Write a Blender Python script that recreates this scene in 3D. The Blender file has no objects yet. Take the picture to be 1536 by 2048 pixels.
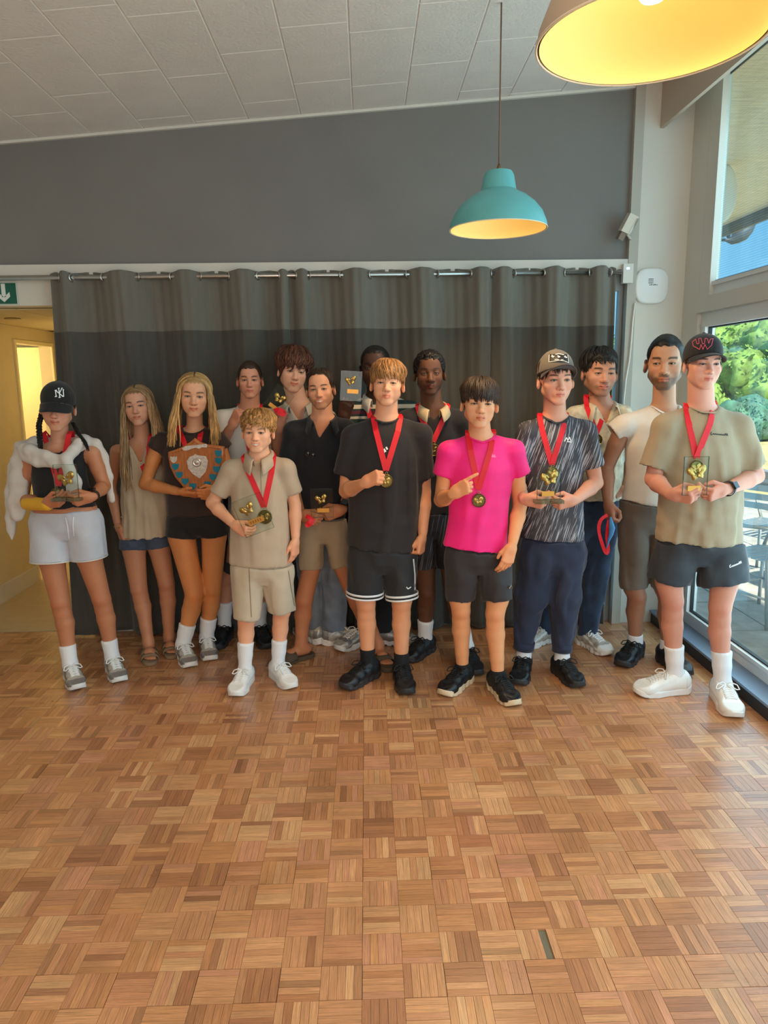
import bpy, math, random
import numpy as np
from mathutils import Vector, Matrix
from mathutils.bvhtree import BVHTree
random.seed(7)
RNG = np.random.default_rng(7)
scene = bpy.context.scene
COL = scene.collection

# ------------------------------------------------------------------ camera
IMG_W, IMG_H = 1536, 2048
FPX, CAM_H = 1430.0, 1.6
PITCH, YAW, ROLL = math.radians(10.46), math.radians(1.3), math.radians(-0.75)
CAM_M = Matrix.Rotation(-YAW, 3, 'Z') @ Matrix.Rotation(math.pi / 2 - PITCH, 3, 'X') @ Matrix.Rotation(ROLL, 3, 'Z')
camd = bpy.data.cameras.new('camera')
camo = bpy.data.objects.new('camera', camd)
COL.objects.link(camo)
camo.matrix_world = Matrix.Translation((0, 0, CAM_H)) @ CAM_M.to_4x4()
camd.sensor_fit = 'VERTICAL'
camd.sensor_height = 36.0
camd.lens = 36.0 * FPX / IMG_H
camd.clip_start = 0.05
camd.clip_end = 300
scene.camera = camo

# ------------------------------------------------------------------ world, lights, exposure
scene.view_settings.view_transform = 'Standard'
scene.view_settings.look = 'None'
scene.view_settings.gamma = 1.0
scene.view_settings.use_curve_mapping = False
scene.view_settings.exposure = 0.15
world = bpy.data.worlds.new('sky')
scene.world = world
world.use_nodes = True
wn = world.node_tree.nodes
wl = world.node_tree.links
bg = wn['Background']
tc = wn.new('ShaderNodeTexCoord')
sep = wn.new('ShaderNodeSeparateXYZ')
ramp = wn.new('ShaderNodeValToRGB')
ramp.color_ramp.elements[0].position = 0.0
ramp.color_ramp.elements[0].color = (0.30, 0.66, 0.92, 1)
ramp.color_ramp.elements[1].position = 0.6
ramp.color_ramp.elements[1].color = (0.09, 0.42, 0.86, 1)
wl.new(tc.outputs['Generated'], sep.inputs[0])
wl.new(sep.outputs['Z'], ramp.inputs[0])
wl.new(ramp.outputs[0], bg.inputs['Color'])
bg.inputs['Strength'].default_value = 1.0


def area_light(name, loc, rot, sx, sy, power, color):
    l = bpy.data.lights.new(name, 'AREA')
    l.shape = 'RECTANGLE'
    l.size, l.size_y = sx, sy
    l.energy = power
    l.color = color
    o = bpy.data.objects.new(name, l)
    COL.objects.link(o)
    o.location = loc
    o.rotation_euler = rot
    return o


# daylight through the long window wall on the right and through the glazed end behind the camera
area_light('window_daylight', (2.1, 1.7, 1.6), (0, math.radians(90), 0), 2.8, 4.9, 98, (0.57, 0.85, 1.0))
area_light('end_window_daylight', (0.5, -2.7, 1.9), (math.radians(80), 0, 0), 2.8, 2.0, 56, (1.0, 0.96, 0.90))
# warm light added for an unseen pendant assumed behind the camera
pr_ = bpy.data.lights.new('unseen_pendant_light', 'POINT')
pr_.energy = 15
pr_.color = (1.0, 0.74, 0.46)
pr_.shadow_soft_size = 0.18
po_ = bpy.data.objects.new('unseen_pendant_light', pr_)
COL.objects.link(po_)
po_.location = (0.3, -0.4, 2.4)
sun = bpy.data.lights.new('sun', 'SUN')
sun.energy = 7.0
sun.angle = 0.02
sun.color = (1.0, 0.94, 0.82)
suno = bpy.data.objects.new('sun', sun)
COL.objects.link(suno)
suno.rotation_euler = (math.radians(35), math.radians(22), 0)


def ray(px, py):
    return CAM_M @ Vector(((px - IMG_W / 2) / FPX, -(py - IMG_H / 2) / FPX, -1.0))


def at(px, py, Y):
    """World point at depth Y on the sight line of a pixel of the 1536x2048 photograph."""
    d = ray(px, py)
    return Vector((0, 0, CAM_H)) + d * (Y / d.y)


def on_z(px, py, z=0.0):
    d = ray(px, py)
    return Vector((0, 0, CAM_H)) + d * ((z - CAM_H) / d.z)


def proj(p):
    q = CAM_M.transposed() @ (Vector(p) - Vector((0, 0, CAM_H)))
    return IMG_W / 2 - FPX * q.x / q.z, IMG_H / 2 + FPX * q.y / q.z


# ------------------------------------------------------------------ materials
MATS = {}


def srgb(r, g, b):
    f = lambda c: (c / 12.92 if c <= 0.04045 else ((c + 0.055) / 1.055) ** 2.4)
    return (f(r / 255), f(g / 255), f(b / 255))


def mat(name, color=(0.5, 0.5, 0.5), rough=0.6, metal=0.0, noise=0.0, nscale=8.0, stretch=(1, 1, 1), bump=0.0,
        bscale=60.0, bstretch=(1, 1, 1), bdist=0.004, emit=None, estr=0.0, spec=0.5, attr=None, sheen=0.0, coat=0.0):
    """Principled material; noise varies the value, bump gives fine relief, attr takes colour from a mesh attribute."""
    if name in MATS:
        return MATS[name]
    m = bpy.data.materials.new(name)
    m.use_nodes = True
    nt = m.node_tree
    N, L = nt.nodes, nt.links
    b = N['Principled BSDF']
    b.inputs['Roughness'].default_value = rough
    b.inputs['Metallic'].default_value = metal
    b.inputs['Specular IOR Level'].default_value = spec
    b.inputs['Base Color'].default_value = (*color, 1)
    if sheen:
        b.inputs['Sheen Weight'].default_value = sheen
    if coat:
        b.inputs['Coat Weight'].default_value = coat
    src = None
    if attr:
        a = N.new('ShaderNodeAttribute')
        a.attribute_name = attr
        src = a.outputs['Color']
    tcn = N.new('ShaderNodeTexCoord')
    if noise:
        mp = N.new('ShaderNodeMapping')
        mp.inputs['Scale'].default_value = stretch
        L.new(tcn.outputs['Object'], mp.inputs[0])
        t = N.new('ShaderNodeTexNoise')
        t.inputs['Scale'].default_value = nscale
        t.inputs['Detail'].default_value = 5
        L.new(mp.outputs[0], t.inputs['Vector'])
        mr = N.new('ShaderNodeMapRange')
        mr.inputs['To Min'].default_value = 1 - noise
        mr.inputs['To Max'].default_value = 1 + noise
        mr.inputs['From Min'].default_value = 0.3
        mr.inputs['From Max'].default_value = 0.7
        L.new(t.outputs[0], mr.inputs[0])
        mx = N.new('ShaderNodeVectorMath')
        mx.operation = 'MULTIPLY'
        if src is not None:
            L.new(src, mx.inputs[0])
        else:
            mx.inputs[0].default_value = color
        L.new(mr.outputs[0], mx.inputs[1])
        src = mx.outputs[0]
    if src is not None:
        L.new(src, b.inputs['Base Color'])
    if bump:
        mp2 = N.new('ShaderNodeMapping')
        mp2.inputs['Scale'].default_value = bstretch
        L.new(tcn.outputs['Object'], mp2.inputs[0])
        t2 = N.new('ShaderNodeTexNoise')
        t2.inputs['Scale'].default_value = bscale
        t2.inputs['Detail'].default_value = 4
        L.new(mp2.outputs[0], t2.inputs['Vector'])
        bp = N.new('ShaderNodeBump')
        bp.inputs['Strength'].default_value = bump
        bp.inputs['Distance'].default_value = bdist
        L.new(t2.outputs[0], bp.inputs['Height'])
        L.new(bp.outputs[0], b.inputs['Normal'])
    if emit:
        b.inputs['Emission Color'].default_value = (*emit, 1)
        b.inputs['Emission Strength'].default_value = estr
    MATS[name] = m
    return m


def glass_mat(name, tint=(0.95, 1, 0.98), gloss=0.12, rough=0.02):
    if name in MATS:
        return MATS[name]
    m = bpy.data.materials.new(name)
    m.use_nodes = True
    nt = m.node_tree
    N, L = nt.nodes, nt.links
    N.remove(N['Principled BSDF'])
    out = N['Material Output']
    tr = N.new('ShaderNodeBsdfTransparent')
    tr.inputs[0].default_value = (*tint, 1)
    gl = N.new('ShaderNodeBsdfGlossy')
    gl.inputs['Roughness'].default_value = rough
    lw = N.new('ShaderNodeLayerWeight')
    lw.inputs[0].default_value = 0.25
    mr = N.new('ShaderNodeMapRange')
    mr.inputs['To Min'].default_value = gloss * 0.35
    mr.inputs['To Max'].default_value = min(1, gloss * 5)
    L.new(lw.outputs['Fresnel'], mr.inputs[0])
    mx = N.new('ShaderNodeMixShader')
    L.new(mr.outputs[0], mx.inputs[0])
    L.new(tr.outputs[0], mx.inputs[1])
    L.new(gl.outputs[0], mx.inputs[2])
    L.new(mx.outputs[0], out.inputs[0])
    MATS[name] = m
    return m


# ------------------------------------------------------------------ mesh helpers
def new_obj(name, verts, faces, material, parent=None, smooth=False, loc=None, cols=None):
    me = bpy.data.meshes.new(name)
    if isinstance(verts, np.ndarray):
        verts = np.asarray(verts, dtype=np.float64)
        if isinstance(faces, np.ndarray):
            nf, k = faces.shape
            me.vertices.add(len(verts))
            me.vertices.foreach_set('co', verts.ravel())
            me.loops.add(nf * k)
            me.loops.foreach_set('vertex_index', faces.ravel().astype(np.int32))
            me.polygons.add(nf)
            me.polygons.foreach_set('loop_start', np.arange(0, nf * k, k, dtype=np.int32))
            me.update(calc_edges=True)
        else:
            me.from_pydata([tuple(v) for v in verts], [], faces)
    else:
        me.from_pydata([tuple(v) for v in verts], [], faces)
    me.validate()
    me.update()
    if smooth:
        me.polygons.foreach_set('use_smooth', np.ones(len(me.polygons), dtype=bool))
    if cols is not None:
        a = me.color_attributes.new('col', 'FLOAT_COLOR', 'POINT')
        c = np.ones((len(me.vertices), 4))
        c[:, :3] = cols
        a.data.foreach_set('color', c.ravel())
    if isinstance(material, (list, tuple)):
        for mm in material:
            me.materials.append(mm)
    elif material is not None:
        me.materials.append(material)
    o = bpy.data.objects.new(name, me)
    COL.objects.link(o)
    if parent is not None:
        o.parent = parent
    if loc is not None:
        o.location = loc
    return o


def empty(name, loc, rz=0.0):
    o = bpy.data.objects.new(name, None)
    o.empty_display_size = 0.1
    COL.objects.link(o)
    o.location = loc
    o.rotation_euler = (0, 0, rz)
    return o


def tag(o, label=None, cat=None, group=None, kind=None):
    if label:
        o['label'] = label
    if cat:
        o['category'] = cat
    if group:
        o['group'] = group
    if kind:
        o['kind'] = kind
    return o


class MB:
    """Collects boxes, tubes, lathes and sheets into one mesh."""

    def __init__(s):
        s.v, s.f = [], []

    def quadgrid(s, P, close_u=False):
        n, m = len(P), len(P[0])
        b = len(s.v)
        for r in P:
            s.v += [tuple(p) for p in r]
        for i in range(n if close_u else n - 1):
            for j in range(m - 1):
                i2 = (i + 1) % n
                s.f.append((b + i * m + j, b + i2 * m + j, b + i2 * m + j + 1, b + i * m + j + 1))
        return s

    def box(s, lo, hi, M=None):
        x0, y0, z0 = lo
        x1, y1, z1 = hi
        c = [(x0, y0, z0), (x1, y0, z0), (x1, y1, z0), (x0, y1, z0), (x0, y0, z1), (x1, y0, z1), (x1, y1, z1), (x0, y1, z1)]
        if M is not None:
            c = [tuple(M @ Vector(p)) for p in c]
        b = len(s.v)
        s.v += c
        s.f += [tuple(b + i for i in q) for q in ((0, 3, 2, 1), (4, 5, 6, 7), (0, 1, 5, 4), (1, 2, 6, 5), (2, 3, 7, 6), (3, 0, 4, 7))]
        return s

    def hexa(s, c):
        b = len(s.v)
        s.v += [tuple(p) for p in c]
        s.f += [tuple(b + i for i in q) for q in ((0, 3, 2, 1), (4, 5, 6, 7), (0, 1, 5, 4), (1, 2, 6, 5), (2, 3, 7, 6), (3, 0, 4, 7))]
        return s

    def prism(s, pts, d):
        """Extrude a planar polygon by vector d."""
        b, n = len(s.v), len(pts)
        d = Vector(d)
        s.v += [tuple(p) for p in pts] + [tuple(Vector(p) + d) for p in pts]
        s.f.append(tuple(b + i for i in range(n - 1, -1, -1)))
        s.f.append(tuple(b + n + i for i in range(n)))
        for i in range(n):
            j = (i + 1) % n
            s.f.append((b + i, b + j, b + n + j, b + n + i))
        return s

    def tube(s, pts, r, n=8, cap=True, flat=None):
        pts = [Vector(p) for p in pts]
        rs = r if isinstance(r, (list, tuple, np.ndarray)) else [r] * len(pts)
        t0 = (pts[1] - pts[0]).normalized()
        up = Vector((0, 0, 1)) if abs(t0.z) < 0.9 else Vector((1, 0, 0))
        nrm = (up - t0 * up.dot(t0)).normalized()
        b = len(s.v)
        for i, p in enumerate(pts):
            if i == 0:
                t = t0
            elif i == len(pts) - 1:
                t = (pts[i] - pts[i - 1]).normalized()
            else:
                t = (pts[i + 1] - pts[i - 1]).normalized()
            nrm = nrm - t * nrm.dot(t)
            if nrm.length < 1e-6:
                nrm = t.orthogonal()
            nrm.normalize()
            bn = t.cross(nrm)
            for k in range(n):
                a = 2 * math.pi * k / n
                s.v.append(tuple(p + (nrm * math.cos(a) + bn * math.sin(a)) * rs[i]))
        for i in range(len(pts) - 1):
            for k in range(n):
                k2 = (k + 1) % n
                s.f.append((b + i * n + k, b + i * n + k2, b + (i + 1) * n + k2, b + (i + 1) * n + k))
        if cap:
            s.f.append(tuple(b + k for k in range(n - 1, -1, -1)))
            e = b + (len(pts) - 1) * n
            s.f.append(tuple(e + k for k in range(n)))
        return s

    def lathe(s, prof, c=(0, 0, 0), n=32, axis='Z', closed=False):
        b = len(s.v)
        m = len(prof)
        for k in range(n):
            a = 2 * math.pi * k / n
            ca, sa = math.cos(a), math.sin(a)
            for r, h in prof:
                if axis == 'Z':
                    p = (c[0] + r * ca, c[1] + r * sa, c[2] + h)
                elif axis == 'Y':
                    p = (c[0] + r * ca, c[1] + h, c[2] + r * sa)
                else:
                    p = (c[0] + h, c[1] + r * ca, c[2] + r * sa)
                s.v.append(p)
        for k in range(n):
            k2 = (k + 1) % n
            for i in range(m if closed else m - 1):
                i2 = (i + 1) % m
                s.f.append((b + k * m + i, b + k2 * m + i, b + k2 * m + i2, b + k * m + i2))
        return s

    def build(s, name, material, parent=None, smooth=False, loc=None):
        o = new_obj(name, s.v, s.f, material, parent, smooth, loc)
        if smooth == 'auto':
            o.data.set_sharp_from_angle(angle=math.radians(35))
        return o


def link_copy(src, name=None, parent=None):
    o = src.copy()
    COL.objects.link(o)
    if parent is not None:
        o.parent = parent
    return o

# ================================================================== the room
YW, XW = 4.5, 1.95
ceil_z = lambda x: 3.139 + 0.0768 * x
M_white = mat('white_paint', srgb(214, 210, 200), 0.55, noise=0.03, nscale=3)
M_grey = mat('grey_wall_paint', srgb(122, 119, 115), 0.8, noise=0.05, nscale=2.5, bump=0.08, bscale=180)
M_dark = mat('black_skirting', srgb(34, 38, 42), 0.45, noise=0.08)
M_sill = mat('blue_grey_sill', srgb(120, 140, 165), 0.35, noise=0.06)
M_frame = mat('white_window_frame', srgb(225, 228, 226), 0.35)
M_gasket = mat('black_gasket', (0.012, 0.014, 0.016), 0.6)
M_glass = glass_mat('window_glass', (0.97, 1, 0.99), 0.03)
M_chrome = mat('brushed_steel', (0.55, 0.53, 0.50), 0.28, 1.0)

# ---- floor: mosaic parquet, five fingers to a square
TILE = 0.1125
X_SEAM = -0.038
M_base = mat('parquet_base', srgb(128, 86, 56), 0.7)
fl_o = MB().box((-3.3, -3.0, -0.06), (1.9, 4.56, -0.006)).build('floor', M_base)
tag(fl_o, kind='structure')


def wood_material():
    m = bpy.data.materials.new('parquet_wood')
    m.use_nodes = True
    N, L = m.node_tree.nodes, m.node_tree.links
    b = N['Principled BSDF']
    a = N.new('ShaderNodeAttribute')
    a.attribute_name = 'col'
    uv = N.new('ShaderNodeAttribute')
    uv.attribute_name = 'grain'
    mp = N.new('ShaderNodeMapping')
    mp.inputs['Scale'].default_value = (12, 330, 1)
    L.new(uv.outputs['Vector'], mp.inputs[0])
    t = N.new('ShaderNodeTexNoise')
    t.inputs['Scale'].default_value = 1.0
    t.inputs['Detail'].default_value = 6
    t.inputs['Roughness'].default_value = 0.62
    L.new(mp.outputs[0], t.inputs['Vector'])
    mr = N.new('ShaderNodeMapRange')
    mr.inputs['From Min'].default_value = 0.3
    mr.inputs['From Max'].default_value = 0.72
    mr.inputs['To Min'].default_value = 0.62
    mr.inputs['To Max'].default_value = 1.24
    L.new(t.outputs[0], mr.inputs[0])
    tcn = N.new('ShaderNodeTexCoord')
    big = N.new('ShaderNodeTexNoise')
    big.inputs['Scale'].default_value = 2.2
    big.inputs['Detail'].default_value = 7
    big.inputs['Roughness'].default_value = 0.7
    geo = N.new('ShaderNodeNewGeometry')
    L.new(geo.outputs['Position'], big.inputs['Vector'])
    mr2 = N.new('ShaderNodeMapRange')
    mr2.inputs['From Min'].default_value = 0.3
    mr2.inputs['From Max'].default_value = 0.7
    mr2.inputs['To Min'].default_value = 0.78
    mr2.inputs['To Max'].default_value = 1.12
    L.new(big.outputs[0], mr2.inputs[0])
    m1 = N.new('ShaderNodeVectorMath')
    m1.operation = 'MULTIPLY'
    L.new(a.outputs['Color'], m1.inputs[0])
    L.new(mr.outputs[0], m1.inputs[1])
    m2 = N.new('ShaderNodeVectorMath')
    m2.operation = 'MULTIPLY'
    L.new(m1.outputs[0], m2.inputs[0])
    L.new(mr2.outputs[0], m2.inputs[1])
    L.new(m2.outputs[0], b.inputs['Base Color'])
    mr3 = N.new('ShaderNodeMapRange')
    mr3.inputs['From Min'].default_value = 0.3
    mr3.inputs['From Max'].default_value = 0.7
    mr3.inputs['To Min'].default_value = 0.24
    mr3.inputs['To Max'].default_value = 0.46
    L.new(big.outputs[0], mr3.inputs[0])
    L.new(mr3.outputs[0], b.inputs['Roughness'])
    b.inputs['Coat Weight'].default_value = 0.55
    b.inputs['Coat Roughness'].default_value = 0.26
    bp = N.new('ShaderNodeBump')
    bp.inputs['Strength'].default_value = 0.25
    bp.inputs['Distance'].default_value = 0.0008
    L.new(t.outputs[0], bp.inputs['Height'])
    L.new(bp.outputs[0], b.inputs['Normal'])
    return m


M_wood = wood_material()
WOODS = [srgb(*c) for c in ((207, 149, 101), (201, 142, 94), (213, 157, 110), (193, 134, 90), (205, 147, 103), (217, 165, 117),
                            (187, 128, 86), (201, 141, 100), (209, 151, 105), (175, 119, 82), (205, 145, 108))]


def strip_geom(x0, x1, y0, y1, along_x, z1, rnd):
    g, c = 0.00012, 0.0003
    x0 += g
    x1 -= g
    y0 += g
    y1 -= g
    v = [(x0, y0, -0.008), (x1, y0, -0.008), (x1, y1, -0.008), (x0, y1, -0.008),
         (x0 + c, y0 + c, z1), (x1 - c, y0 + c, z1), (x1 - c, y1 - c, z1), (x0 + c, y1 - c, z1)]
    f = [(4, 5, 6, 7), (0, 1, 5, 4), (1, 2, 6, 5), (2, 3, 7, 6), (3, 0, 4, 7)]
    o1, o2 = rnd.uniform(0, 50), rnd.uniform(0, 50)
    gr = [((p[0] + o1, p[1] + o2, 0) if along_x else (p[1] + o1, p[0] + o2, 0)) for p in v]
    return v, f, gr


rf = random.Random(11)
strips = []
HOLE = on_z(1083, 1878)
i0, i1 = math.floor((-3.2 - X_SEAM) / TILE), math.floor((1.86 - X_SEAM) / TILE)
Y_SEAM = 1.6165
j0, j1 = math.floor((1.0 - Y_SEAM) / TILE), math.floor((4.54 - Y_SEAM) / TILE)
hole_best = None
for i in range(i0, i1 + 1):
    for j in range(j0, j1 + 1):
        tx, ty = X_SEAM + i * TILE, Y_SEAM + j * TILE
        along_x = (i + j) % 2 == 0
        base = rf.choice(WOODS)
        gap = 0.0011 if (i % 4 == 0 or j % 4 == 0) else 0.0
        for k in range(5):
            w = TILE / 5
            c = base if rf.random() < 0.66 else rf.choice(WOODS)
            q = rf.uniform(0.9, 1.1) * (0.74 if rf.random() < 0.06 else 1.0)
            c = tuple(ch * q for ch in c)
            if along_x:
                r = (tx + gap, min(tx + TILE, 1.86), ty + k * w, ty + (k + 1) * w)
            else:
                r = (tx + k * w, min(tx + (k + 1) * w, 1.86), ty + gap, ty + TILE)
            if r[1] - r[0] < 0.004:
                continue
            z1 = rf.uniform(-0.0006, 0.0)
            cx, cy = (r[0] + r[1]) / 2, (r[2] + r[3]) / 2
            px, py = proj((cx, cy, 0))
            strips.append([r, along_x, z1, c, cx, cy, 0 <= px <= IMG_W and 0 <= py <= IMG_H])
hole = min((s for s in strips if not s[1]), key=lambda s: (s[4] - HOLE.x) ** 2 + (s[5] - HOLE.y) ** 2)
hole[2] = -0.0055
hole[3] = srgb(112, 112, 96)
near = sorted([s for s in strips if s[6]], key=lambda s: s[5] ** 2 + s[4] ** 2)[:300]
near_ids = set(id(s) for s in near)


def strip_mesh_attrs(me, cols, grs):
    a = me.color_attributes.new('col', 'FLOAT_COLOR', 'POINT')
    a.data.foreach_set('color', np.array([(*c, 1.0) for c in cols], dtype=np.float32).ravel())
    g = me.attributes.new('grain', 'FLOAT_VECTOR', 'POINT')
    g.data.foreach_set('vector', np.array(grs, dtype=np.float32).ravel())


SV, SF, SC, SG = [], [], [], []
for s in strips:
    r, ax, z1, c, cx, cy, vis = s
    v, f, gr = strip_geom(*r, ax, z1, rf)
    if id(s) in near_ids:
        o = new_obj('wood_strip', [(p[0] - cx, p[1] - cy, p[2]) for p in v], f, M_wood, fl_o, loc=(cx, cy, 0))
        strip_mesh_attrs(o.data, [c] * 8, gr)
    else:
        b = len(SV)
        SV += v
        SF += [tuple(b + q for q in fc) for fc in f]
        SC += [c] * 8
        SG += gr
o = new_obj('parquet_strips', SV, SF, M_wood, fl_o)
strip_mesh_attrs(o.data, SC, SG)
tag(o, kind='stuff')
near_slab = MB().box((-3.3, -3.0, -0.006), (1.9, 1.0, -0.0005)).build('parquet_beyond_frame', mat('parquet_plain', srgb(182, 122, 80), 0.4, noise=0.15, nscale=20), fl_o)

# ---- ceiling of pressed tiles, sloping up to the window side
M_tile = mat('ceiling_tile_paint', srgb(226, 218, 210), 0.85, noise=0.03, nscale=6, bump=0.5, bscale=70, bdist=0.006)
M_tileb = mat('ceiling_backing', srgb(238, 232, 224), 0.85)
cl = MB()
cl.hexa([(-3.3, -3, ceil_z(-3.3) + 0.003), (2.07, -3, ceil_z(2.07) + 0.003), (2.07, 4.62, ceil_z(2.07) + 0.003), (-3.3, 4.62, ceil_z(-3.3) + 0.003),
         (-3.3, -3, ceil_z(-3.3) + 0.15), (2.07, -3, ceil_z(2.07) + 0.15), (2.07, 4.62, ceil_z(2.07) + 0.15), (-3.3, 4.62, ceil_z(-3.3) + 0.15)])
cl_o = cl.build('ceiling', M_tileb)
tag(cl_o, kind='structure')
for i in range(-7, 6):
    x0 = -0.049 + 0.301 * i
    off = (0.0 if i % 2 == 0 else 0.3) + 0.1 * ((i * 7) % 3)
    for j in range(-1, 4):
        y0, y1 = 2.35 + off + j * 0.6, 2.35 + off + (j + 1) * 0.6
        y0, y1 = max(y0, 2.3), min(y1, 4.49)
        x1 = min(x0 + 0.301, 1.74)
        if y1 - y0 < 0.03 or x1 - x0 < 0.03:
            continue
        g, c = 0.0022, 0.003
        xa, xb, ya, yb = x0 + g, x1 - g, y0 + g, y1 - g
        P = [(xa, ya, ceil_z(xa) + 0.0028), (xb, ya, ceil_z(xb) + 0.0028), (xb, yb, ceil_z(xb) + 0.0028), (xa, yb, ceil_z(xa) + 0.0028),
             (xa + c, ya + c, ceil_z(xa)), (xb - c, ya + c, ceil_z(xb)), (xb - c, yb - c, ceil_z(xb)), (xa + c, yb - c, ceil_z(xa))]
        P = P[4:] + P[:4]
        MB().hexa(P).build('ceiling_tile', M_tile, cl_o)

# ---- back wall, header, trims
wb = MB()
wb.prism([(-3.3, YW, 2.24), (1.7, YW, 2.24), (1.7, YW, ceil_z(1.7) + 0.05), (-3.3, YW, ceil_z(-3.3) + 0.05)], (0, 0.12, 0))
tag(wb.build('wall_back', M_grey), kind='structure')
tag(MB().box((-3.3, YW - 0.03, 2.238), (1.62, YW - 0.0005, 2.297)).build('trim_1', M_white), kind='structure')
cv = MB()
cv.hexa([(-3.3, YW - 0.022, ceil_z(-3.3) - 0.016), (1.62, YW - 0.022, ceil_z(1.62) - 0.016), (1.62, YW - 0.0005, ceil_z(1.62) - 0.016), (-3.3, YW - 0.0005, ceil_z(-3.3) - 0.016),
         (-3.3, YW - 0.022, ceil_z(-3.3) - 0.001), (1.62, YW - 0.022, ceil_z(1.62) - 0.001), (1.62, YW - 0.0005, ceil_z(1.62) - 0.001), (-3.3, YW - 0.0005, ceil_z(-3.3) - 0.001)])
tag(cv.build('trim_2', M_white), kind='structure')
tag(MB().box((-3.3, YW, 2.066), (-1.7, YW + 0.12, 2.2395)).build('wall_header', M_white), kind='structure')
tag(MB().box((-1.72, YW + 0.02, 0), (1.28, YW + 0.12, 2.2395)).build('wall_behind_curtain', M_white), kind='structure')
tag(MB().box((-1.80, YW, 0), (-1.72, YW + 0.12, 2.066)).build('trim_3', M_white), kind='structure')
# corner: grey-white post and the white wall panel beside the window wall
tag(MB().box((1.592, YW - 0.035, 0), (1.648, YW + 0.10, ceil_z(1.62) - 0.002)).build('trim_4', mat('post_paint', srgb(178, 172, 160), 0.6)), kind='structure')
tag(MB().box((1.6485, YW - 0.012, 0), (2.06, YW + 0.12, 3.29)).build('wall_corner', M_white), kind='structure')
# narrow window seen past the curtain edge
w3 = empty('window_3', (1.44, YW + 0.05, 0))
tag(w3, kind='structure')
f3 = MB()
f3.box((-0.16, -0.02, 0), (0.15, 0.02, 0.10)).box((-0.16, -0.02, 2.12), (0.15, 0.02, 2.2395)).box((-0.16, -0.02, 0.1), (-0.10, 0.02, 2.12)).box((0.125, -0.02, 0.1), (0.15, 0.02, 2.12)).box((-0.1, -0.02, 1.70), (0.125, 0.02, 1.76))
f3.build('window_frame', mat('grey_window_frame', srgb(150, 155, 156), 0.4), w3)
MB().box((-0.1, -0.004, 0.1), (0.125, 0.004, 1.70)).build('pane', M_glass, w3)
MB().box((-0.1, -0.004, 1.76), (0.125, 0.004, 2.12)).build('pane', M_glass, w3)
# roof beam along the windows
tag(MB().box((1.75, -3.0, 3.03), (1.772, YW - 0.013, ceil_z(1.75) - 0.001)).build('trim_5', mat('beam_paint', srgb(196, 178, 158), 0.6)), kind='structure')

# ---- window wall on the right
MB_pl = MB().box((1.86, -3.0, 0), (2.05, YW - 0.013, 0.07))
tag(MB_pl.build('baseboard_right', M_dark), kind='structure')
tag(MB().box((1.85, -3.0, 0.0702), (2.06, YW - 0.013, 0.084)).build('trim_6', M_sill), kind='structure')
tag(MB().box((1.95, 4.28, 0.0845), (2.06, YW - 0.013, 3.285)).build('wall_right', M_white), kind='structure')
tag(MB().box((1.935, -3.0, 1.96), (2.06, 4.28, 2.045)).build('trim_7', M_white), kind='structure')


def window_unit(n, y0, y1, z0, z1, fr, glassm):
    e = empty('window_%d' % n, (2.0, (y0 + y1) / 2, z0))
    tag(e, kind='structure')
    h, L = z1 - z0, (y1 - y0) / 2
    a, b = -0.028, 0.028
    m = MB()
    m.box((a, -L, 0), (b, L, fr)).box((a, -L, h - fr), (b, L, h)).box((a, -L, fr), (b, -L + fr, h - fr)).box((a, L - fr, fr), (b, L, h - fr))
    # inner bead
    k = fr + 0.022
    m.box((a - 0.012, -L + fr * 0.5, fr), (0, L - fr * 0.5, k)).box((a - 0.012, -L + fr * 0.5, h - k), (0, L - fr * 0.5, h - fr))
    m.box((a - 0.012, L - k, k), (0, L - fr * 0.9, h - k)).box((a - 0.012, -L + fr * 0.9, k), (0, -L + k, h - k))
    m.build('window_frame', M_frame, e)
    g = MB()
    t = 0.008
    g.box((-0.02, -L + k, k), (0.0, L - k, k + t)).box((-0.02, -L + k, h - k - t), (0, L - k, h - k))
    g.box((-0.02, L - k - t, k + t), (0, L - k, h - k - t)).box((-0.02, -L + k, k + t), (0, -L + k + t, h - k - t))
    g.build('gasket', M_gasket, e)
    MB().box((-0.012, -L + k + 0.002, k + 0.002), (-0.006, L - k - 0.002, h - k - 0.002)).build('pane', glassm, e)
    return e


def lined_glass():
    m = glass_mat('lined_window_glass', (0.95, 1, 1), 0.04)
    N, L = m.node_tree.nodes, m.node_tree.links
    tcn = N.new('ShaderNodeTexCoord')
    sp = N.new('ShaderNodeSeparateXYZ')
    L.new(tcn.outputs['Object'], sp.inputs[0])
    mu = N.new('ShaderNodeMath')
    mu.operation = 'MULTIPLY'
    mu.inputs[1].default_value = 2 * math.pi / 0.0125
    L.new(sp.outputs['Z'], mu.inputs[0])
    si = N.new('ShaderNodeMath')
    si.operation = 'SINE'
    L.new(mu.outputs[0], si.inputs[0])
    mr = N.new('ShaderNodeMapRange')
    mr.inputs['From Min'].default_value = -1
    mr.inputs['From Max'].default_value = 1
    mr.inputs['To Min'].default_value = 0.0
    mr.inputs['To Max'].default_value = 0.10
    L.new(si.outputs[0], mr.inputs[0])
    df = N.new('ShaderNodeBsdfTransparent')
    df.inputs[0].default_value = (0.60, 0.82, 0.92, 1)
    out = N['Material Output']
    prev = out.inputs[0].links[0].from_socket
    mx = N.new('ShaderNodeMixShader')
    mr.inputs['To Max'].default_value = 0.5
    L.new(mr.outputs[0], mx.inputs[0])
    L.new(prev, mx.inputs[1])
    L.new(df.outputs[0], mx.inputs[2])
    L.new(mx.outputs[0], out.inputs[0])
    return m


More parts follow.
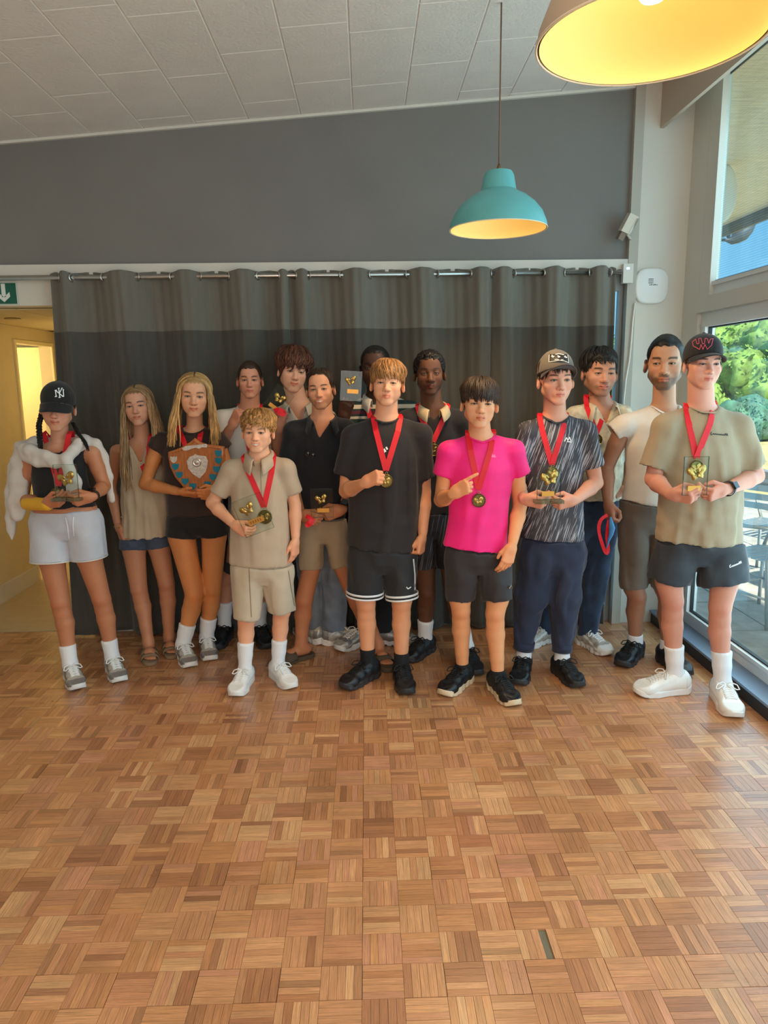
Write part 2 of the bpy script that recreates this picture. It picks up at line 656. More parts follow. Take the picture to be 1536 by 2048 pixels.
window_unit(1, 1.9, 4.279, 0.0845, 1.9595, 0.06, M_glass)
window_unit(2, 1.9, 4.279, 2.0455, 3.285, 0.055, lined_glass())
window_unit(4, -0.6, 1.88, 0.0845, 1.9595, 0.06, M_glass)
window_unit(5, -0.6, 1.88, 2.0455, 3.285, 0.055, M_glass)
tag(MB().box((1.95, 4.155, 2.0455), (1.985, 4.2785, 3.285)).build('trim_8', M_white), kind='structure')
# rest of the room, outside the frame
tag(MB().box((-3.42, -3.0, 0), (-3.3, 4.62, 3.2)).build('wall_left', M_white), kind='structure')
tag(MB().box((-3.3, -3.12, 0), (1.95, -3.0, 3.4)).build('wall_rear', M_white), kind='structure')
tag(MB().box((1.95, -3.0, 0.0845), (2.06, -0.6, 3.3)).build('wall_right.001', M_white), kind='structure')

# ---- hallway on the left, behind the opening
M_hall = mat('hall_wall_paint', srgb(214, 200, 158), 0.7, noise=0.03)
M_hallfl = mat('hall_floor_lino', srgb(196, 176, 138), 0.45, noise=0.06, nscale=14)
XH = -2.75
tag(MB().box((-3.6, 4.5605, -0.06), (-1.2, 9.0, 0.0)).build('floor_hall', M_hallfl), kind='structure')
ZH = 2.055
tag(MB().box((-2.85, 4.62, 0.0005), (XH, 5.82, ZH)).build('wall_hall', M_hall), kind='structure')
tag(MB().box((-2.85, 5.82, 1.925), (XH, 6.47, ZH)).build('wall_hall_header', M_hall), kind='structure')
tag(MB().box((-2.85, 6.47, 0.0005), (XH, 6.545, ZH)).build('wall_hall.001', M_hall), kind='structure')
tag(MB().box((-2.85, 6.55, 0.0005), (-1.2, 6.65, ZH)).build('wall_hall_end', M_hall), kind='structure')
tag(MB().box((-1.7, 4.62, 0.0005), (-1.6, 6.545, ZH)).build('wall_hall_right', M_hall), kind='structure')
tag(MB().box((-3.95, 5.0, 0.0005), (-3.85, 8.2, ZH)).build('wall_far_room', M_hall), kind='structure')
tag(MB().box((-3.84, 7.6, 0.0005), (-2.85, 7.7, ZH)).build('wall_far_room_end', M_hall), kind='structure')
tag(MB().box((XH + 0.0005, 4.62, 0.0005), (XH + 0.018, 5.79, 0.13)).build('baseboard_hall', M_white), kind='structure')
hc = MB().box((-3.95, 4.6205, ZH + 0.006), (-1.2, 8.2, ZH + 0.07)).build('ceiling_hall', mat('hall_ceiling_paint', srgb(150, 128, 84), 0.8))
tag(hc, kind='structure')
for j in range(3):
    for i in range(2):
        MB().box((-2.748 + i * 0.6, 4.63 + j * 0.6, ZH + 0.001), (-2.748 + i * 0.6 + 0.594, 4.63 + j * 0.6 + 0.594, ZH + 0.0059)).build('ceiling_tile', mat('hall_ceiling_tile', srgb(230, 214, 168), 0.8), hc)
# door casing round the lit doorway
d1 = empty('door_1', (XH, 6.145, 0))
tag(d1, kind='structure')
for nm_, lo_, hi_ in (('jamb', (0.0005, -0.35, 0.001), (0.016, -0.322, 1.95)), ('jamb', (0.0005, 0.322, 0.001), (0.016, 0.35, 1.95)), ('door_head', (0.0005, -0.322, 1.922), (0.016, 0.322, 1.95))):
    MB().box(lo_, hi_).build(nm_, mat('hall_trim_paint', srgb(236, 222, 172), 0.5), d1)
MB().box((-0.62, 0.36, 0.01), (-0.11, 0.40, 1.92)).build('door_leaf', mat('door_leaf_paint', srgb(250, 232, 170), 0.5), d1)
pl = bpy.data.lights.new('hall_light', 'POINT')
pl.energy = 24
pl.color = (1.0, 0.72, 0.33)
pl.shadow_soft_size = 0.12
plo = bpy.data.objects.new('hall_light', pl)
COL.objects.link(plo)
plo.location = (-3.35, 5.9, 1.75)
pl2 = bpy.data.lights.new('hall_ceiling_light', 'POINT')
pl2.energy = 3.0
pl2.color = (1.0, 0.72, 0.33)
pl2.shadow_soft_size = 0.10
plo2 = bpy.data.objects.new('hall_ceiling_light', pl2)
COL.objects.link(plo2)
plo2.location = (-2.1, 5.9, 1.6)
dl = MB().lathe([(0.0, 0.0), (0.05, 0.0), (0.055, -0.006), (0.0, -0.006)], (-2.45, 5.2, ZH + 0.0009), 20)
tag(dl.build('downlight', mat('downlight_rim', srgb(150, 120, 60), 0.4)), 'small round recessed downlight in hallway ceiling', 'ceiling light')

# ---- exit sign on the header
sg = empty('exit_sign', (-2.24, YW - 0.0005, 2.137))
tag(sg, 'green emergency exit sign with white downward arrow above hallway opening', 'sign')
MB().box((-0.17, -0.008, -0.066), (0.168, 0, 0.066)).build('border', mat('sign_white', srgb(205, 210, 200), 0.5), sg)
MB().box((-0.165, -0.0095, -0.06), (0.162, -0.008, 0.06)).build('panel', mat('sign_green', srgb(0, 92, 72), 0.4), sg)
ar = MB()
ax = 0.088
for pts in ([(-0.012, 0.056), (-0.012, -0.02), (0.012, -0.02), (0.012, 0.056)],
            [(0, -0.050), (0, -0.022), (-0.034, 0.008), (-0.037, -0.018)], [(0, -0.050), (0.037, -0.018), (0.034, 0.008), (0, -0.022)]):
    ar.prism([(ax + a, -0.0096, b) for a, b in pts], (0, -0.0012, 0))
ar.build('arrow', mat('sign_arrow_white', srgb(225, 232, 225), 0.5), sg)

# ---- curtain rod, curtains with eyelets
YR = 4.425
Z_ROD = at(600, 551, YR).z
rod = empty('curtain_rod', (0, YR, Z_ROD))
tag(rod, 'long brushed steel curtain rod under the grey wall', 'curtain rod')
xa = -3.2
xb = at(1243, 548, YR).x
MB().tube([(xa, 0, 0), (xb, 0, 0)], 0.0125, 16).build('pole', M_chrome, rod, True)
for bx in (-2.4, -0.33, xb - 0.02):
    MB().tube([(bx, 0, 0), (bx, YW - 0.03 - YR - 0.0005, 0.02)], 0.007, 10).build('bracket', M_chrome, rod, True)


def curtain_material():
    m = mat('curtain_cloth', (0.1, 0.1, 0.1), 0.9, noise=0.07, nscale=30, stretch=(1, 1, 0.15), bump=0.25, bscale=400, sheen=0.2)
    N, L = m.node_tree.nodes, m.node_tree.links
    geo = N.new('ShaderNodeNewGeometry')
    sp = N.new('ShaderNodeSeparateXYZ')
    L.new(geo.outputs['Position'], sp.inputs[0])
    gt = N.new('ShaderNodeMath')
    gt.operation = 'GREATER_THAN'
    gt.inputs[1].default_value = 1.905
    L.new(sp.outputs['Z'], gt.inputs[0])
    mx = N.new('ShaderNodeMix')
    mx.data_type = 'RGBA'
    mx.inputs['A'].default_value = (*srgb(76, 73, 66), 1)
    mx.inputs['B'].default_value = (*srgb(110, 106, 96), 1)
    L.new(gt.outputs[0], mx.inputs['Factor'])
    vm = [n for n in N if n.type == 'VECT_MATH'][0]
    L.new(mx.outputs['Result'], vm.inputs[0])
    return m


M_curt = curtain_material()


def curtain(label, eye_px, ends, seed):
    """Eyelet curtain: the cloth weaves behind and in front of the rod between the eyelets."""
    r = random.Random(seed)
    ex = [at(p, 551, YR).x for p in eye_px]
    xl, xr_ = ends
    knots = [xl] + ex + [xr_]
    e = empty('curtain', ((xl + xr_) / 2, YR, 0))
    tag(e, label, 'curtain', 'grey eyelet curtains along the back wall')
    cx = (xl + xr_) / 2
    nu = max(40, int((xr_ - xl) / 0.008))
    zs = np.concatenate([[Z_ROD + 0.036, Z_ROD + 0.02, Z_ROD, Z_ROD - 0.03], np.linspace(Z_ROD - 0.08, 0.02, 46)])
    ph = [r.uniform(0, 6.28) for _ in range(6)]
    rows = []
    for z in zs:
        t = min(1.0, max(0.0, (Z_ROD - z) / Z_ROD))
        row = []
        for k in range(nu + 1):
            x = xl + (xr_ - xl) * k / nu
            i = 0
            while i < len(knots) - 2 and x > knots[i + 1]:
                i += 1
            u = (x - knots[i]) / (knots[i + 1] - knots[i])
            s = 1 if i % 2 == 1 else -1
            amp = min(0.045, 0.5 * (knots[i + 1] - knots[i]) * 0.6 + 0.012)
            y = -s * amp * math.sin(math.pi * u) * (1 - 0.45 * t)
            y += t * (0.014 * math.sin(x * 31 + ph[0] + 1.2 * math.sin(z * 1.3 + ph[1])) + 0.010 * math.sin(x * 67 + ph[2] + 0.8 * math.sin(2 * z + ph[3])))
            y += 0.004 * math.sin(x * 110 + z * 3 + ph[4])
            dx = 0.018 * t * math.sin(x * 9 + ph[5]) + (-0.05 * t if x < -1.8 else 0) * (1 - (x - xl) / 0.3 if x < xl + 0.3 else 0)
            sag = 0.012 * (1 - math.sin(math.pi * u)) if z > Z_ROD + 0.01 else 0.0
            zz = z - sag + (0.012 * math.sin(x * 14 + ph[1]) if z < 0.03 else 0)
            row.append((x + dx - cx, y, max(zz, 0.006)))
        rows.append(row)
    m = MB()
    m.quadgrid(rows)
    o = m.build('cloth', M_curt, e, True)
    sol = o.modifiers.new('t', 'SOLIDIFY')
    sol.thickness = 0.002
    for x in ex:
        ring = MB()
        ring.lathe([(0.021 + 0.006 * math.cos(a), 0.004 * math.sin(a)) for a in [2 * math.pi * q / 8 for q in range(8)]], (0, 0, 0), 20, 'X', True)
        oo = ring.build('eyelet', M_chrome, e, True)
        oo.location = (x - cx, 0, Z_ROD)
        oo.rotation_euler = (0, 0, math.radians(r.choice((-28, 28))))
    return e


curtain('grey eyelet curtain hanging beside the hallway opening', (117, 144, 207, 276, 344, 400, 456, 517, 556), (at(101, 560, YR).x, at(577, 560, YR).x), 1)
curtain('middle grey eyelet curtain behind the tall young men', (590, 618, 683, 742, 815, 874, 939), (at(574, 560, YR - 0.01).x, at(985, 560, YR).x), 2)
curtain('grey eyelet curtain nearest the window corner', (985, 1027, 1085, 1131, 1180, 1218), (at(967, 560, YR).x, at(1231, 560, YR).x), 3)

# ---- pendant lamps
M_teal = mat('teal_enamel', srgb(98, 176, 178), 0.45, noise=0.06, nscale=10)
M_beige = mat('cream_shade_outside', srgb(198, 174, 150), 0.5)
M_inside = mat('shade_lining', srgb(252, 222, 146), 0.55)
M_cord = mat('brown_cord', srgb(120, 90, 66), 0.7)


def pendant(label, X, Y, zrim, R, hgt, mo, power, bulb_z, tilt=0.0):
    e = empty('pendant_lamp', (X, Y, zrim))
    tag(e, label, 'lamp', 'dome pendant lamps')
    prof = [(R, 0), (R * 0.985, hgt * 0.10), (R * 0.90, hgt * 0.28), (R * 0.76, hgt * 0.43), (R * 0.58, hgt * 0.56), (R * 0.43, hgt * 0.63),
            (R * 0.365, hgt * 0.67), (R * 0.35, hgt * 0.72), (R * 0.31, hgt * 0.92), (R * 0.27, hgt * 0.99), (R * 0.2, hgt), (0.012, hgt)]
    inn = [(r - 0.005 if r > 0.02 else r, h - (0.004 if r > 0.02 and h > 0 else 0)) for r, h in prof]
    rot = Matrix.Rotation(tilt, 4, 'Y')
    s = MB().lathe(prof, (0, 0, 0), 64).build('shade', mo, e, 'auto')
    MB().lathe(list(reversed(inn)), (0, 0, 0), 64).build('lining', M_inside, e, 'auto')
    MB().lathe([(R + 0.002 * math.cos(a), 0.002 * math.sin(a)) for a in [2 * math.pi * q / 8 for q in range(8)]], (0, 0, 0), 64, 'Z', True).build('rim', mat('shade_rim', srgb(240, 226, 200), 0.4), e, True)
    zt = ceil_z(X) - zrim
    MB().tube([(0, 0, hgt + 0.001), (0, 0, hgt + 0.03)], [0.014, 0.006], 12).build('cord_grip', mat('brass_grip', srgb(130, 100, 70), 0.4, 0.6), e, True)
    MB().tube([(0, 0, hgt + 0.03), (0.0, 0, zt)], 0.0035, 8).build('cord', M_cord, e, True)
    b = MB()
    b.lathe([(0.001, -0.05), (0.018, -0.046), (0.03, -0.03), (0.032, -0.01), (0.026, 0.014), (0.016, 0.03), (0.014, 0.055), (0.0, 0.055)], (0, 0, bulb_z), 24)
    b.build('bulb', mat('warm_bulb', (1, 0.8, 0.5), 0.4, emit=(1.0, 0.80, 0.48), estr=3.2), e, True)
    l = bpy.data.lights.new('pendant_glow', 'POINT')
    l.energy = power * 0.012
    l.color = (1.0, 0.82, 0.52)
    l.shadow_soft_size = 0.04
    lo = bpy.data.objects.new('pendant_glow', l)
    COL.objects.link(lo)
    lo.parent = e
    lo.location = (0, 0, bulb_z - 0.07)
    l = bpy.data.lights.new('pendant_light', 'SPOT')
    l.energy = power
    l.color = (1.0, 0.66, 0.34)
    l.spot_size = math.radians(150)
    l.spot_blend = 0.6
    l.shadow_soft_size = 0.10
    lo = bpy.data.objects.new('pendant_light', l)
    COL.objects.link(lo)
    lo.parent = e
    lo.location = (0, 0, 0.02)
    return e


P_LAMP = at(996, 459, 3.4)
pendant('teal dome pendant lamp hanging in front of grey wall', P_LAMP.x, 3.4, P_LAMP.z, 0.219, 0.245, M_teal, 36, 0.11)
P2 = at(1301, 80, 1.27)
pendant('large near dome pendant lamp glowing at upper right', P2.x, 1.27, P2.z, 0.182, 0.215, M_beige, 32, 0.105)

# ---- small fittings in the corner
rt = empty('wifi_router', (at(1301, 573, YW - 0.012).x, YW - 0.0125, at(1301, 573, YW).z))
tag(rt, 'white rounded square wifi router on the corner wall', 'router')
rb = MB()
pr = []
for k in range(40):
    a = 2 * math.pi * k / 40
    c, s_ = math.cos(a), math.sin(a)
    q = (abs(c) ** 3.2 + abs(s_) ** 3.2) ** (-1 / 3.2)
    pr.append((0.102 * c * q, 0.104 * s_ * q))
rings = [[(x * k, y, z * k) for x, z in pr] for k, y in ((0.93, 0.0), (1.0, -0.006), (1.0, -0.016), (0.97, -0.023), (0.9, -0.027), (0.5, -0.029), (0.0, -0.0295))]
rb.quadgrid([[rings[j][i] for j in range(len(rings))] for i in range(40)], True)
rb.build('case', mat('router_plastic', srgb(232, 234, 232), 0.35), rt, True)
mk = MB()
for i in range(3):
    mk.box((-0.026, -0.0312, 0.036 - i * 0.011), (0.004, -0.0296, 0.040 - i * 0.011))
for i, w in enumerate((0.008, 0.006, 0.009, 0.007, 0.008)):
    mk.box((-0.020 + i * 0.0105, -0.0312, 0.002), (-0.020 + i * 0.0105 + w, -0.0296, 0.006 + (i % 2) * 0.003))
mk.build('status_marks', mat('router_print', srgb(90, 96, 98), 0.5), rt)
cbl = [at(x, y, YW - 0.047) for x, y in ((1270, 606), (1266, 640), (1262, 690), (1259, 720), (1252, 760), (1248, 800), (1247, 850), (1246, 1000), (1246, 1150))]
cm = MB().tube([tuple(p) for p in cbl], 0.0042, 8)
tag(cm.build('cable', mat('white_cable', srgb(244, 242, 236), 0.5), None, True), 'thin white cable hanging down from the wifi router', 'cable')
bxo = empty('switch_box', (at(1253, 548, YW - 0.04).x, YW - 0.0355, at(1253, 548, YW - 0.04).z))
tag(bxo, 'small white wall box with blue light beside curtain rod', 'switch box')
MB().box((-0.03, -0.035, -0.055), (0.03, 0, 0.055)).build('case', M_white, bxo)
MB().box((-0.012, -0.0365, 0.022), (0.006, -0.035, 0.034)).build('indicator', mat('blue_led', (0.2, 0.5, 1), 0.4, emit=(0.4, 0.65, 1.0), estr=2.0), bxo)
cc = empty('security_sensor', (at(1253, 455, YW - 0.09).x, YW - 0.09, at(1253, 455, YW - 0.09).z))
tag(cc, 'angled white plastic sensor with bracket on corner post', 'sensor')
Mr = Matrix.Rotation(math.radians(24), 4, 'Y') @ Matrix.Rotation(math.radians(14), 4, 'X')
MB().box((-0.028, -0.04, -0.03), (0.028, 0.04, 0.075), Mr).build('case', mat('aged_plastic', srgb(206, 198, 182), 0.3), cc)
MB().box((-0.02, -0.03, -0.075), (0.012, 0.03, -0.031), Mr).build('lens_hood', mat('smoked_plastic', srgb(120, 100, 84), 0.2), cc)
MB().box((0.02, -0.043, -0.02), (0.03, 0.03, 0.065), Mr).build('clear_cover', glass_mat('clear_plastic', (0.9, 0.92, 0.92), 0.3), cc)
MB().tube([(0.0, 0.0, -0.03), (0.035, 0.03, -0.055), (0.048, 0.054, -0.055)], 0.007, 10).build('bracket', mat('aged_plastic', srgb(206, 198, 182), 0.3), cc, True)

# ================================================================== implicit surfaces (numpy) -> meshes
def smin(a, b, k):
    if k <= 0:
        return np.minimum(a, b)
    h = np.clip(0.5 + 0.5 * (b - a) / k, 0, 1)
    return b + (a - b) * h - k * h * (1 - h)


def V3(p):
    return np.array((p[0], p[1], p[2]), dtype=np.float64)


class Field:
    """A signed distance grid that primitives are blended into; mesh() extracts it with surface nets."""

    def __init__(s, lo, hi, h):
        lo, hi = np.array(lo, float), np.array(hi, float)
        s.h = h
        s.o = lo - 3 * h
        n = np.ceil((hi - lo) / h).astype(int) + 7
        s.n = n
        s.F = np.full(n, 0.5, np.float32)
        s.ax = [(s.o[i] + h * np.arange(n[i])).astype(np.float32) for i in range(3)]

    def put(s, lo, hi, fn, k=0.0, op='u'):
        m = k + 3 * s.h
        i0 = np.clip(np.floor((np.array(lo) - m - s.o) / s.h).astype(int), 0, s.n)
        i1 = np.clip(np.ceil((np.array(hi) + m - s.o) / s.h).astype(int) + 1, 0, s.n)
        if np.any(i1 <= i0):
            return
        sl = tuple(slice(a, b) for a, b in zip(i0, i1))
        X = s.ax[0][sl[0]][:, None, None]
        Y = s.ax[1][sl[1]][None, :, None]
        Z = s.ax[2][sl[2]][None, None, :]
        d = fn(X, Y, Z).astype(np.float32)
        f = s.F[sl]
        if op == 'u':
            s.F[sl] = smin(f, d, k)
        elif op == 'd':
            s.F[sl] = -smin(-f, d, k)
        else:
            s.F[sl] = -smin(-f, -d, k)

    def cone(s, a, b, ra, rb, k=0.02, flat=None, end=False, op='u', start=False):
        """Tapered capsule; flat=(axis, factor) squeezes the section; end/start cut it square."""
        a, b = V3(a), V3(b)
        ba = b - a
        L2 = max(float(ba @ ba), 1e-12)
        L = math.sqrt(L2)
        R = max(ra, rb) * (1.0 if flat is None else max(1.0, flat[1]))
        lo, hi = np.minimum(a, b) - R, np.maximum(a, b) + R

        def fn(X, Y, Z):
            x, y, z = X - a[0], Y - a[1], Z - a[2]
            tr = (x * ba[0] + y * ba[1] + z * ba[2]) / L2
            t = np.clip(tr, 0, 1)
            tt = tr
            if not end:
                tt = np.minimum(tt, 1)
            if not start:
                tt = np.maximum(tt, 0)
            x, y, z = x - tt * ba[0], y - tt * ba[1], z - tt * ba[2]
            r = ra + (rb - ra) * t
            if flat is not None:
                n = V3(flat[0])
                n = n / np.linalg.norm(n)
                c = x * n[0] + y * n[1] + z * n[2]
                q = c * (1 - 1 / flat[1])
                x, y, z = x - q * n[0], y - q * n[1], z - q * n[2]
                d = (np.sqrt(x * x + y * y + z * z) - r) * min(1.0, flat[1])
            else:
                d = np.sqrt(x * x + y * y + z * z) - r
            if end:
                d = np.maximum(d, (tr - 1) * L)
            if start:
                d = np.maximum(d, -tr * L)
            return d
        s.put(lo, hi, fn, k, op)

    def ell(s, c, r, k=0.02, M=None, op='u'):
        c = V3(c)
        r = V3(r)
        R = float(r.max())

        def fn(X, Y, Z):
            x, y, z = X - c[0], Y - c[1], Z - c[2]
            if M is not None:
                x, y, z = (M[0][0] * x + M[1][0] * y + M[2][0] * z, M[0][1] * x + M[1][1] * y + M[2][1] * z, M[0][2] * x + M[1][2] * y + M[2][2] * z)
            k0 = np.sqrt((x / r[0]) ** 2 + (y / r[1]) ** 2 + (z / r[2]) ** 2)
            k1 = np.sqrt((x / r[0] ** 2) ** 2 + (y / r[1] ** 2) ** 2 + (z / r[2] ** 2) ** 2)
            return k0 * (k0 - 1) / np.maximum(k1, 1e-6)
        s.put(c - R, c + R, fn, k, op)

    @staticmethod
    def loft_fn(rows, grow=0.0, cap=True, zmax=None, power=2.0):
        A = np.array(sorted(rows), float)
        zz = np.linspace(A[0, 0], A[-1, 0], 80)
        P = [np.interp(zz, A[:, 0], A[:, i]) for i in range(1, 5)]
        ker = np.array([1, 2, 3, 2, 1.0])
        ker /= ker.sum()
        P = [np.convolve(np.pad(p, 2, 'edge'), ker, 'valid') for p in P]

        def fn(X, Y, Z):
            z = np.clip(Z, zz[0], zz[-1])
            cx, cy, w, d = [np.interp(z, zz, p) for p in P]
            w, d = w + grow, d + grow
            x, y = X - cx, Y - cy
            q = (np.abs(x / w) ** power + np.abs(y / d) ** power) ** (1 / power)
            g = np.sqrt((x / (w * w)) ** 2 + (y / (d * d)) ** 2) / np.maximum(np.sqrt((x / w) ** 2 + (y / d) ** 2), 1e-5)
            dd = (q - 1) / np.maximum(g, 1e-3)
            if zmax is not None:
                dd = np.maximum(dd, Z - zmax)
            if cap:
                dd = np.maximum(dd, np.maximum(zz[0] - Z, Z - zz[-1]))
            return dd + 0 * Z
        W = P[2].max() + max(grow, 0)
        return fn, (P[0].min() - W, P[1].min() - W, zz[0]), (P[0].max() + W, P[1].max() + W, zz[-1])

    def loft(s, rows, k=0.02, op='u', **kw):
        """rows: (z, cx, cy, half_width, half_depth); smooth interpolation between rows."""
        fn, lo, hi = s.loft_fn(rows, **kw)
        s.put(lo, hi, fn, k, op)

    def sample(s, P):
        i = np.clip(np.rint((np.asarray(P) - s.o) / s.h).astype(int), 0, s.n - 1)
        return s.F[i[..., 0], i[..., 1], i[..., 2]]

    def half(s, p, n, op='d', lo=None, hi=None):
        """Cut away (op d) everything on the side the normal points to."""
        p, n = V3(p), V3(n)
        n = n / np.linalg.norm(n)
        lo = s.o if lo is None else lo
        hi = (s.o + s.h * s.n) if hi is None else hi
        s.put(lo, hi, lambda X, Y, Z: -((X - p[0]) * n[0] + (Y - p[1]) * n[1] + (Z - p[2]) * n[2]), 0.0, op)

    def mesh(s):
        F = s.F
        ins = F < 0
        c = ins[:-1, :-1, :-1].astype(np.int8)
        for dx in (0, 1):
            for dy in (0, 1):
                for dz in (0, 1):
                    if dx + dy + dz:
                        c = c + ins[dx:ins.shape[0] - 1 + dx, dy:ins.shape[1] - 1 + dy, dz:ins.shape[2] - 1 + dz]
        I, J, K = np.nonzero((c > 0) & (c < 8))
        n = len(I)
        if n == 0:
            return np.zeros((0, 3)), np.zeros((0, 4), int)
        idx = np.full(c.shape, -1, np.int32)
        idx[I, J, K] = np.arange(n)
        cv = {}
        for dx in (0, 1):
            for dy in (0, 1):
                for dz in (0, 1):
                    cv[dx, dy, dz] = F[I + dx, J + dy, K + dz]
        acc = np.zeros((n, 3))
        cnt = np.zeros(n)
        for axis in range(3):
            for u in (0, 1):
                for w in (0, 1):
                    p = [0, 0, 0]
                    o = [a for a in range(3) if a != axis]
                    p[o[0]], p[o[1]] = u, w
                    q = list(p)
                    q[axis] = 1
                    a, b = cv[tuple(p)], cv[tuple(q)]
                    m = (a < 0) != (b < 0)
                    t = np.where(m, a / np.where(m, a - b, 1), 0)
                    pt = np.tile(np.array(p, float), (n, 1))
                    pt[:, axis] = t
                    acc[m] += pt[m]
                    cnt[m] += 1
        vv = acc / cnt[:, None]
        verts = (np.stack([I, J, K], 1) + vv) * s.h + s.o
        faces = []
        for axis in range(3):
            o = [a for a in range(3) if a != axis]
            sl0 = [slice(None)] * 3
            sl1 = [slice(None)] * 3
            sl0[axis] = slice(0, -1)
            sl1[axis] = slice(1, None)
            A, B = ins[tuple(sl0)], ins[tuple(sl1)]
            E = A != B
            i, j, k = np.nonzero(E)
            P = np.stack([i, j, k], 1)
            ok = (P[:, o[0]] > 0) & (P[:, o[1]] > 0) & (P[:, o[0]] < c.shape[o[0]]) & (P[:, o[1]] < c.shape[o[1]]) & (P[:, axis] < c.shape[axis])
            P = P[ok]
            fl = A[tuple(P.T)]
            q = []
            for u, w in ((1, 1), (0, 1), (0, 0), (1, 0)):
                R = P.copy()
                R[:, o[0]] -= u
                R[:, o[1]] -= w
                q.append(idx[tuple(R.T)])
            Q = np.stack(q, 1)
            flip = ~fl if axis != 1 else fl
            Q[flip] = Q[flip][:, ::-1]
            faces.append(Q)
        faces = np.concatenate(faces)
        faces = faces[(faces >= 0).all(1)]
        return verts, faces


def vnormals(v, f):
    n = np.cross(v[f[:, 2]] - v[f[:, 0]], v[f[:, 3]] - v[f[:, 1]])
    N = np.zeros_like(v)
    for k in range(4):
        for a in range(3):
            N[:, a] += np.bincount(f[:, k], n[:, a], len(v))
    return N / np.maximum(np.linalg.norm(N, axis=1, keepdims=True), 1e-9)


def wavy(p, seed, n=9, lam=(0.05, 0.16), aniso=(1, 1, 1)):
    """Smooth pseudo noise in [-1, 1]: warped random sines."""
    r = np.random.default_rng(seed)
    q = p * np.array(aniso)
    w = np.stack([np.sin(q @ (r.normal(size=3) * 7) + r.uniform(0, 6)) for _ in range(3)], 1) * 0.03
    q = q + w
    out = 0
    for i in range(n):
        d = r.normal(size=3)
        d /= np.linalg.norm(d)
        L = r.uniform(*lam)
        out = out + np.sin(q @ d * (2 * math.pi / L) + r.uniform(0, 6.3))
    return out / math.sqrt(n) * 0.8


def ridge(x):
    return 1 - 2 * np.sqrt(np.abs(np.sin(x)) + 0.02)


def rot_to(xdir, zdir):
    x = np.array(xdir, float)
    x /= np.linalg.norm(x)
    z = np.array(zdir, float)
    z -= x * (x @ z)
    if np.linalg.norm(z) < 1e-5:
        z = np.cross(x, (0.3, 0.5, 0.8))
    z /= np.linalg.norm(z)
    return np.stack([x, np.cross(z, x), z], 1)     # columns are the axes


def euler_m(yaw=0, pitch=0, roll=0):
    """yaw>0 turns the face to image right, pitch>0 looks down, roll>0 tilts the crown to image right (degrees)."""
    y, p, r = math.radians(yaw), math.radians(pitch), math.radians(roll)
    M = Matrix.Rotation(r, 3, 'Y') @ Matrix.Rotation(y, 3, 'Z') @ Matrix.Rotation(p, 3, 'X')
    return np.array(M)


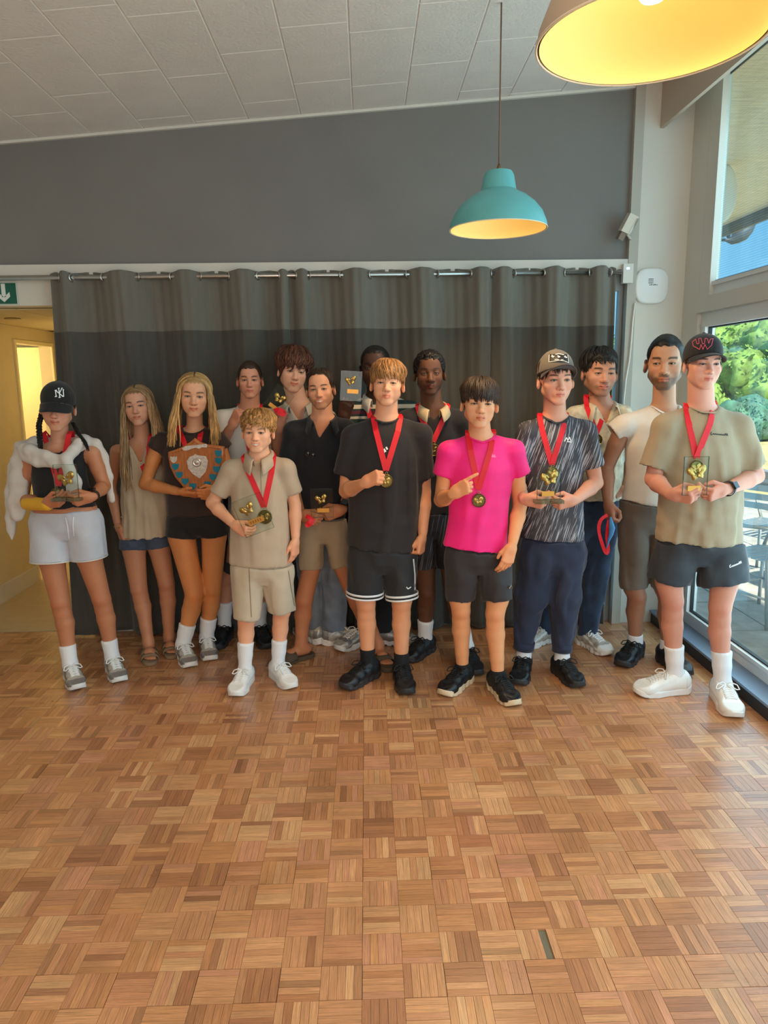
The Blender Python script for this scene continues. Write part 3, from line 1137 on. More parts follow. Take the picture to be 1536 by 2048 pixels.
# ------------------------------------------------------------------ heads
def head_mesh(o):
    """Head in its own frame (face towards -y, eyes at z=0, crown 0.117, chin -0.117). Returns verts, faces, colours."""
    jw, cw = o.get('jaw', 1.0), o.get('cheek', 1.0)
    sm = o.get('smile', 0.2)
    F = Field((-0.095, -0.125, -0.135), (0.095, 0.115, 0.125), 0.0031)
    F.ell((0, 0.012, 0.035), (0.0745, 0.094, 0.082), 0)
    F.ell((0, -0.022, -0.02), (0.066 * cw, 0.068, 0.075), 0.03)
    for s in (-1, 1):
        F.cone((s * 0.052 * jw, 0.0, -0.055), (s * 0.017 * jw, -0.060, -0.100), 0.020, 0.017, 0.022)
        F.ell((s * 0.043 * cw, -0.054, -0.026), (0.020, 0.021, 0.020), 0.025)
        F.ell((s * 0.036 * cw, -0.043, -0.055), tuple(q * o.get('full', 0.88) for q in (0.025, 0.030, 0.032)), 0.022)
        F.cone((s * 0.014, -0.081, 0.020), (s * 0.044, -0.068, 0.018), 0.0095, 0.008, 0.016)
    F.ell((0, -0.066, -0.101), (0.023 * jw, 0.018, 0.0155), 0.016)
    F.ell((0, -0.072, -0.066), (0.026, 0.019, 0.024), 0.02)
    F.ell((0, -0.062, 0.055), (0.05, 0.035, 0.04), 0.03)
    # eye sockets
    for s in (-1, 1):
        F.ell((s * 0.032, -0.098, -0.002), (0.019, 0.017, 0.0125), 0.014, op='d')
    # nose
    nw = o.get('nose', 1.0)
    F.cone((0, -0.082, 0.008), (0, -0.101, -0.033), 0.0075, 0.0105 * nw, 0.012)
    F.ell((0, -0.101, -0.036), (0.0115 * nw, 0.011, 0.0095), 0.008)
    for s in (-1, 1):
        F.ell((s * 0.0125 * nw, -0.091, -0.0385), (0.0085, 0.010, 0.0078), 0.007)
        F.ell((s * 0.0065 * nw, -0.099, -0.0475), (0.0042, 0.005, 0.004), 0.003, op='d')
        # lids: a ball with an almond opening
        F.ell((s * 0.032, -0.0735, 0.0), (0.0155, 0.0150, 0.0135), 0.006)
    eo = o.get('eye', 1.0)
    for s in (-1, 1):
        F.ell((s * 0.032, -0.089, -0.0005), (0.0125, 0.0085, 0.0046 * eo), 0.002, op='d')
    # lips
    zm = lambda x: -0.0685 + 0.0065 * sm * (x / 0.022) ** 2
    lw = 0.0225 + 0.004 * max(0, sm)
    lt = o.get('lips', 1.0)
    for s in (-1, 1):
        F.cone((s * 0.003, -0.0905, zm(0) + 0.0042), (s * lw, -0.0795 + 0.003 * 0, zm(lw)), 0.0050 * lt, 0.0024, 0.005)
        F.cone((0, -0.0885, zm(0) - 0.0052), (s * lw * 0.85, -0.0795, zm(lw * 0.85) - 0.001), 0.0060 * lt, 0.0025, 0.005)
    F.put((-lw, -0.10, -0.078), (lw, -0.07, -0.055),
          lambda X, Y, Z: np.maximum(np.abs(Z - (-0.0685 + 0.0065 * sm * (X / 0.022) ** 2)) - 0.0012, np.maximum(np.abs(X) - lw, Y + 0.0835)) + 0 * Y, 0.002, 'd')
    # ears
    for s in (-1, 1):
        M = np.array(Matrix.Rotation(s * math.radians(22), 3, 'Z') @ Matrix.Rotation(math.radians(-10), 3, 'X'))
        F.ell((s * 0.0830, 0.008, -0.012), (0.0095, 0.0205, 0.032), 0.006, M)
        F.ell((s * 0.0930, 0.001, -0.010), (0.0070, 0.011, 0.020), 0.004, M, 'd')
    nk = o.get('nk', 1.0)
    F.cone((0, 0.016, -0.05), (0, 0.020, -0.10), 0.045 * nk, 0.042 * nk, 0.03)
    v, f = F.mesh()
    x, y, z = v.T
    ax_ = np.abs(x)
    skin = np.array(o['skin'])
    col = np.tile(skin, (len(v), 1)) * (1 + 0.05 * wavy(v, 3, 6, (0.02, 0.06)))[:, None]

    def mixc(mask, c, a=1.0):
        m = np.clip(mask * a, 0, 1)[:, None]
        return col * (1 - m) + np.array(c) * m
    ss = lambda e0, e1, t: np.clip((t - e0) / (e1 - e0), 0, 1)
    front = ss(-0.03, -0.05, y)
    cheek = np.exp(-(((ax_ - 0.042) / 0.018) ** 2 + ((z + 0.03) / 0.016) ** 2)) * front
    red = np.array((skin[0] * 1.02, skin[1] * 0.80, skin[2] * 0.78))
    col = mixc(cheek, red, 0.55)
    col = mixc(np.exp(-((x / 0.014) ** 2 + ((z + 0.035) / 0.014) ** 2)) * front, red, 0.5)
    bd = o.get('beard')
    if bd is not None:
        jawm = np.maximum(ss(-0.052, -0.066, z) * ss(0.03, 0.015, y), 0)
        jawm = np.maximum(jawm, ss(0.052, 0.060, ax_) * ss(-0.005, -0.03, z) * ss(0.012, 0.002, y) * ss(-0.055, -0.04, y))
        jawm = np.maximum(jawm, ss(0.026, 0.020, ax_) * ss(-0.047, -0.052, z) * ss(-0.064, -0.060, z) * front)
        lowc = ss(-0.030, -0.062, z) * ss(0.034, 0.05, ax_)
        jawm = np.maximum(jawm, lowc * ss(0.03, 0.0, y)) * ss(-0.14, -0.115, z)
        col = mixc(jawm, bd[0], bd[1])
    lipc = np.array(o.get('lipc', (skin[0] * 0.92, skin[1] * 0.55, skin[2] * 0.55)))
    dz = z - zm(x)
    lm = ss(lw, lw - 0.004, ax_) * ss(0.0105 * lt, 0.0075 * lt, dz) * ss(-0.0120 * lt, -0.009 * lt, dz) * ss(-0.074, -0.078, y)
    col = mixc(lm, lipc, 0.85)
    if o.get('teeth'):
        tm = ss(0.0185, 0.015, ax_) * ss(0.0046, 0.0030, np.abs(dz + 0.0006)) * front
        col = mixc(tm, (0.75, 0.70, 0.62), 0.95)
    else:
        col = mixc(ss(0.0026, 0.0010, np.abs(dz)) * ss(lw + 0.001, lw - 0.003, ax_) * front, lipc * 0.30, 0.8)
    bc = np.array(o['brow'])
    zb = 0.0205 + 0.0045 * (1 - ((ax_ - 0.036) / 0.024) ** 2) + o.get('browz', 0)
    th = 0.0036 * o.get('browt', 1.0)
    bm = ss(th + 0.0015, th - 0.0005, np.abs(z - zb)) * ss(0.012, 0.017, ax_) * ss(0.056, 0.050, ax_) * front
    col = mixc(bm, bc, 0.85)
    # lash line round the eye opening
    ex, ez = (ax_ - 0.032) / 0.0150, (z + 0.0005) / (0.0068 * eo)
    er = np.sqrt(ex ** 2 + ez ** 2)
    lash = ss(1.25, 1.0, er) * front * (z > -0.0015)
    col = mixc(lash, bc * 0.35, 0.85)
    col = mixc(ss(1.35, 1.0, er) * front * (z <= -0.0015), skin * 0.62, 0.7)
    for s in (-1, 1):   # nostrils
        col = mixc(np.exp(-(((x - s * 0.0065) / 0.0035) ** 2 + ((z + 0.0475) / 0.003) ** 2)) * (y < -0.085), skin * 0.15, 0.8)
    hc = o.get('scalp')
    if hc is not None:
        col = mixc(ss(-0.004, 0.004, z - hairline(y, o) + 0.003 * np.sin(x * 300)), hc, o.get('scalp_a', 0.95))
    V, Fc, C = [v], [f], [col]
    nb = len(v)
    for s in (-1, 1):
        u = np.concatenate([np.linspace(0, 0.9, 10), np.linspace(1.1, math.pi, 6)])
        w = np.linspace(0, 2 * math.pi, 20, endpoint=False)
        U, W = np.meshgrid(u, w, indexing='ij')
        n = np.stack([np.sin(U) * np.cos(W), -np.cos(U), np.sin(U) * np.sin(W)], -1).reshape(-1, 3)
        g = o.get('gaze', (0, 0))
        c = np.array((s * 0.032, -0.0735, 0.0))
        ev = c + n * 0.0128
        gd = np.array((g[0], -1, g[1]))
        gd = gd / np.linalg.norm(gd)
        ang = np.arccos(np.clip(n @ gd, -1, 1))
        ecol = np.where((ang < 0.52)[:, None], np.array(o.get('iris', (0.045, 0.026, 0.014))), np.array(o.get('white', (0.40, 0.36, 0.33))))
        ecol = np.where((ang < 0.26)[:, None], np.array((0.003, 0.003, 0.003)), ecol)
        q = []
        for a in range(15):
            for b in range(20):
                q.append((nb + a * 20 + b, nb + a * 20 + (b + 1) % 20, nb + (a + 1) * 20 + (b + 1) % 20, nb + (a + 1) * 20 + b))
        V.append(ev)
        Fc.append(np.array(q))
        C.append(ecol)
        nb += len(ev)
    return np.concatenate(V), np.concatenate(Fc), np.concatenate(C)


HL_Y = np.array([-0.11, -0.075, -0.06, -0.045, -0.03, -0.012, 0.02, 0.05, 0.075, 0.11])
HL_Z = np.array([0.078, 0.075, 0.058, 0.030, 0.006, -0.004, 0.012, -0.045, -0.062, -0.066])


def hairline(y, o):
    return np.interp(y, HL_Y, HL_Z) + o.get('hairup', 0.0) * (y < -0.045)


def hair_cap(o, thick=0.012, noise=0.003, seed=1, lam=(0.012, 0.04), top=0.0, h=0.005, feather=0.028):
    """Hair grown from the skull: full thickness above, feathering into the skin at the hairline."""
    F = Field((-0.115, -0.13, -0.11), (0.115, 0.14, 0.165), h)
    F.ell((0, 0.012, 0.035), (0.0745, 0.094, 0.082), 0)
    F.ell((0, -0.062, 0.055), (0.05, 0.035, 0.04), 0.03)
    F.ell((0, -0.022, -0.02), (0.064, 0.066, 0.073), 0.03)
    X, Y, Z = F.ax[0][:, None, None], F.ax[1][None, :, None], F.ax[2][None, None, :]
    zl = np.interp(Y, HL_Y, HL_Z) + o.get('hairup', 0) * (Y < -0.045) + 0.004 * np.sin(X * 170 + 2) * (Y < -0.03)
    t = np.clip((Z - zl) / feather, 0, 1)
    t = t * t * (3 - 2 * t)
    tt = np.where(Z - zl < 0, -0.008 + 0 * t, 0.0012 + thick * t + top * np.clip((Z - 0.06) / 0.06, 0, 1) * np.clip(1.3 - np.abs(X) / 0.06, 0, 1))
    ear = np.clip(1.4 - np.sqrt(((np.abs(X) - 0.082) / 0.025) ** 2 + ((Y - 0.006) / 0.024) ** 2 + ((Z + 0.012) / 0.030) ** 2), 0, 1)
    F.F = (F.F - tt * (1 - ear) + 0.008 * ear).astype(np.float32)
    v, f = F.mesh()
    if noise:
        n = vnormals(v, f)
        v = v + n * (noise * wavy(v, seed, 14, lam))[:, None]
    return v, f


EC = np.array((0, 0.013, 0.036))
ER = np.array((0.0745, 0.0945, 0.082))


def lock_tubes(paths, n=5):
    """paths: list of (points Nx3, radii N). Returns one joined mesh of tapered locks."""
    V, Fc, S = [], [], []
    b = 0
    rs = np.random.default_rng(len(paths))
    ang = np.linspace(0, 2 * math.pi, n, endpoint=False)
    for P, R in paths:
        m = len(P)
        T = np.gradient(P, axis=0)
        T /= np.maximum(np.linalg.norm(T, axis=1, keepdims=True), 1e-9)
        up = P - EC
        up = up - T * np.sum(up * T, 1, keepdims=True)
        up /= np.maximum(np.linalg.norm(up, axis=1, keepdims=True), 1e-9)
        side = np.cross(T, up)
        ring = P[:, None, :] + (side[:, None, :] * np.cos(ang)[None, :, None] * 1.25 + up[:, None, :] * np.sin(ang)[None, :, None] * 0.8) * np.asarray(R)[:, None, None]
        V.append(ring.reshape(-1, 3))
        i = np.arange(m - 1)[:, None] * n
        k = np.arange(n)[None, :]
        k2 = (k + 1) % n
        Fc.append(np.stack([b + i + k, b + i + k2, b + i + n + k2, b + i + n + k], -1).reshape(-1, 4))
        S.append(np.full(m * n, rs.uniform(0.55, 1.5)) * np.repeat(np.linspace(0.8, 1.15, m), n))
        b += m * n
    return np.concatenate(V), np.concatenate(Fc), np.concatenate(S)


def mop(seed, n=230, lift=0.012, front=0.025, side=0.0, back=-0.05, curl=0.0, thick=0.0062, crown=(0.0, 0.03), sweep=0.0, jitter=0.012, fwd=1.0, temple=0.012, segs=9):
    """Locks that start round the crown and fall outwards; front/side/back are the end heights."""
    r = np.random.default_rng(seed)
    out = []
    for i in range(n):
        ph = r.uniform(-math.pi, math.pi)
        if fwd > 1 and r.random() < 0.4:
            ph = r.normal() * 0.7
        cph = math.cos(ph)
        if abs(ph) < 0.65:
            zend = front + temple * 0.0 + r.normal() * jitter
        elif abs(ph) < 1.15:
            u = (abs(ph) - 0.65) / 0.5
            zend = front * (1 - u) + (side + temple) * u + r.normal() * jitter * 0.8
        elif abs(ph) < 2.0:
            zend = side + r.normal() * jitter * 0.6
        else:
            zend = back + r.normal() * jitter
        th1 = math.acos(np.clip((zend - EC[2]) / (ER[2] + lift), -0.98, 0.98))
        th0 = r.uniform(0.02, 0.75) * min(1.0, th1)
        th = np.linspace(th0, th1, segs)
        t = np.linspace(0, 1, segs)
        ph_t = ph + sweep * t ** 1.5 + r.normal() * 0.16 * t
        off = lift * (0.75 + 0.5 * r.random()) * np.sin(np.clip(t * 1.1 + 0.25, 0, 1) * math.pi * 0.85) + 0.004
        E = ER + off[:, None]
        P = EC + E * np.stack([np.sin(th) * np.sin(ph_t), -np.sin(th) * np.cos(ph_t), np.cos(th)], 1)
        P[:, 1] += crown[1] * (1 - t) * 0.6
        P[:, 0] += crown[0] * (1 - t)
        P[:, 1] -= 0.019 * np.exp(-((P[:, 2] - 0.052) / 0.042) ** 2) * np.clip(-P[:, 1] / 0.075, 0, 1) * np.clip(1.25 - np.abs(P[:, 0]) / 0.06, 0, 1)
        if curl:
            w = 2 * math.pi * (t * r.uniform(1.2, 2.4)) + r.uniform(0, 6.28)
            a = curl * (0.3 + t)
            P = P + np.stack([np.sin(w) * a, np.cos(w) * a * 0.7, np.cos(w + 1) * a], 1)
        R = thick * r.uniform(0.7, 1.2) * np.clip(1.15 - t ** 2.2, 0.12, 1) * np.clip(t * 5 + 0.35, 0, 1)
        out.append((P, R))
    return out


def long_hair(seed, n, length, part=0.0, width=0.0, front_pull=0.0, thick=0.006, fwd=0.5, wave=0.004, left=1.0, right=1.0):
    """Straight long hair from a centre parting; locks run over the side of the head and hang to z=-length."""
    r = np.random.default_rng(seed)
    out = []
    for i in range(n):
        s = -1 if r.random() < 0.5 else 1
        y0 = r.uniform(-0.068, 0.085)
        # over the skull
        y1 = y0 * 0.85 + 0.012
        th = np.linspace(0.06, 1.75, 8)
        cy = (y0 - EC[1]) / (ER[1] + 0.008)
        rad = math.sqrt(max(0.05, 1 - cy * cy))
        lift = 0.010 + 0.006 * r.random()
        X = EC[0] + part + s * np.sin(th) * (ER[0] + lift + width) * rad
        Z = EC[2] + np.cos(th) * (ER[2] + lift) * rad
        Y = np.full(8, y0) + (y1 - y0) * np.linspace(0, 1, 8)
        if y0 < -0.045:   # curtain pieces framing the face swing outward
            X = X + s * 0.018 * np.linspace(0, 1, 8)
        P0 = np.stack([X, Y, Z], 1)
        L = length * r.uniform(0.82, 1.04) * (left if s < 0 else right)
        m = 12
        t = np.linspace(0.08, 1, m)
        e = P0[-1]
        infront = (y0 < 0.0 + 0.06 * fwd)
        drift = (-0.055 - front_pull if infront else 0.045)
        zx = e[2] - (e[2] + L) * t
        xx = e[0] + s * (0.012 * np.sin(t * 2.2)) + s * 0.022 * (t if infront else 0.6 * t) + r.normal() * 0.010 * t
        yy = e[1] + drift * np.clip(t * 1.5, 0, 1) + wave * np.sin(t * 9 + i)
        P = np.concatenate([P0, np.stack([xx + wave * np.sin(t * 7 + i), yy, zx], 1)])
        tt = np.linspace(0, 1, len(P))
        R = thick * r.uniform(0.7, 1.25) * np.clip(1.1 - tt ** 4, 0.25, 1) * np.clip(tt * 6 + 0.4, 0, 1)
        out.append((P, R))
    return out


# ------------------------------------------------------------------ hands
FING = [(0.088, 0.0265, 0.074), (0.092, 0.0085, 0.082), (0.088, -0.0095, 0.076), (0.080, -0.0265, 0.060)]


def hand_mesh(kind, thumb, scale=1.0):
    """Hand frame: wrist at origin, fingers +x, back of the hand +z, thumb side = thumb*y."""
    C = {'hang': [(18, 22, 14), (22, 26, 16), (26, 30, 18), (32, 34, 20)], 'fist': [(78, 96, 62)] * 4, 'hold': [(48, 42, 26), (52, 46, 28), (56, 48, 30), (58, 50, 30)],
         'point': [(12, 8, 6), (74, 92, 60), (80, 95, 60), (84, 95, 60)], 'flat': [(10, 10, 8)] * 4, 'cup': [(30, 30, 20), (34, 32, 22), (38, 34, 24), (42, 36, 24)],
         'grip': [(62, 68, 40), (66, 70, 42), (70, 72, 44), (72, 74, 44)]}[kind]
    T = {'hang': ((0.052, 0.043, -0.016), (0.083, 0.046, -0.026)), 'fist': ((0.058, 0.036, -0.030), (0.080, 0.008, -0.042)), 'hold': ((0.058, 0.040, -0.032), (0.090, 0.030, -0.042)),
         'point': ((0.056, 0.036, -0.030), (0.082, 0.010, -0.040)), 'flat': ((0.052, 0.050, -0.010), (0.082, 0.062, -0.012)), 'cup': ((0.056, 0.046, -0.020), (0.086, 0.044, -0.032)),
         'grip': ((0.056, 0.040, -0.034), (0.086, 0.022, -0.046))}[kind]
    F = Field((-0.04, -0.075, -0.10), (0.185, 0.075, 0.035), 0.0036)
    bn = [0.030, 0.010, -0.010, -0.028]
    for (kx, ky, L), y in zip(FING, bn):
        F.cone((0.012, y * 0.62 * thumb, 0), (kx, ky * thumb, 0.001), 0.0135, 0.0115, 0.011)
    F.cone((0.020, 0.02 * thumb, -0.006), (0.062, 0.022 * thumb, -0.008), 0.014, 0.010, 0.014)
    F.cone((0.02, -0.018 * thumb, -0.007), (0.06, -0.022 * thumb, -0.007), 0.012, 0.009, 0.012)
    F.cone((-0.006, 0, 0), (0.018, 0, 0), 0.0255, 0.0255, 0.014, flat=((0, 0, 1), 0.82))
    tips = []
    for (kx, ky, L), cu in zip(FING, C):
        p = np.array((kx, ky * thumb, 0.0))
        a = 0
        spread = ky * 1.8 * thumb * (0.35 if kind in ('fist', 'grip', 'hold') else 1.0)
        for seg, (l, r0, r1) in enumerate(((0.46, 0.0098, 0.0089), (0.30, 0.0089, 0.0082), (0.24, 0.0082, 0.0072))):
            a += math.radians(cu[seg])
            q = p + L * l * np.array((math.cos(a) * math.cos(spread), math.sin(spread) * (1 if seg == 0 else 0.6), -math.sin(a)))
            F.cone(p, q, r0, r1, 0.0022)
            p = q
        tips.append(p)
    t0 = np.array((0.022, 0.024 * thumb, -0.008))
    t1 = np.array((T[0][0], T[0][1] * thumb, T[0][2]))
    t2 = np.array((T[1][0], T[1][1] * thumb, T[1][2]))
    F.cone(t0, t1, 0.0145, 0.0108, 0.008)
    F.cone(t1, t2, 0.0108, 0.0082, 0.003)
    v, f = F.mesh()
    return v * scale, f, t2


HAND_CACHE = {}


def get_hand(kind, thumb):
    if (kind, thumb) not in HAND_CACHE:
        HAND_CACHE[kind, thumb] = hand_mesh(kind, thumb)
    return HAND_CACHE[kind, thumb]



# ================================================================== shoes
def shoe_parts(kind):
    """Returns dict of part -> (verts, faces) in the shoe frame (toe +y, ankle over the origin)."""
    out = {}
    F = Field((-0.062, -0.085, 0.0), (0.062, 0.212, 0.15), 0.0042)
    low = kind in ('court', 'runner', 'black')
    F.ell((0, -0.030, 0.052), (0.037, 0.043, 0.060), 0)
    F.cone((0, -0.028, 0.060), (0, 0.070, 0.058), 0.038, 0.036, 0.03)
    F.cone((0, 0.04, 0.050), (0, 0.135, 0.036), 0.040, 0.044, 0.03, flat=((0, 0, 1), 0.85))
    F.ell((0.002, 0.142, 0.036), (0.047, 0.058, 0.034 if kind != 'court' else 0.037), 0.025)
    F.cone((0, 0.005, 0.07), (0, 0.012, 0.112), 0.040, 0.036, 0.022)
    F.cone((0, 0.045, 0.085), (0, 0.030, 0.122), 0.022, 0.020, 0.014, flat=((0, 1, 0), 0.5))
    F.half((0, 0, 0.020), (0, 0, -1))
    F.half((0, 0, 0.112), (0, 0.34, 1))
    F.cone((0, -0.008, 0.075), (0, -0.002, 0.17), 0.030, 0.038, 0.006, op='d')
    v, f = F.mesh()
    n = vnormals(v, f)
    if kind in ('runner', 'black'):
        v = v + n * (0.0016 * np.sin(v[:, 1] * 120 + np.abs(v[:, 0]) * 90) * (v[:, 2] < 0.08))[:, None]
    out['upper'] = (v, f)
    S = Field((-0.062, -0.085, -0.002), (0.062, 0.215, 0.05), 0.0040)
    chunk = {'court': 0.030, 'runner': 0.034, 'black': 0.034}[kind]

    def fn(X, Y, Z):
        t = np.clip((Y + 0.04) / 0.19, 0, 1)
        r = np.interp(t, [0, 0.25, 0.45, 0.75, 1.0], [0.040, 0.039, 0.040, 0.052, 0.046])
        yy = np.clip(Y, -0.042, 0.158)
        d2 = np.sqrt(X ** 2 + (Y - yy) ** 2) - r
        zb = 0.055 * np.clip((Y - 0.13) / 0.08, 0, 1) ** 2 * 0.45 + 0.010 * np.clip((-0.05 - Y) / 0.03, 0, 1)
        zt = chunk + 0.008 * np.clip((0.02 - Y) / 0.08, 0, 1) + zb * 0.7
        if kind != 'court':
            d2 = d2 - 0.0025 * np.sin(Y * 150) * (Z < chunk * 0.75)
        return np.maximum(d2, np.maximum(Z - zt, zb - Z))
    S.put(S.o, S.o + S.h * S.n, fn)
    if kind == 'runner':
        for q in (0.02, -0.02):
            S.cone((-0.07, 0.035 + q, 0.004), (0.07, 0.035 + q, 0.004), 0.006, 0.006, 0.002, op='d')
    out['sole'] = S.mesh()
    bv = BVHTree.FromPolygons([tuple(p) for p in out['upper'][0]], [tuple(q) for q in out['upper'][1]])

    def top(x, y):
        h = bv.ray_cast(Vector((x, y, 0.3)), Vector((0, 0, -1)))
        return (h[0].z if h[0] else 0.05) + 0.002
    m = MB()
    ys = np.linspace(0.052, 0.118, 6)
    for i, y in enumerate(ys):
        w = 0.024
        for sgn in (-1, 1):
            y2 = y + 0.011
            pts = [(sgn * w * (1 - 2 * t), y + (y2 - y) * t, 0) for t in np.linspace(0, 1, 7)]
            m.tube([(a, b, top(a, b)) for a, b, _ in pts], 0.0030, 6)
    zt = top(0, 0.05) + 0.004
    for sgn in (-1, 1):
        loop = [(0, 0.05, zt), (sgn * 0.018, 0.052, zt + 0.012), (sgn * 0.042, 0.062, zt + 0.006), (sgn * 0.050, 0.074, zt - 0.010), (sgn * 0.038, 0.072, zt - 0.012), (sgn * 0.015, 0.058, zt - 0.001), (0, 0.05, zt)]
        P = []
        for i in range(len(loop) - 1):
            for t in (0, 0.5):
                P.append(tuple(np.array(loop[i]) * (1 - t) + np.array(loop[i + 1]) * t))
        P.append(loop[-1])
        m.tube(P, 0.0028, 6)
        m.tube([(0, 0.05, zt), (sgn * 0.012, 0.066, zt - 0.004), (sgn * 0.026, 0.082, zt - 0.018), (sgn * 0.034, 0.090, zt - 0.030)], 0.0026, 6)
    out['laces'] = (np.array(m.v), m.f)
    # side stripe on both flanks (a tick shape) and a toe cap / overlay
    tick = [(-0.05, 0.050), (-0.02, 0.046), (0.02, 0.046), (0.075, 0.062), (0.078, 0.064), (0.02, 0.040), (-0.01, 0.036), (-0.03, 0.038), (-0.045, 0.044)]
    m2 = MB()
    for sgn in (-1, 1):
        up_, dn = [], []
        for k in range(15):
            t = k / 14
            y = -0.045 + 0.115 * t
            zc = 0.047 + 0.030 * (1 - t) ** 2.2 - 0.0 * t
            wd = 0.0012 + 0.0075 * math.sin(math.pi * min(1, (1 - t) * 0 + t * 1.6 if t < 0.3 else 1.0) * 0.5) * (1 - max(0, (0.35 - t) / 0.35) ** 2 * 0.6)
            wd = 0.001 + 0.008 * (t ** 0.7) * (1 if t < 0.8 else max(0.1, (1 - t) / 0.2))
            y = 0.072 - 0.115 * t if False else y
            for lst, zz in ((up_, zc + wd), (dn, zc - wd)):
                h = bv.ray_cast(Vector((sgn * 0.2, y, zz)), Vector((-sgn, 0, 0)))
                x = (abs(h[0].x) if h[0] else 0.036) + 0.0012
                lst.append((sgn * x, y, zz))
        m2.quadgrid([up_, dn] if sgn > 0 else [dn, up_])
    out['side_stripe'] = (np.array(m2.v), m2.f)
    # overlays: heel counter and toe guard as an offset skin of the upper
    v, f = out['upper']
    nn = vnormals(v, f)
    cen = v[f].mean(1)
    sel = ((cen[:, 1] < -0.038) & (cen[:, 2] < 0.085)) | ((cen[:, 1] > 0.150) & (cen[:, 2] < 0.060)) | ((np.abs(cen[:, 2] - (0.088 - 0.35 * cen[:, 1])) < 0.006) & (cen[:, 1] > 0.02) & (np.abs(cen[:, 0]) > 0.016))
    fs = f[sel]
    used = np.unique(fs)
    rm = np.full(len(v), -1)
    rm[used] = np.arange(len(used))
    out['overlay'] = (v[used] + nn[used] * 0.0016, rm[fs])
    return out


SHOES = {}
SHOE_MESH = {}


def add_shoe(person, kind, A, toe, s, mats, lacem, stripe=None, overlay=None, label=None):
    """A: floor point under the ankle, toe: floor point at the toe, both in the person's frame."""
    if kind not in SHOES:
        SHOES[kind] = shoe_parts(kind)
    d = np.array((toe[0] - A[0], toe[1] - A[1]))
    a = math.atan2(d[1], d[0]) - math.pi / 2
    M = np.array(Matrix.Rotation(a, 3, 'Z'))
    T = np.array((A[0], A[1], 0.0))
    pt = SHOES[kind]
    def part(n, nm, m, parent):
        key = (kind, n, m.name)
        if key not in SHOE_MESH:
            o = new_obj(nm, pt[n][0], pt[n][1], m, parent, True)
            SHOE_MESH[key] = o.data
        else:
            o = bpy.data.objects.new(nm, SHOE_MESH[key])
            COL.objects.link(o)
            o.parent = parent
        return o
    sh = part('upper', 'shoe', mats[0], person)
    sh.location = tuple(T)
    sh.rotation_euler = (0, 0, a)
    sh.scale = (s, s, s)
    if label:
        sh['label'] = label
    part('sole', 'sole', mats[1], sh)
    part('laces', 'laces', lacem, sh)
    if stripe is not None:
        part('side_stripe', 'side_stripe', stripe, sh)
    if overlay is not None:
        part('overlay', 'overlay', overlay, sh)
    return sh


def add_sandal(person, A, toe, s, m_sole, m_strap, style='slide'):
    d = np.array((toe[0] - A[0], toe[1] - A[1]))
    a = math.atan2(d[1], d[0]) - math.pi / 2
    M = np.array(Matrix.Rotation(a, 3, 'Z'))
    T = np.array((A[0], A[1], 0.0))
    S = Field((-0.06, -0.085, 0.0), (0.06, 0.20, 0.04), 0.004)

    def fn(X, Y, Z):
        t = np.clip((Y + 0.04) / 0.19, 0, 1)
        r = np.interp(t, [0, 0.25, 0.45, 0.75, 1.0], [0.038, 0.036, 0.037, 0.050, 0.044])
        d2 = np.sqrt(X ** 2 + (Y - np.clip(Y, -0.042, 0.148)) ** 2) - r
        return np.maximum(d2, np.maximum(Z - 0.024, 0.001 - Z))
    S.put(S.o, S.o + S.h * S.n, fn)
    v, f = S.mesh()
    sh = new_obj('sandal', (v * s) @ M.T + T, f, m_sole, person, True)
    for y0, y1, hh in (((0.035, 0.080, 0.066), (0.088, 0.135, 0.052)) if style == 'buckle' else ((0.050, 0.128, 0.060),)):
        rows = []
        for k in range(17):
            t = math.pi * k / 16
            w = 0.049
            rows.append([(math.cos(t) * w * (1.0 if z else 1), y, 0.020 + math.sin(t) ** 0.75 * (hh - 0.020) * q) for y, q, z in ((y0, 1.08, 0), ((y0 + y1) / 2, 1.0, 0), (y1, 0.86, 0))])
        m = MB().quadgrid(rows)
        o = new_obj('strap', (np.array(m.v) * s) @ M.T + T, m.f, m_strap, sh, True)
        so = o.modifiers.new('t', 'SOLIDIFY')
        so.thickness = 0.004
    return sh


def foot_field(F, A, toe, s):
    """Bare foot blended into a body field."""
    d = np.array((toe[0] - A[0], toe[1] - A[1]))
    d /= np.linalg.norm(d)
    fx = np.array((d[0], d[1], 0))
    sx = np.array((d[1], -d[0], 0))
    P = lambda x, y, z: np.array((A[0], A[1], 0)) + (sx * x + fx * y) * s + np.array((0, 0, z * s))
    F.cone(P(0, -0.03, 0.055), P(0, 0.075, 0.052), 0.030 * s, 0.026 * s, 0.02)
    F.cone(P(0, -0.03, 0.06), P(0, 0.0, 0.10), 0.030 * s, 0.030 * s, 0.02)
    F.cone(P(-0.016, 0.07, 0.046), P(-0.022, 0.118, 0.036), 0.022 * s, 0.016 * s, 0.015)
    F.cone(P(0.016, 0.07, 0.046), P(0.022, 0.112, 0.035), 0.022 * s, 0.014 * s, 0.015)
    for i, x in enumerate((-0.030, -0.013, 0.002, 0.016, 0.029)):
        F.cone(P(x * 0.9, 0.112 - 0.004 * i, 0.034), P(x, (0.152, 0.153, 0.148, 0.141, 0.131)[i], 0.033), 0.0105 * s, (0.0098, 0.008, 0.008, 0.0075, 0.007)[i] * s, 0.004)


# ================================================================== people
M_skin = mat('skin', (0.5, 0.3, 0.2), 0.48, attr='col', spec=0.35, bump=0.05, bscale=300, bdist=0.001)
_b = M_skin.node_tree.nodes['Principled BSDF']
_b.inputs['Subsurface Weight'].default_value = 0.12
_b.inputs['Subsurface Radius'].default_value = (0.012, 0.005, 0.003)
_b.inputs['Subsurface Scale'].default_value = 0.5


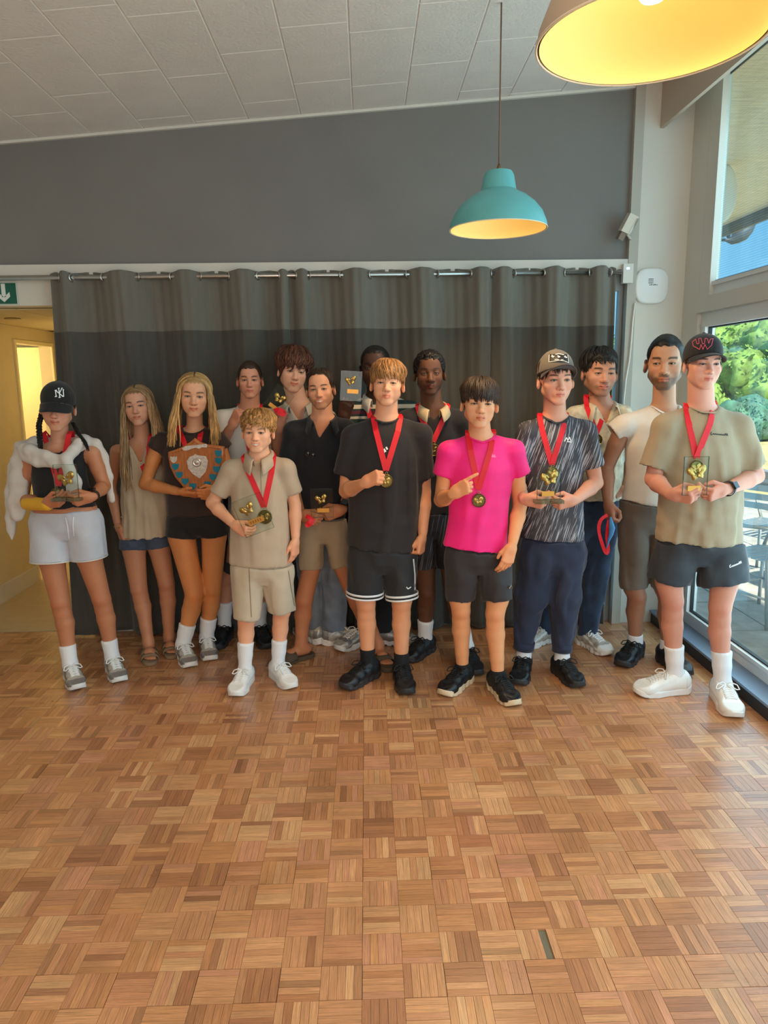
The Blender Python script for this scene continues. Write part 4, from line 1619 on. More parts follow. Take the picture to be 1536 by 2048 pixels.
def cloth(name, rgb, rough=0.85, bump=0.2, bscale=16, noise=0.05, sheen=0.15, nscale=14, bdist=0.006, stretch=(1, 1, 0.25)):
    return mat(name, srgb(*rgb), rough, noise=noise, nscale=nscale, bump=bump, bscale=bscale, bdist=bdist, sheen=sheen, bstretch=stretch)


class Person:
    pass


def build_person(d):
    p = Person()
    p.d = d
    s = p.s = d.get('s', 1.0)
    an = [on_z(x, y, 0.092 * s) for x, y in d['an']]
    Y0 = p.Y0 = d.get('Y', (an[0].y + an[1].y) / 2)
    if d.get('flatfeet'):
        an = [at(x, y, Y0 + q) for (x, y), q in zip(d['an'], d['flatfeet'])]
    x0 = (an[0].x + an[1].x) / 2
    base = p.base = np.array((x0, Y0, 0.0))
    p.mpp = (at(769, 900, Y0) - at(768, 900, Y0)).x
    L = p.L = lambda px, py, dy=0.0: V3(at(px, py, Y0 + dy)) - base
    J = lambda t: L(*t)
    e = p.e = empty('person', tuple(base))
    tag(e, d['label'], 'person', d.get('group', 'people lined up for the photograph'))
    A = [V3(a) - base for a in an]
    for a in A:
        a[2] = 0.092 * s
    toes = [V3(on_z(x, y, 0.012)) - base for x, y in d['toe']]
    for i in (0, 1):   # keep a foot's length sensible when the toe is hidden
        t = toes[i] - A[i]
        t[2] = 0
        n = np.linalg.norm(t)
        toes[i] = A[i] + t / max(n, 1e-6) * np.clip(n, 0.17 * s, 0.25 * s)
        toes[i][2] = 0
    KN = [J(k) if len(k) > 2 else J((*k, A[q][1] * 0.5)) for q, k in enumerate(d['kn'])]
    HP = [J(k) for k in d['hip']]
    SH = [J(k) + np.array((0.006 if q == 0 else -0.006, 0, -0.030 * s)) for q, k in enumerate(d['sh'])]
    EL = [J(k) for k in d['el']]
    WR = [J(k) for k in d['wr']]
    H = d['H']
    # forearm depth from its real length where no depth was given
    for i in (0, 1):
        if len(d['wr'][i]) == 2:
            pl = np.linalg.norm((WR[i] - EL[i])[[0, 2]])
            dy = math.sqrt(max(0.0, (0.142 * H) ** 2 - pl ** 2))
            WR[i] = J((*d['wr'][i], EL[i][1] - dy))
    p.SH, p.EL, p.WR, p.KN, p.HP, p.A = SH, EL, WR, KN, HP, A
    hd = d['head']
    # ---- head frame
    hs = (hd['chin'] - hd['top']) * p.mpp / 0.234
    hc = L(hd['x'], (hd['chin'] + hd['top']) / 2, hd.get('dy', -0.03))
    HM = euler_m(hd.get('yaw', 0), hd.get('pitch', 0), hd.get('roll', 0))
    wide = hd.get('wide', 1.0)
    hx = p.hx = lambda v: (np.asarray(v) * np.array((wide, 1, 1)) * hs) @ HM.T + hc
    p.hs, p.hc, p.HM = hs, hc, HM
    ho = dict(hd)
    ho['skin'] = d['skin']
    ho['nk'] = d.get('neckr', 0.056) * s / (0.056 * hs)
    hv, hf, hcol = head_mesh(ho)
    V, Fc, C = [hx(hv)], [hf], [hcol]
    nb = len(hv)
    skin = np.array(d['skin'])
    limb = np.array(d.get('limb', d['skin']))
    # ---- body
    NB = L(*d['neck'], d.get('neck_dy', 0.01))
    p.NB = NB
    top = d['top']
    rows = []
    dr = top.get('depth', 0.62)
    for (y, xl, xr) in top['sil']:
        a, b = L(xl, y), L(xr, y)
        w = (b[0] - a[0]) / 2
        rows.append(((a[2] + b[2]) / 2, (a[0] + b[0]) / 2, top.get('cy', 0.0), w, float(np.clip(dr * w, 0.075, 0.16))))
    shw = (SH[1][0] - SH[0][0]) / 2
    zs = (SH[0][2] + SH[1][2]) / 2
    shc = (SH[0] + SH[1]) / 2
    rows = [r for r in rows if r[0] < zs - 0.02]
    rows.append((zs + 0.012, shc[0], 0.0, shw * 0.84, rows[0][4] * 0.80))
    rows.append((max(NB[2] - 0.005, zs + 0.055), NB[0], NB[1], 0.070 * s, 0.060 * s))
    rows = sorted(rows)
    p.rows = rows
    bl = np.min([A[0], A[1], EL[0], EL[1], WR[0], WR[1], SH[0], SH[1], HP[0], HP[1], KN[0], KN[1]], axis=0) - 0.14
    bh = np.max([A[0], A[1], EL[0], EL[1], WR[0], WR[1], SH[0], SH[1], hc, KN[0], KN[1]], axis=0) + 0.14
    bl[2] = 0.0
    bh[2] = hc[2] - 0.02
    B = Field(bl, bh, d.get('vox', 0.0095))
    lt, at_ = d.get('legt', 1.0), d.get('armt', 1.0)
    br = [(z, cx, cy, max(w - 0.034, 0.05), max(dd - 0.032, 0.05)) for z, cx, cy, w, dd in rows]
    if d.get('bare_torso'):
        br = [(z, cx, cy, w - 0.004, dd - 0.004) for z, cx, cy, w, dd in rows]
    B.loft(br, 0.02)
    bt = d['bottom']
    pr, hps, ends, rt = bottom_frame(p)
    HP = p.HP = hps
    shr = 0.008 if d.get('bare_torso') else 0.032
    B.loft([(z, cx, cy, w - shr, dd - shr) for z, cx, cy, w, dd in pr], 0.02)
    nr = d.get('neckr', 0.056) * s
    B.cone(NB + (0, 0.012, -0.03), hx((0, 0.016, -0.050)), nr * 1.06, nr * 0.97, 0.03)
    for i in (0, 1):
        sg = -1 if i == 0 else 1
        B.cone(NB + (sg * 0.03 * s, 0.015, -0.012), SH[i] + (0, 0, -0.006), 0.036 * s, 0.042 * s, 0.03)
        # arm
        el, wr, sh = EL[i], WR[i], SH[i]
        a1 = at_ * s
        B.cone(sh, sh + (el - sh) * 0.45, 0.048 * a1, 0.044 * a1, 0.015)
        B.cone(sh + (el - sh) * 0.45, el, 0.044 * a1, 0.0365 * a1, 0.010)
        B.cone(el, el + (wr - el) * 0.30, 0.0365 * a1, 0.040 * a1, 0.010)
        B.cone(el + (wr - el) * 0.30, el + (wr - el) * 0.93, 0.040 * a1, 0.0250 * a1, 0.010)
        B.cone(el + (wr - el) * 0.8, wr, 0.024 * a1, 0.019 * a1, 0.010)
        # leg
        hp, kn, ak = HP[i], KN[i], A[i]
        l1 = lt * s
        E, rE = ends[i]
        fl = 1.0 if bt.get('long') else bt.get('flat', 0.95)
        if bt.get('long'):
            rk_ = min(0.050 * l1, bt['knee'] * p.mpp - 0.016)
            B.cone(hp, kn, min(0.084 * l1, rt - 0.02), rk_, 0.02)
            l1 = min(l1, 0.85)
        else:
            q = np.clip((hp[2] - E[2]) / max(0.05, hp[2] - kn[2]), 0, 1)
            rn = (0.084 + (0.053 - 0.084) * q ** 0.8) * l1
            re = min(rn, rE * min(1, fl) - 0.012)
            B.cone(hp, E, min(0.086 * l1, rt - 0.018), re, 0.02, flat=((0, 1, 0), min(1.0, fl + 0.05)))
            B.cone(E, kn, re, 0.0505 * l1, 0.012)
        B.ell(kn + (0, -0.022, 0.004), (0.030 * l1, 0.030 * l1, 0.036 * l1), 0.018)
        c1 = kn + (ak - kn) * 0.16 + (0, 0.006, 0)
        cf = kn + (ak - kn) * 0.34 + (0, 0.014, 0)
        c3 = kn + (ak - kn) * 0.72 + (0, 0.004, 0)
        B.cone(kn, c1, 0.0500 * l1, 0.0475 * l1, 0.010)
        B.cone(c1, cf, 0.0475 * l1, 0.0495 * l1, 0.012)
        B.cone(cf, c3, 0.0495 * l1, 0.0375 * l1, 0.012)
        B.cone(c3, ak, 0.0375 * l1, 0.0335 * l1, 0.010)
        B.cone(ak, ak + (0, 0, -0.03), 0.0335 * l1, 0.031 * l1, 0.010)
        if d['shoe'][0] == 'sandal':
            foot_field(B, A[i], toes[i], s)
    bv, bf = B.mesh()
    keep = np.ones(len(bf), bool)
    bcol = np.tile(limb, (len(bv), 1))
    # neck takes the face's colour, forearms, hands and knees a slightly redder one
    tz = np.clip((bv[:, 2] - (NB[2] - 0.05)) / 0.06, 0, 1)[:, None]
    bcol = bcol * (1 - tz) + skin * tz
    for i in (0, 1):
        kd = np.exp(-(np.linalg.norm(bv - (KN[i] + (0, -0.05, -0.01)), axis=1) / 0.045) ** 2)[:, None] * 0.35
        bcol = bcol * (1 - kd) + np.array((limb[0], limb[1] * 0.72, limb[2] * 0.68)) * kd
    bcol = bcol * (1 + 0.05 * wavy(bv, 5, 8, (0.05, 0.2)))[:, None]
    V.append(bv)
    Fc.append(bf + nb)
    C.append(bcol)
    nb += len(bv)
    # ---- hands
    hands = d.get('hand', (None, None))
    p.hand_M = [None, None]
    for i in (0, 1):
        if hands[i] is None:
            continue
        kind, tgt, dors = hands[i]
        th = 1 if i == 0 else -1
        if len(tgt) == 2:
            tgt = (*tgt, WR[i][1])
        elif len(tgt) == 3:
            tgt = (tgt[0], tgt[1], WR[i][1] + tgt[2])
        dirv = L(*tgt) - WR[i]
        R = rot_to(dirv, dors)
        v, f, t2 = get_hand(kind, th)
        hsz = d.get('hsz', 0.97) * s
        V.append((v * hsz) @ R.T + WR[i])
        Fc.append(f + nb)
        hcl = np.array((limb[0] * 1.02, limb[1] * 0.93, limb[2] * 0.92))
        w = np.clip(v[:, 0] / 0.05, 0, 1)[:, None]
        C.append(limb * (1 - w) + hcl * w)
        nb += len(v)
        p.hand_M[i] = (R, WR[i], hsz)
    V = np.concatenate(V)
    body = new_obj('body', V, np.concatenate(Fc), M_skin, e, True, cols=np.concatenate(C))
    p.toes = toes
    # ---- clothing
    p.shells = []
    build_bottom(p)
    build_top(p)
    shoes(p)
    # ---- hair
    for nm, (v, f, sh_), m in d['hair'](p, ho):
        new_obj(nm, hx(v), f, m[0], e, True, cols=np.array(m[1]) * sh_[:, None])
    p.bvh = BVHTree.FromPolygons(np.concatenate([v + base for v, f in p.shells]).tolist(),
                                 np.concatenate([f + o for (v, f), o in zip(p.shells, np.cumsum([0] + [len(v) for v, f in p.shells[:-1]]))]).tolist())
    return p


def drape(v, f, seed, amp, lam=(0.06, 0.16), aniso=(1.0, 1.0, 0.45), ztop=None):
    """Cloth folds: long hanging folds plus weaker cross creases; folds fade towards the shoulders (ztop)."""
    n = vnormals(v, f)
    a = wavy(v, seed, 6, lam, aniso)
    b = wavy(v, seed + 50, 5, (0.05, 0.12), (0.7, 0.7, 1.2))
    q = np.tanh(1.8 * a) * 0.9 - 0.3 * np.exp(-(a * 2.5) ** 2) + 0.22 * b
    if ztop is not None:
        q = q * np.clip(0.30 + (ztop - v[:, 2]) / 0.30, 0.30, 1.15)
    return v + n * (1.5 * amp * q)[:, None]


def build_top(p):
    d, s, L = p.d, p.s, p.L
    t = d['top']
    if t.get('none'):
        return
    rows = p.rows
    SH, NB = p.SH, p.NB
    # hem
    (hxl, hyl), (hxr, hyr) = t['hem']
    hl, hr = L(hxl, hyl), L(hxr, hyr)
    sl = (hr[2] - hl[2]) / max(1e-4, hr[0] - hl[0])
    zh = lambda X: hl[2] + sl * (X - hl[0])
    ends = []
    slv = t.get('sleeve')
    if slv:
        for i in (0, 1):
            if slv[i] is None:
                ends.append(None)
                continue
            x, y, rp = slv[i][:3]
            dy = slv[i][3] if len(slv[i]) > 3 else None
            if dy is None:
                q = p.L(x, y)
                u = np.clip((SH[i][2] - q[2]) / max(0.05, SH[i][2] - p.EL[i][2]), 0, 1.2)
                dy = SH[i][1] + (p.EL[i][1] - SH[i][1]) * u
            ends.append((L(x, y, dy), max(rp * p.mpp, (0.046 * d.get('armt', 1.0) + 0.010) * s)))
    pts = [r for r in SH] + [q[0] for q in ends if q]
    lo = np.min(pts, axis=0) - 0.13
    hi = np.max(pts, axis=0) + 0.13
    lo[2] = min(hl[2], hr[2]) - 0.03
    W = max(r[3] for r in rows) + 0.03
    cx = np.mean([r[1] for r in rows])
    lo[0], hi[0] = min(lo[0], cx - W), max(hi[0], cx + W)
    lo[1], hi[1] = min(lo[1], -0.2), max(hi[1], 0.2)
    hi[2] = NB[2] + 0.10
    F = Field(lo, hi, t.get('vox', 0.0085))
    ext = [(lo[2] - 0.02, *rows[0][1:])] + rows if rows[0][0] > lo[2] else rows
    F.loft(ext, 0.02)
    for i in (0, 1):
        sg = -1 if i == 0 else 1
        if not t.get('strap'):
            F.cone(NB + (sg * 0.045 * s, 0.012, -0.030), SH[i], 0.047 * s, t.get('shr', 0.054) * s, 0.03)
        if slv and ends[i]:
            E, r = ends[i]
            F.cone(SH[i], E, t.get('shr', 0.054) * s, r, 0.03, end=True)
        if slv and ends[i]:
            dv = (E - SH[i]) / np.linalg.norm(E - SH[i])
            F.cone(E - dv * 0.045, E + dv * 0.03, r - 0.022, r - 0.016, 0.0, op='d', end=True)
    if t.get('vneck'):
        a = L(*t['vneck'], 0)
        for q in np.linspace(0, 1, 6):
            c = a + (NB - a) * q
            F.cone((c[0], -0.30, c[2]), (c[0], -0.02, c[2]), 0.004 + 0.040 * q * s, 0.004 + 0.040 * q * s, 0.0, op='d')
    # neck opening: a forward-leaning elliptic bore; its rim is kept for the rib
    nr = t.get('neckr', 0.060) * s
    R_ = np.array(Matrix.Rotation(math.radians(t.get('ntilt', 24)), 3, 'X'))
    nc = NB + (0, t.get('ny', -0.004), 0)
    rim = []
    hh = np.linspace(0.08, -0.10, 90)
    for k in range(48):
        an_ = 2 * math.pi * k / 48
        Q = nc + (np.stack([np.full(90, math.cos(an_) * nr), np.full(90, math.sin(an_) * nr * 1.06), hh], 1)) @ R_.T
        hit = np.nonzero(F.sample(Q) < 0)[0]
        if len(hit):
            rim.append(Q[hit[0]])
    ax_n = R_ @ np.array((0, 0, 1.0))
    F.cone(nc - ax_n * 0.09, nc + ax_n * 0.12, nr, nr * 1.02, 0.004, op='d')
    if t.get('cut_arm'):
        for i in (0, 1):
            F.ell(SH[i] + ((-1 if i == 0 else 1) * 0.03, 0, -0.02), (0.062 * s, 0.14, 0.11), 0.01, op='d')
    F.put(F.o, F.o + F.h * F.n, lambda X, Y, Z: (Z - zh(X)) + t.get('hemcurve', 0) * X ** 2 + 0 * Y, 0.0, 'd')
    F.loft(ext, 0, op='d', grow=-0.019, zmax=min(hl[2], hr[2]) + 0.03, cap=False)
    v, f = F.mesh()
    v = drape(v, f, t.get('seed', int(abs(p.base[0]) * 100) + 3), t.get('fold', 0.004), t.get('lam', (0.06, 0.15)), t.get('aniso', (1.0, 0.8, 0.22)), SH[0][2])
    o = new_obj(t['name'], v, f, t['mat'], p.e, True)
    if t.get('label'):
        o['label'] = t['label']
    p.top_o = o
    p.shells.append((v, f))
    bvh = BVHTree.FromPolygons(v.tolist(), f.tolist())
    # crew neck rib
    if t.get('rib') is not None and len(rim) > 30:
        P = np.array(rim)
        for _ in range(4):
            P = (np.roll(P, 1, 0) + P * 2 + np.roll(P, -1, 0)) / 4
        cen = P.mean(0)
        rings = []
        nk = len(P)
        for q in range(nk + 1):
            pt = P[q % nk]
            T = P[(q + 1) % nk] - P[(q - 1) % nk]
            T /= np.linalg.norm(T)
            rad = pt - cen
            rad -= T * (rad @ T)
            rad /= np.linalg.norm(rad)
            up = np.cross(T, rad)
            up *= np.sign(up[2]) or 1
            rw = 0.0078 * s
            rings.append([tuple(pt + rad * (rw * math.cos(g) * 1.1 + 0.004) + up * (rw * 0.42 * math.sin(g) + 0.001)) for g in np.linspace(0, 2 * math.pi, 9)])
        mb = MB().quadgrid(rings)
        new_obj('collar', np.array(mb.v), mb.f, t['rib'], o, True)
    if t.get('collar') is not None:
        polo_collar(p, o, t['collar'], t.get('collar_open', 0.5), t.get('collar_h', 0.040))


def polo_collar(p, o, m, opn, h):
    """Folded shirt collar round the neck, open at the front."""
    s, NB = p.s, p.NB
    rows_in, rows_mid, rows_out, rows_low = [], [], [], []
    N = 41
    for k in range(N):
        u = -1 + 2 * k / (N - 1)
        a = math.pi * 0.5 + u * (math.pi - opn * 0.55)          # a=90deg is the back
        fr = abs(u)
        ca, sa = math.cos(a), math.sin(a)
        rx, ry = 0.066 * s, 0.066 * s
        zc = NB[2] + 0.018 - 0.050 * fr ** 1.6
        drop = h * (0.85 + 0.85 * max(0, fr - 0.55) / 0.45)
        out = 0.020 + 0.022 * fr ** 3
        rows_in.append((NB[0] + ca * rx, NB[1] + 0.006 + sa * ry - 0.022 * fr ** 2, zc - 0.02))
        rows_mid.append((NB[0] + ca * (rx + 0.004), NB[1] + 0.006 + sa * (ry + 0.004) - 0.026 * fr ** 2, zc + 0.020))
        rows_out.append((NB[0] + ca * (rx + 0.013), NB[1] + 0.006 + sa * (ry + 0.013) - 0.034 * fr ** 2, zc + 0.014))
        rows_low.append((NB[0] + ca * (rx + out), NB[1] + 0.006 + sa * (ry + out) - 0.045 * fr ** 2, zc + 0.014 - drop))
    mb = MB().quadgrid([rows_in, rows_mid, rows_out, rows_low])
    c = new_obj('collar', np.array(mb.v), mb.f, m, o, True)
    so = c.modifiers.new('t', 'SOLIDIFY')
    so.thickness = 0.004
    so.offset = 1


def bottom_frame(p):
    d, s, L = p.d, p.s, p.L
    b = d['bottom']
    wy, wl, wr = b['waist']
    a, c = L(wl, wy), L(wr, wy)
    w = (c[0] - a[0]) / 2
    hy, hl, hr_ = b['hips']
    a2, c2 = L(hl, hy), L(hr_, hy)
    w2 = (c2[0] - a2[0]) / 2
    dp = b.get('depth', 0.7)
    rt = b.get('thigh', w2 * 0.54)
    fl = 1.0 if b.get('long') else b.get('flat', 0.95)
    rows = [(a2[2], (a2[0] + c2[0]) / 2, 0.003, w2, rt * fl * 1.06), (a[2], (a[0] + c[0]) / 2, 0, w, float(np.clip(w * dp, 0.08, 0.14)))]
    hps = [np.array((rows[0][1] + sg * w2 * 0.47, 0.003, a2[2] + 0.03)) for sg in (-1, 1)]
    ends = []
    for i, q in enumerate(b['hem']):
        if b.get('long'):
            dy = p.A[i][1]
        else:
            z = L(q[0], q[1])[2]
            u = np.clip((hps[i][2] - z) / max(0.05, hps[i][2] - p.KN[i][2]), 0, 1.2)
            dy = p.KN[i][1] * u
        ends.append((L(q[0], q[1], dy), q[2] * p.mpp))
    return rows, hps, ends, rt


def build_bottom(p):
    d, s, L = p.d, p.s, p.L
    b = d['bottom']
    rows, hps, ends, rt = bottom_frame(p)
    w2 = rows[0][3]
    a = np.array((rows[1][1] - rows[1][3], 0, rows[1][0]))
    c = np.array((rows[1][1] + rows[1][3], 0, rows[1][0]))
    a2 = np.array((rows[0][1] - rows[0][3], 0, rows[0][0]))
    c2 = np.array((rows[0][1] + rows[0][3], 0, rows[0][0]))
    lo = np.min([ends[0][0], ends[1][0], a2], axis=0) - 0.14
    hi = np.max([ends[0][0], ends[1][0], c, c2], axis=0) + 0.14
    lo[1], hi[1] = min(lo[1], -0.17), max(hi[1], 0.17)
    lo[2] = min(ends[0][0][2], ends[1][0][2]) - 0.03
    hi[2] = a[2] + 0.02
    F = Field(lo, hi, b.get('vox', 0.0085))
    zlow = rows[0][0] - 0.05
    F.loft([(zlow, rows[0][1], 0.003, w2 * 0.93, rows[0][4] * 0.70)] + rows, 0.02)
    segs = []
    for i in (0, 1):
        E, r = ends[i]
        sg = -1 if i == 0 else 1
        hp = hps[i]
        fl = b.get('flat', 0.95)
        if b.get('long'):
            kn = p.KN[i] + (0, 0.0, 0)
            rk = b['knee'] * p.mpp
            F.cone(hp, kn, rt, rk, 0.035)
            F.cone(kn, E, rk, r, 0.02, end=True)
            dv = (E - kn) / np.linalg.norm(E - kn)
        else:
            F.cone(hp, E, rt, r, 0.012, end=True, flat=((0, 1, 0), fl))
            dv = (E - hp) / np.linalg.norm(E - hp)
        segs.append((E, dv, r))
    F.put(F.o, F.o + F.h * F.n, lambda X, Y, Z: a[2] - Z + 0 * X + 0 * Y, 0.0, 'd')
    # everything under the shirt stays inside it
    (q0, q1), (q2, q3) = d['top']['hem']
    e0, e1 = L(q0, q1), L(q2, q3)
    sl = (e1[2] - e0[2]) / max(1e-4, e1[0] - e0[0])
    tr_ = [(min(e0[2], e1[2]) - 0.10, *p.rows[0][1:])] + p.rows
    lf, _, _ = Field.loft_fn(tr_, grow=-0.018, cap=False)
    F.put(F.o, F.o + F.h * F.n, lambda X, Y, Z: np.where(Z > e0[2] + sl * (X - e0[0]) - 0.004, lf(X, Y, Z), -1.0), 0.0, 'i')
    for E, dv, r in segs:
        F.cone(E - dv * 0.05, E + dv * 0.03, r * 0.86 - 0.012, r - 0.017, 0.0, op='d', end=True, flat=((0, 1, 0), b.get('flat', 0.95)) if not b.get('long') else None)
    v, f = F.mesh()
    v = drape(v, f, b.get('seed', 3), b.get('fold', 0.0035), b.get('lam', (0.06, 0.15)), b.get('aniso', (1, 1, 0.4)))
    o = new_obj(b['name'], v, f, b['mat'], p.e, True)
    if b.get('label'):
        o['label'] = b['label']
    p.bottom_o = o
    p.bottom_ends = segs
    p.shells.append((v, f))
    # bands of trim round each leg
    for off, wd, m in b.get('bands', ()):
        for E, dv, r in segs:
            rr = []
            n1 = np.cross(dv, (0, 1, 0))
            n1 /= np.linalg.norm(n1)
            n2 = np.cross(n1, dv)
            for q in (0, 1):
                c0 = E - dv * (off + wd * q)
                rr.append([tuple(c0 + (n1 * math.cos(t) + n2 * math.sin(t) * b.get('flat', 0.95)) * (r + b.get('band_off', 0.0085))) for t in np.linspace(0, 2 * math.pi, 41)])
            mb = MB().quadgrid(rr)
            bo = new_obj('trim_band', np.array(mb.v), mb.f, m, o, True)
            so = bo.modifiers.new('t', 'SOLIDIFY')
            so.thickness = 0.003
            so.offset = 0


def shoes(p):
    d, s = p.d, p.s
    kind = d['shoe'][0]
    for i in (0, 1):
        A, T = p.A[i], p.toes[i]
        if kind == 'sandal':
            add_sandal(p.e, A, T, s * d.get('shs', 1.0), d['shoe'][1], d['shoe'][2], d['shoe'][3])
        else:
            k, mu, ms, ml = d['shoe'][:4]
            st = d['shoe'][4] if len(d['shoe']) > 4 else None
            ov = d['shoe'][5] if len(d['shoe']) > 5 else None
            add_shoe(p.e, k, A, T, s * d.get('shs', 1.02), (mu, ms), ml, st, ov)
        if d.get('sock'):
            m, hgt = d['sock'][:2]
            ak, kn = A, p.KN[i]
            lt = d.get('legt', 1.0) * s
            u = (kn - ak) / np.linalg.norm(kn - ak)
            topp = ak + u * hgt[i]
            F = Field(np.minimum(ak, topp) - 0.09, np.maximum(ak, topp) + 0.09, 0.0075)
            n = np.linalg.norm(kn - ak)
            rr = lambda q: float(np.interp(q / n, [0, 0.28, 0.7, 1], [0.034, 0.039, 0.053, 0.05])) * lt + 0.0045
            F.cone(ak + (0, 0, -0.03), ak, 0.036 * lt, rr(0), 0.01)
            if hgt[i] > 0.12:
                mid = ak + u * hgt[i] * 0.55
                F.cone(ak, mid, rr(0), rr(hgt[i] * 0.55), 0.02)
                F.cone(mid, topp, rr(hgt[i] * 0.55), rr(hgt[i]), 0.01, end=True)
            else:
                F.cone(ak, topp, rr(0), rr(hgt[i]), 0.02, end=True)
            v, f = F.mesh()
            new_obj('sock', v, f, m, p.e, True)


# ================================================================== things worn and held
def cast(p, px, py, off=0.003, default=None):
    dr = ray(px, py).normalized()
    h = p.bvh.ray_cast(Vector((0, 0, CAM_H)), dr)
    if h[0] is None:
        return None if default is None else at(px, py, default)
    return h[0] - dr * off


def print_poly(p, polys, m, parent, name, off=0.0018):
    """Flat print laid on the clothes: polygons given as pixel outlines, projected on the cloth and given a skin's thickness."""
    V, Fc = [], []
    for poly in polys:
        b = len(V)
        for x, y in poly:
            q = cast(p, x, y, off, p.Y0 - 0.12)
            V.append(tuple(np.array(q) - p.base))
        Fc.append(tuple(range(b, b + len(poly))))
    return new_obj(name, V, Fc, m, parent)


def stroke_polys(pts, w):
    out = []
    fine = [pts[0]]
    for (x0, y0), (x1, y1) in zip(pts[:-1], pts[1:]):
        k = max(1, int(math.hypot(x1 - x0, y1 - y0) / 3.0))
        fine += [(x0 + (x1 - x0) * q / k, y0 + (y1 - y0) * q / k) for q in range(1, k + 1)]
    for (x0, y0), (x1, y1) in zip(fine[:-1], fine[1:]):
        dx, dy = x1 - x0, y1 - y0
        n = math.hypot(dx, dy) or 1
        a, b = -dy / n * w / 2, dx / n * w / 2
        out.append([(x0 + a, y0 + b), (x1 + a, y1 + b), (x1 - a, y1 - b), (x0 - a, y0 - b)])
    return out


M_ribbon = mat('red_ribbon', srgb(222, 10, 32), 0.55, bump=0.15, bscale=500, bstretch=(1, 1, 1))
M_gold = mat('antique_gold', srgb(176, 150, 86), 0.28, 1.0, noise=0.25, nscale=60)
M_brass = mat('dark_brass', srgb(112, 100, 58), 0.35, 1.0, noise=0.3, nscale=80)
M_plaque = mat('gold_plaque', srgb(206, 150, 70), 0.35, 0.7)
M_tglass = glass_mat('trophy_glass', (0.93, 0.97, 0.95), 0.05)
M_tedge = glass_mat('trophy_glass_edge', (0.62, 0.80, 0.74), 0.12)


def gloves_mesh(w):
    """A pair of boxing gloves, about w wide, in the xz plane, facing -y."""
    F = Field((-0.62, -0.34, -0.52), (0.62, 0.25, 0.52), 0.03)
    for s, dx, dz, dy, rot in ((-1, -0.25, -0.06, 0.03, -38), (1, 0.17, 0.06, -0.08, 14)):
        M = np.array(Matrix.Rotation(math.radians(rot), 3, 'Y'))
        T = lambda q: M @ np.array(q) + np.array((dx, dy, dz))
        F.ell(T((0, 0, 0.15)), (0.175, 0.15, 0.20), 0.0, M)
        F.ell(T((-s * 0.155, -0.08, 0.06)), (0.065, 0.08, 0.14), 0.004, M)
        F.cone(T((0, 0, 0.0)), T((0, 0, -0.12)), 0.115, 0.105, 0.02)
        F.cone(T((0, 0, -0.13)), T((0, 0, -0.30)), 0.145, 0.165, 0.004, end=True, start=True)
    v, f = F.mesh()
    return v * w, f


GLOVES = gloves_mesh(1.0)


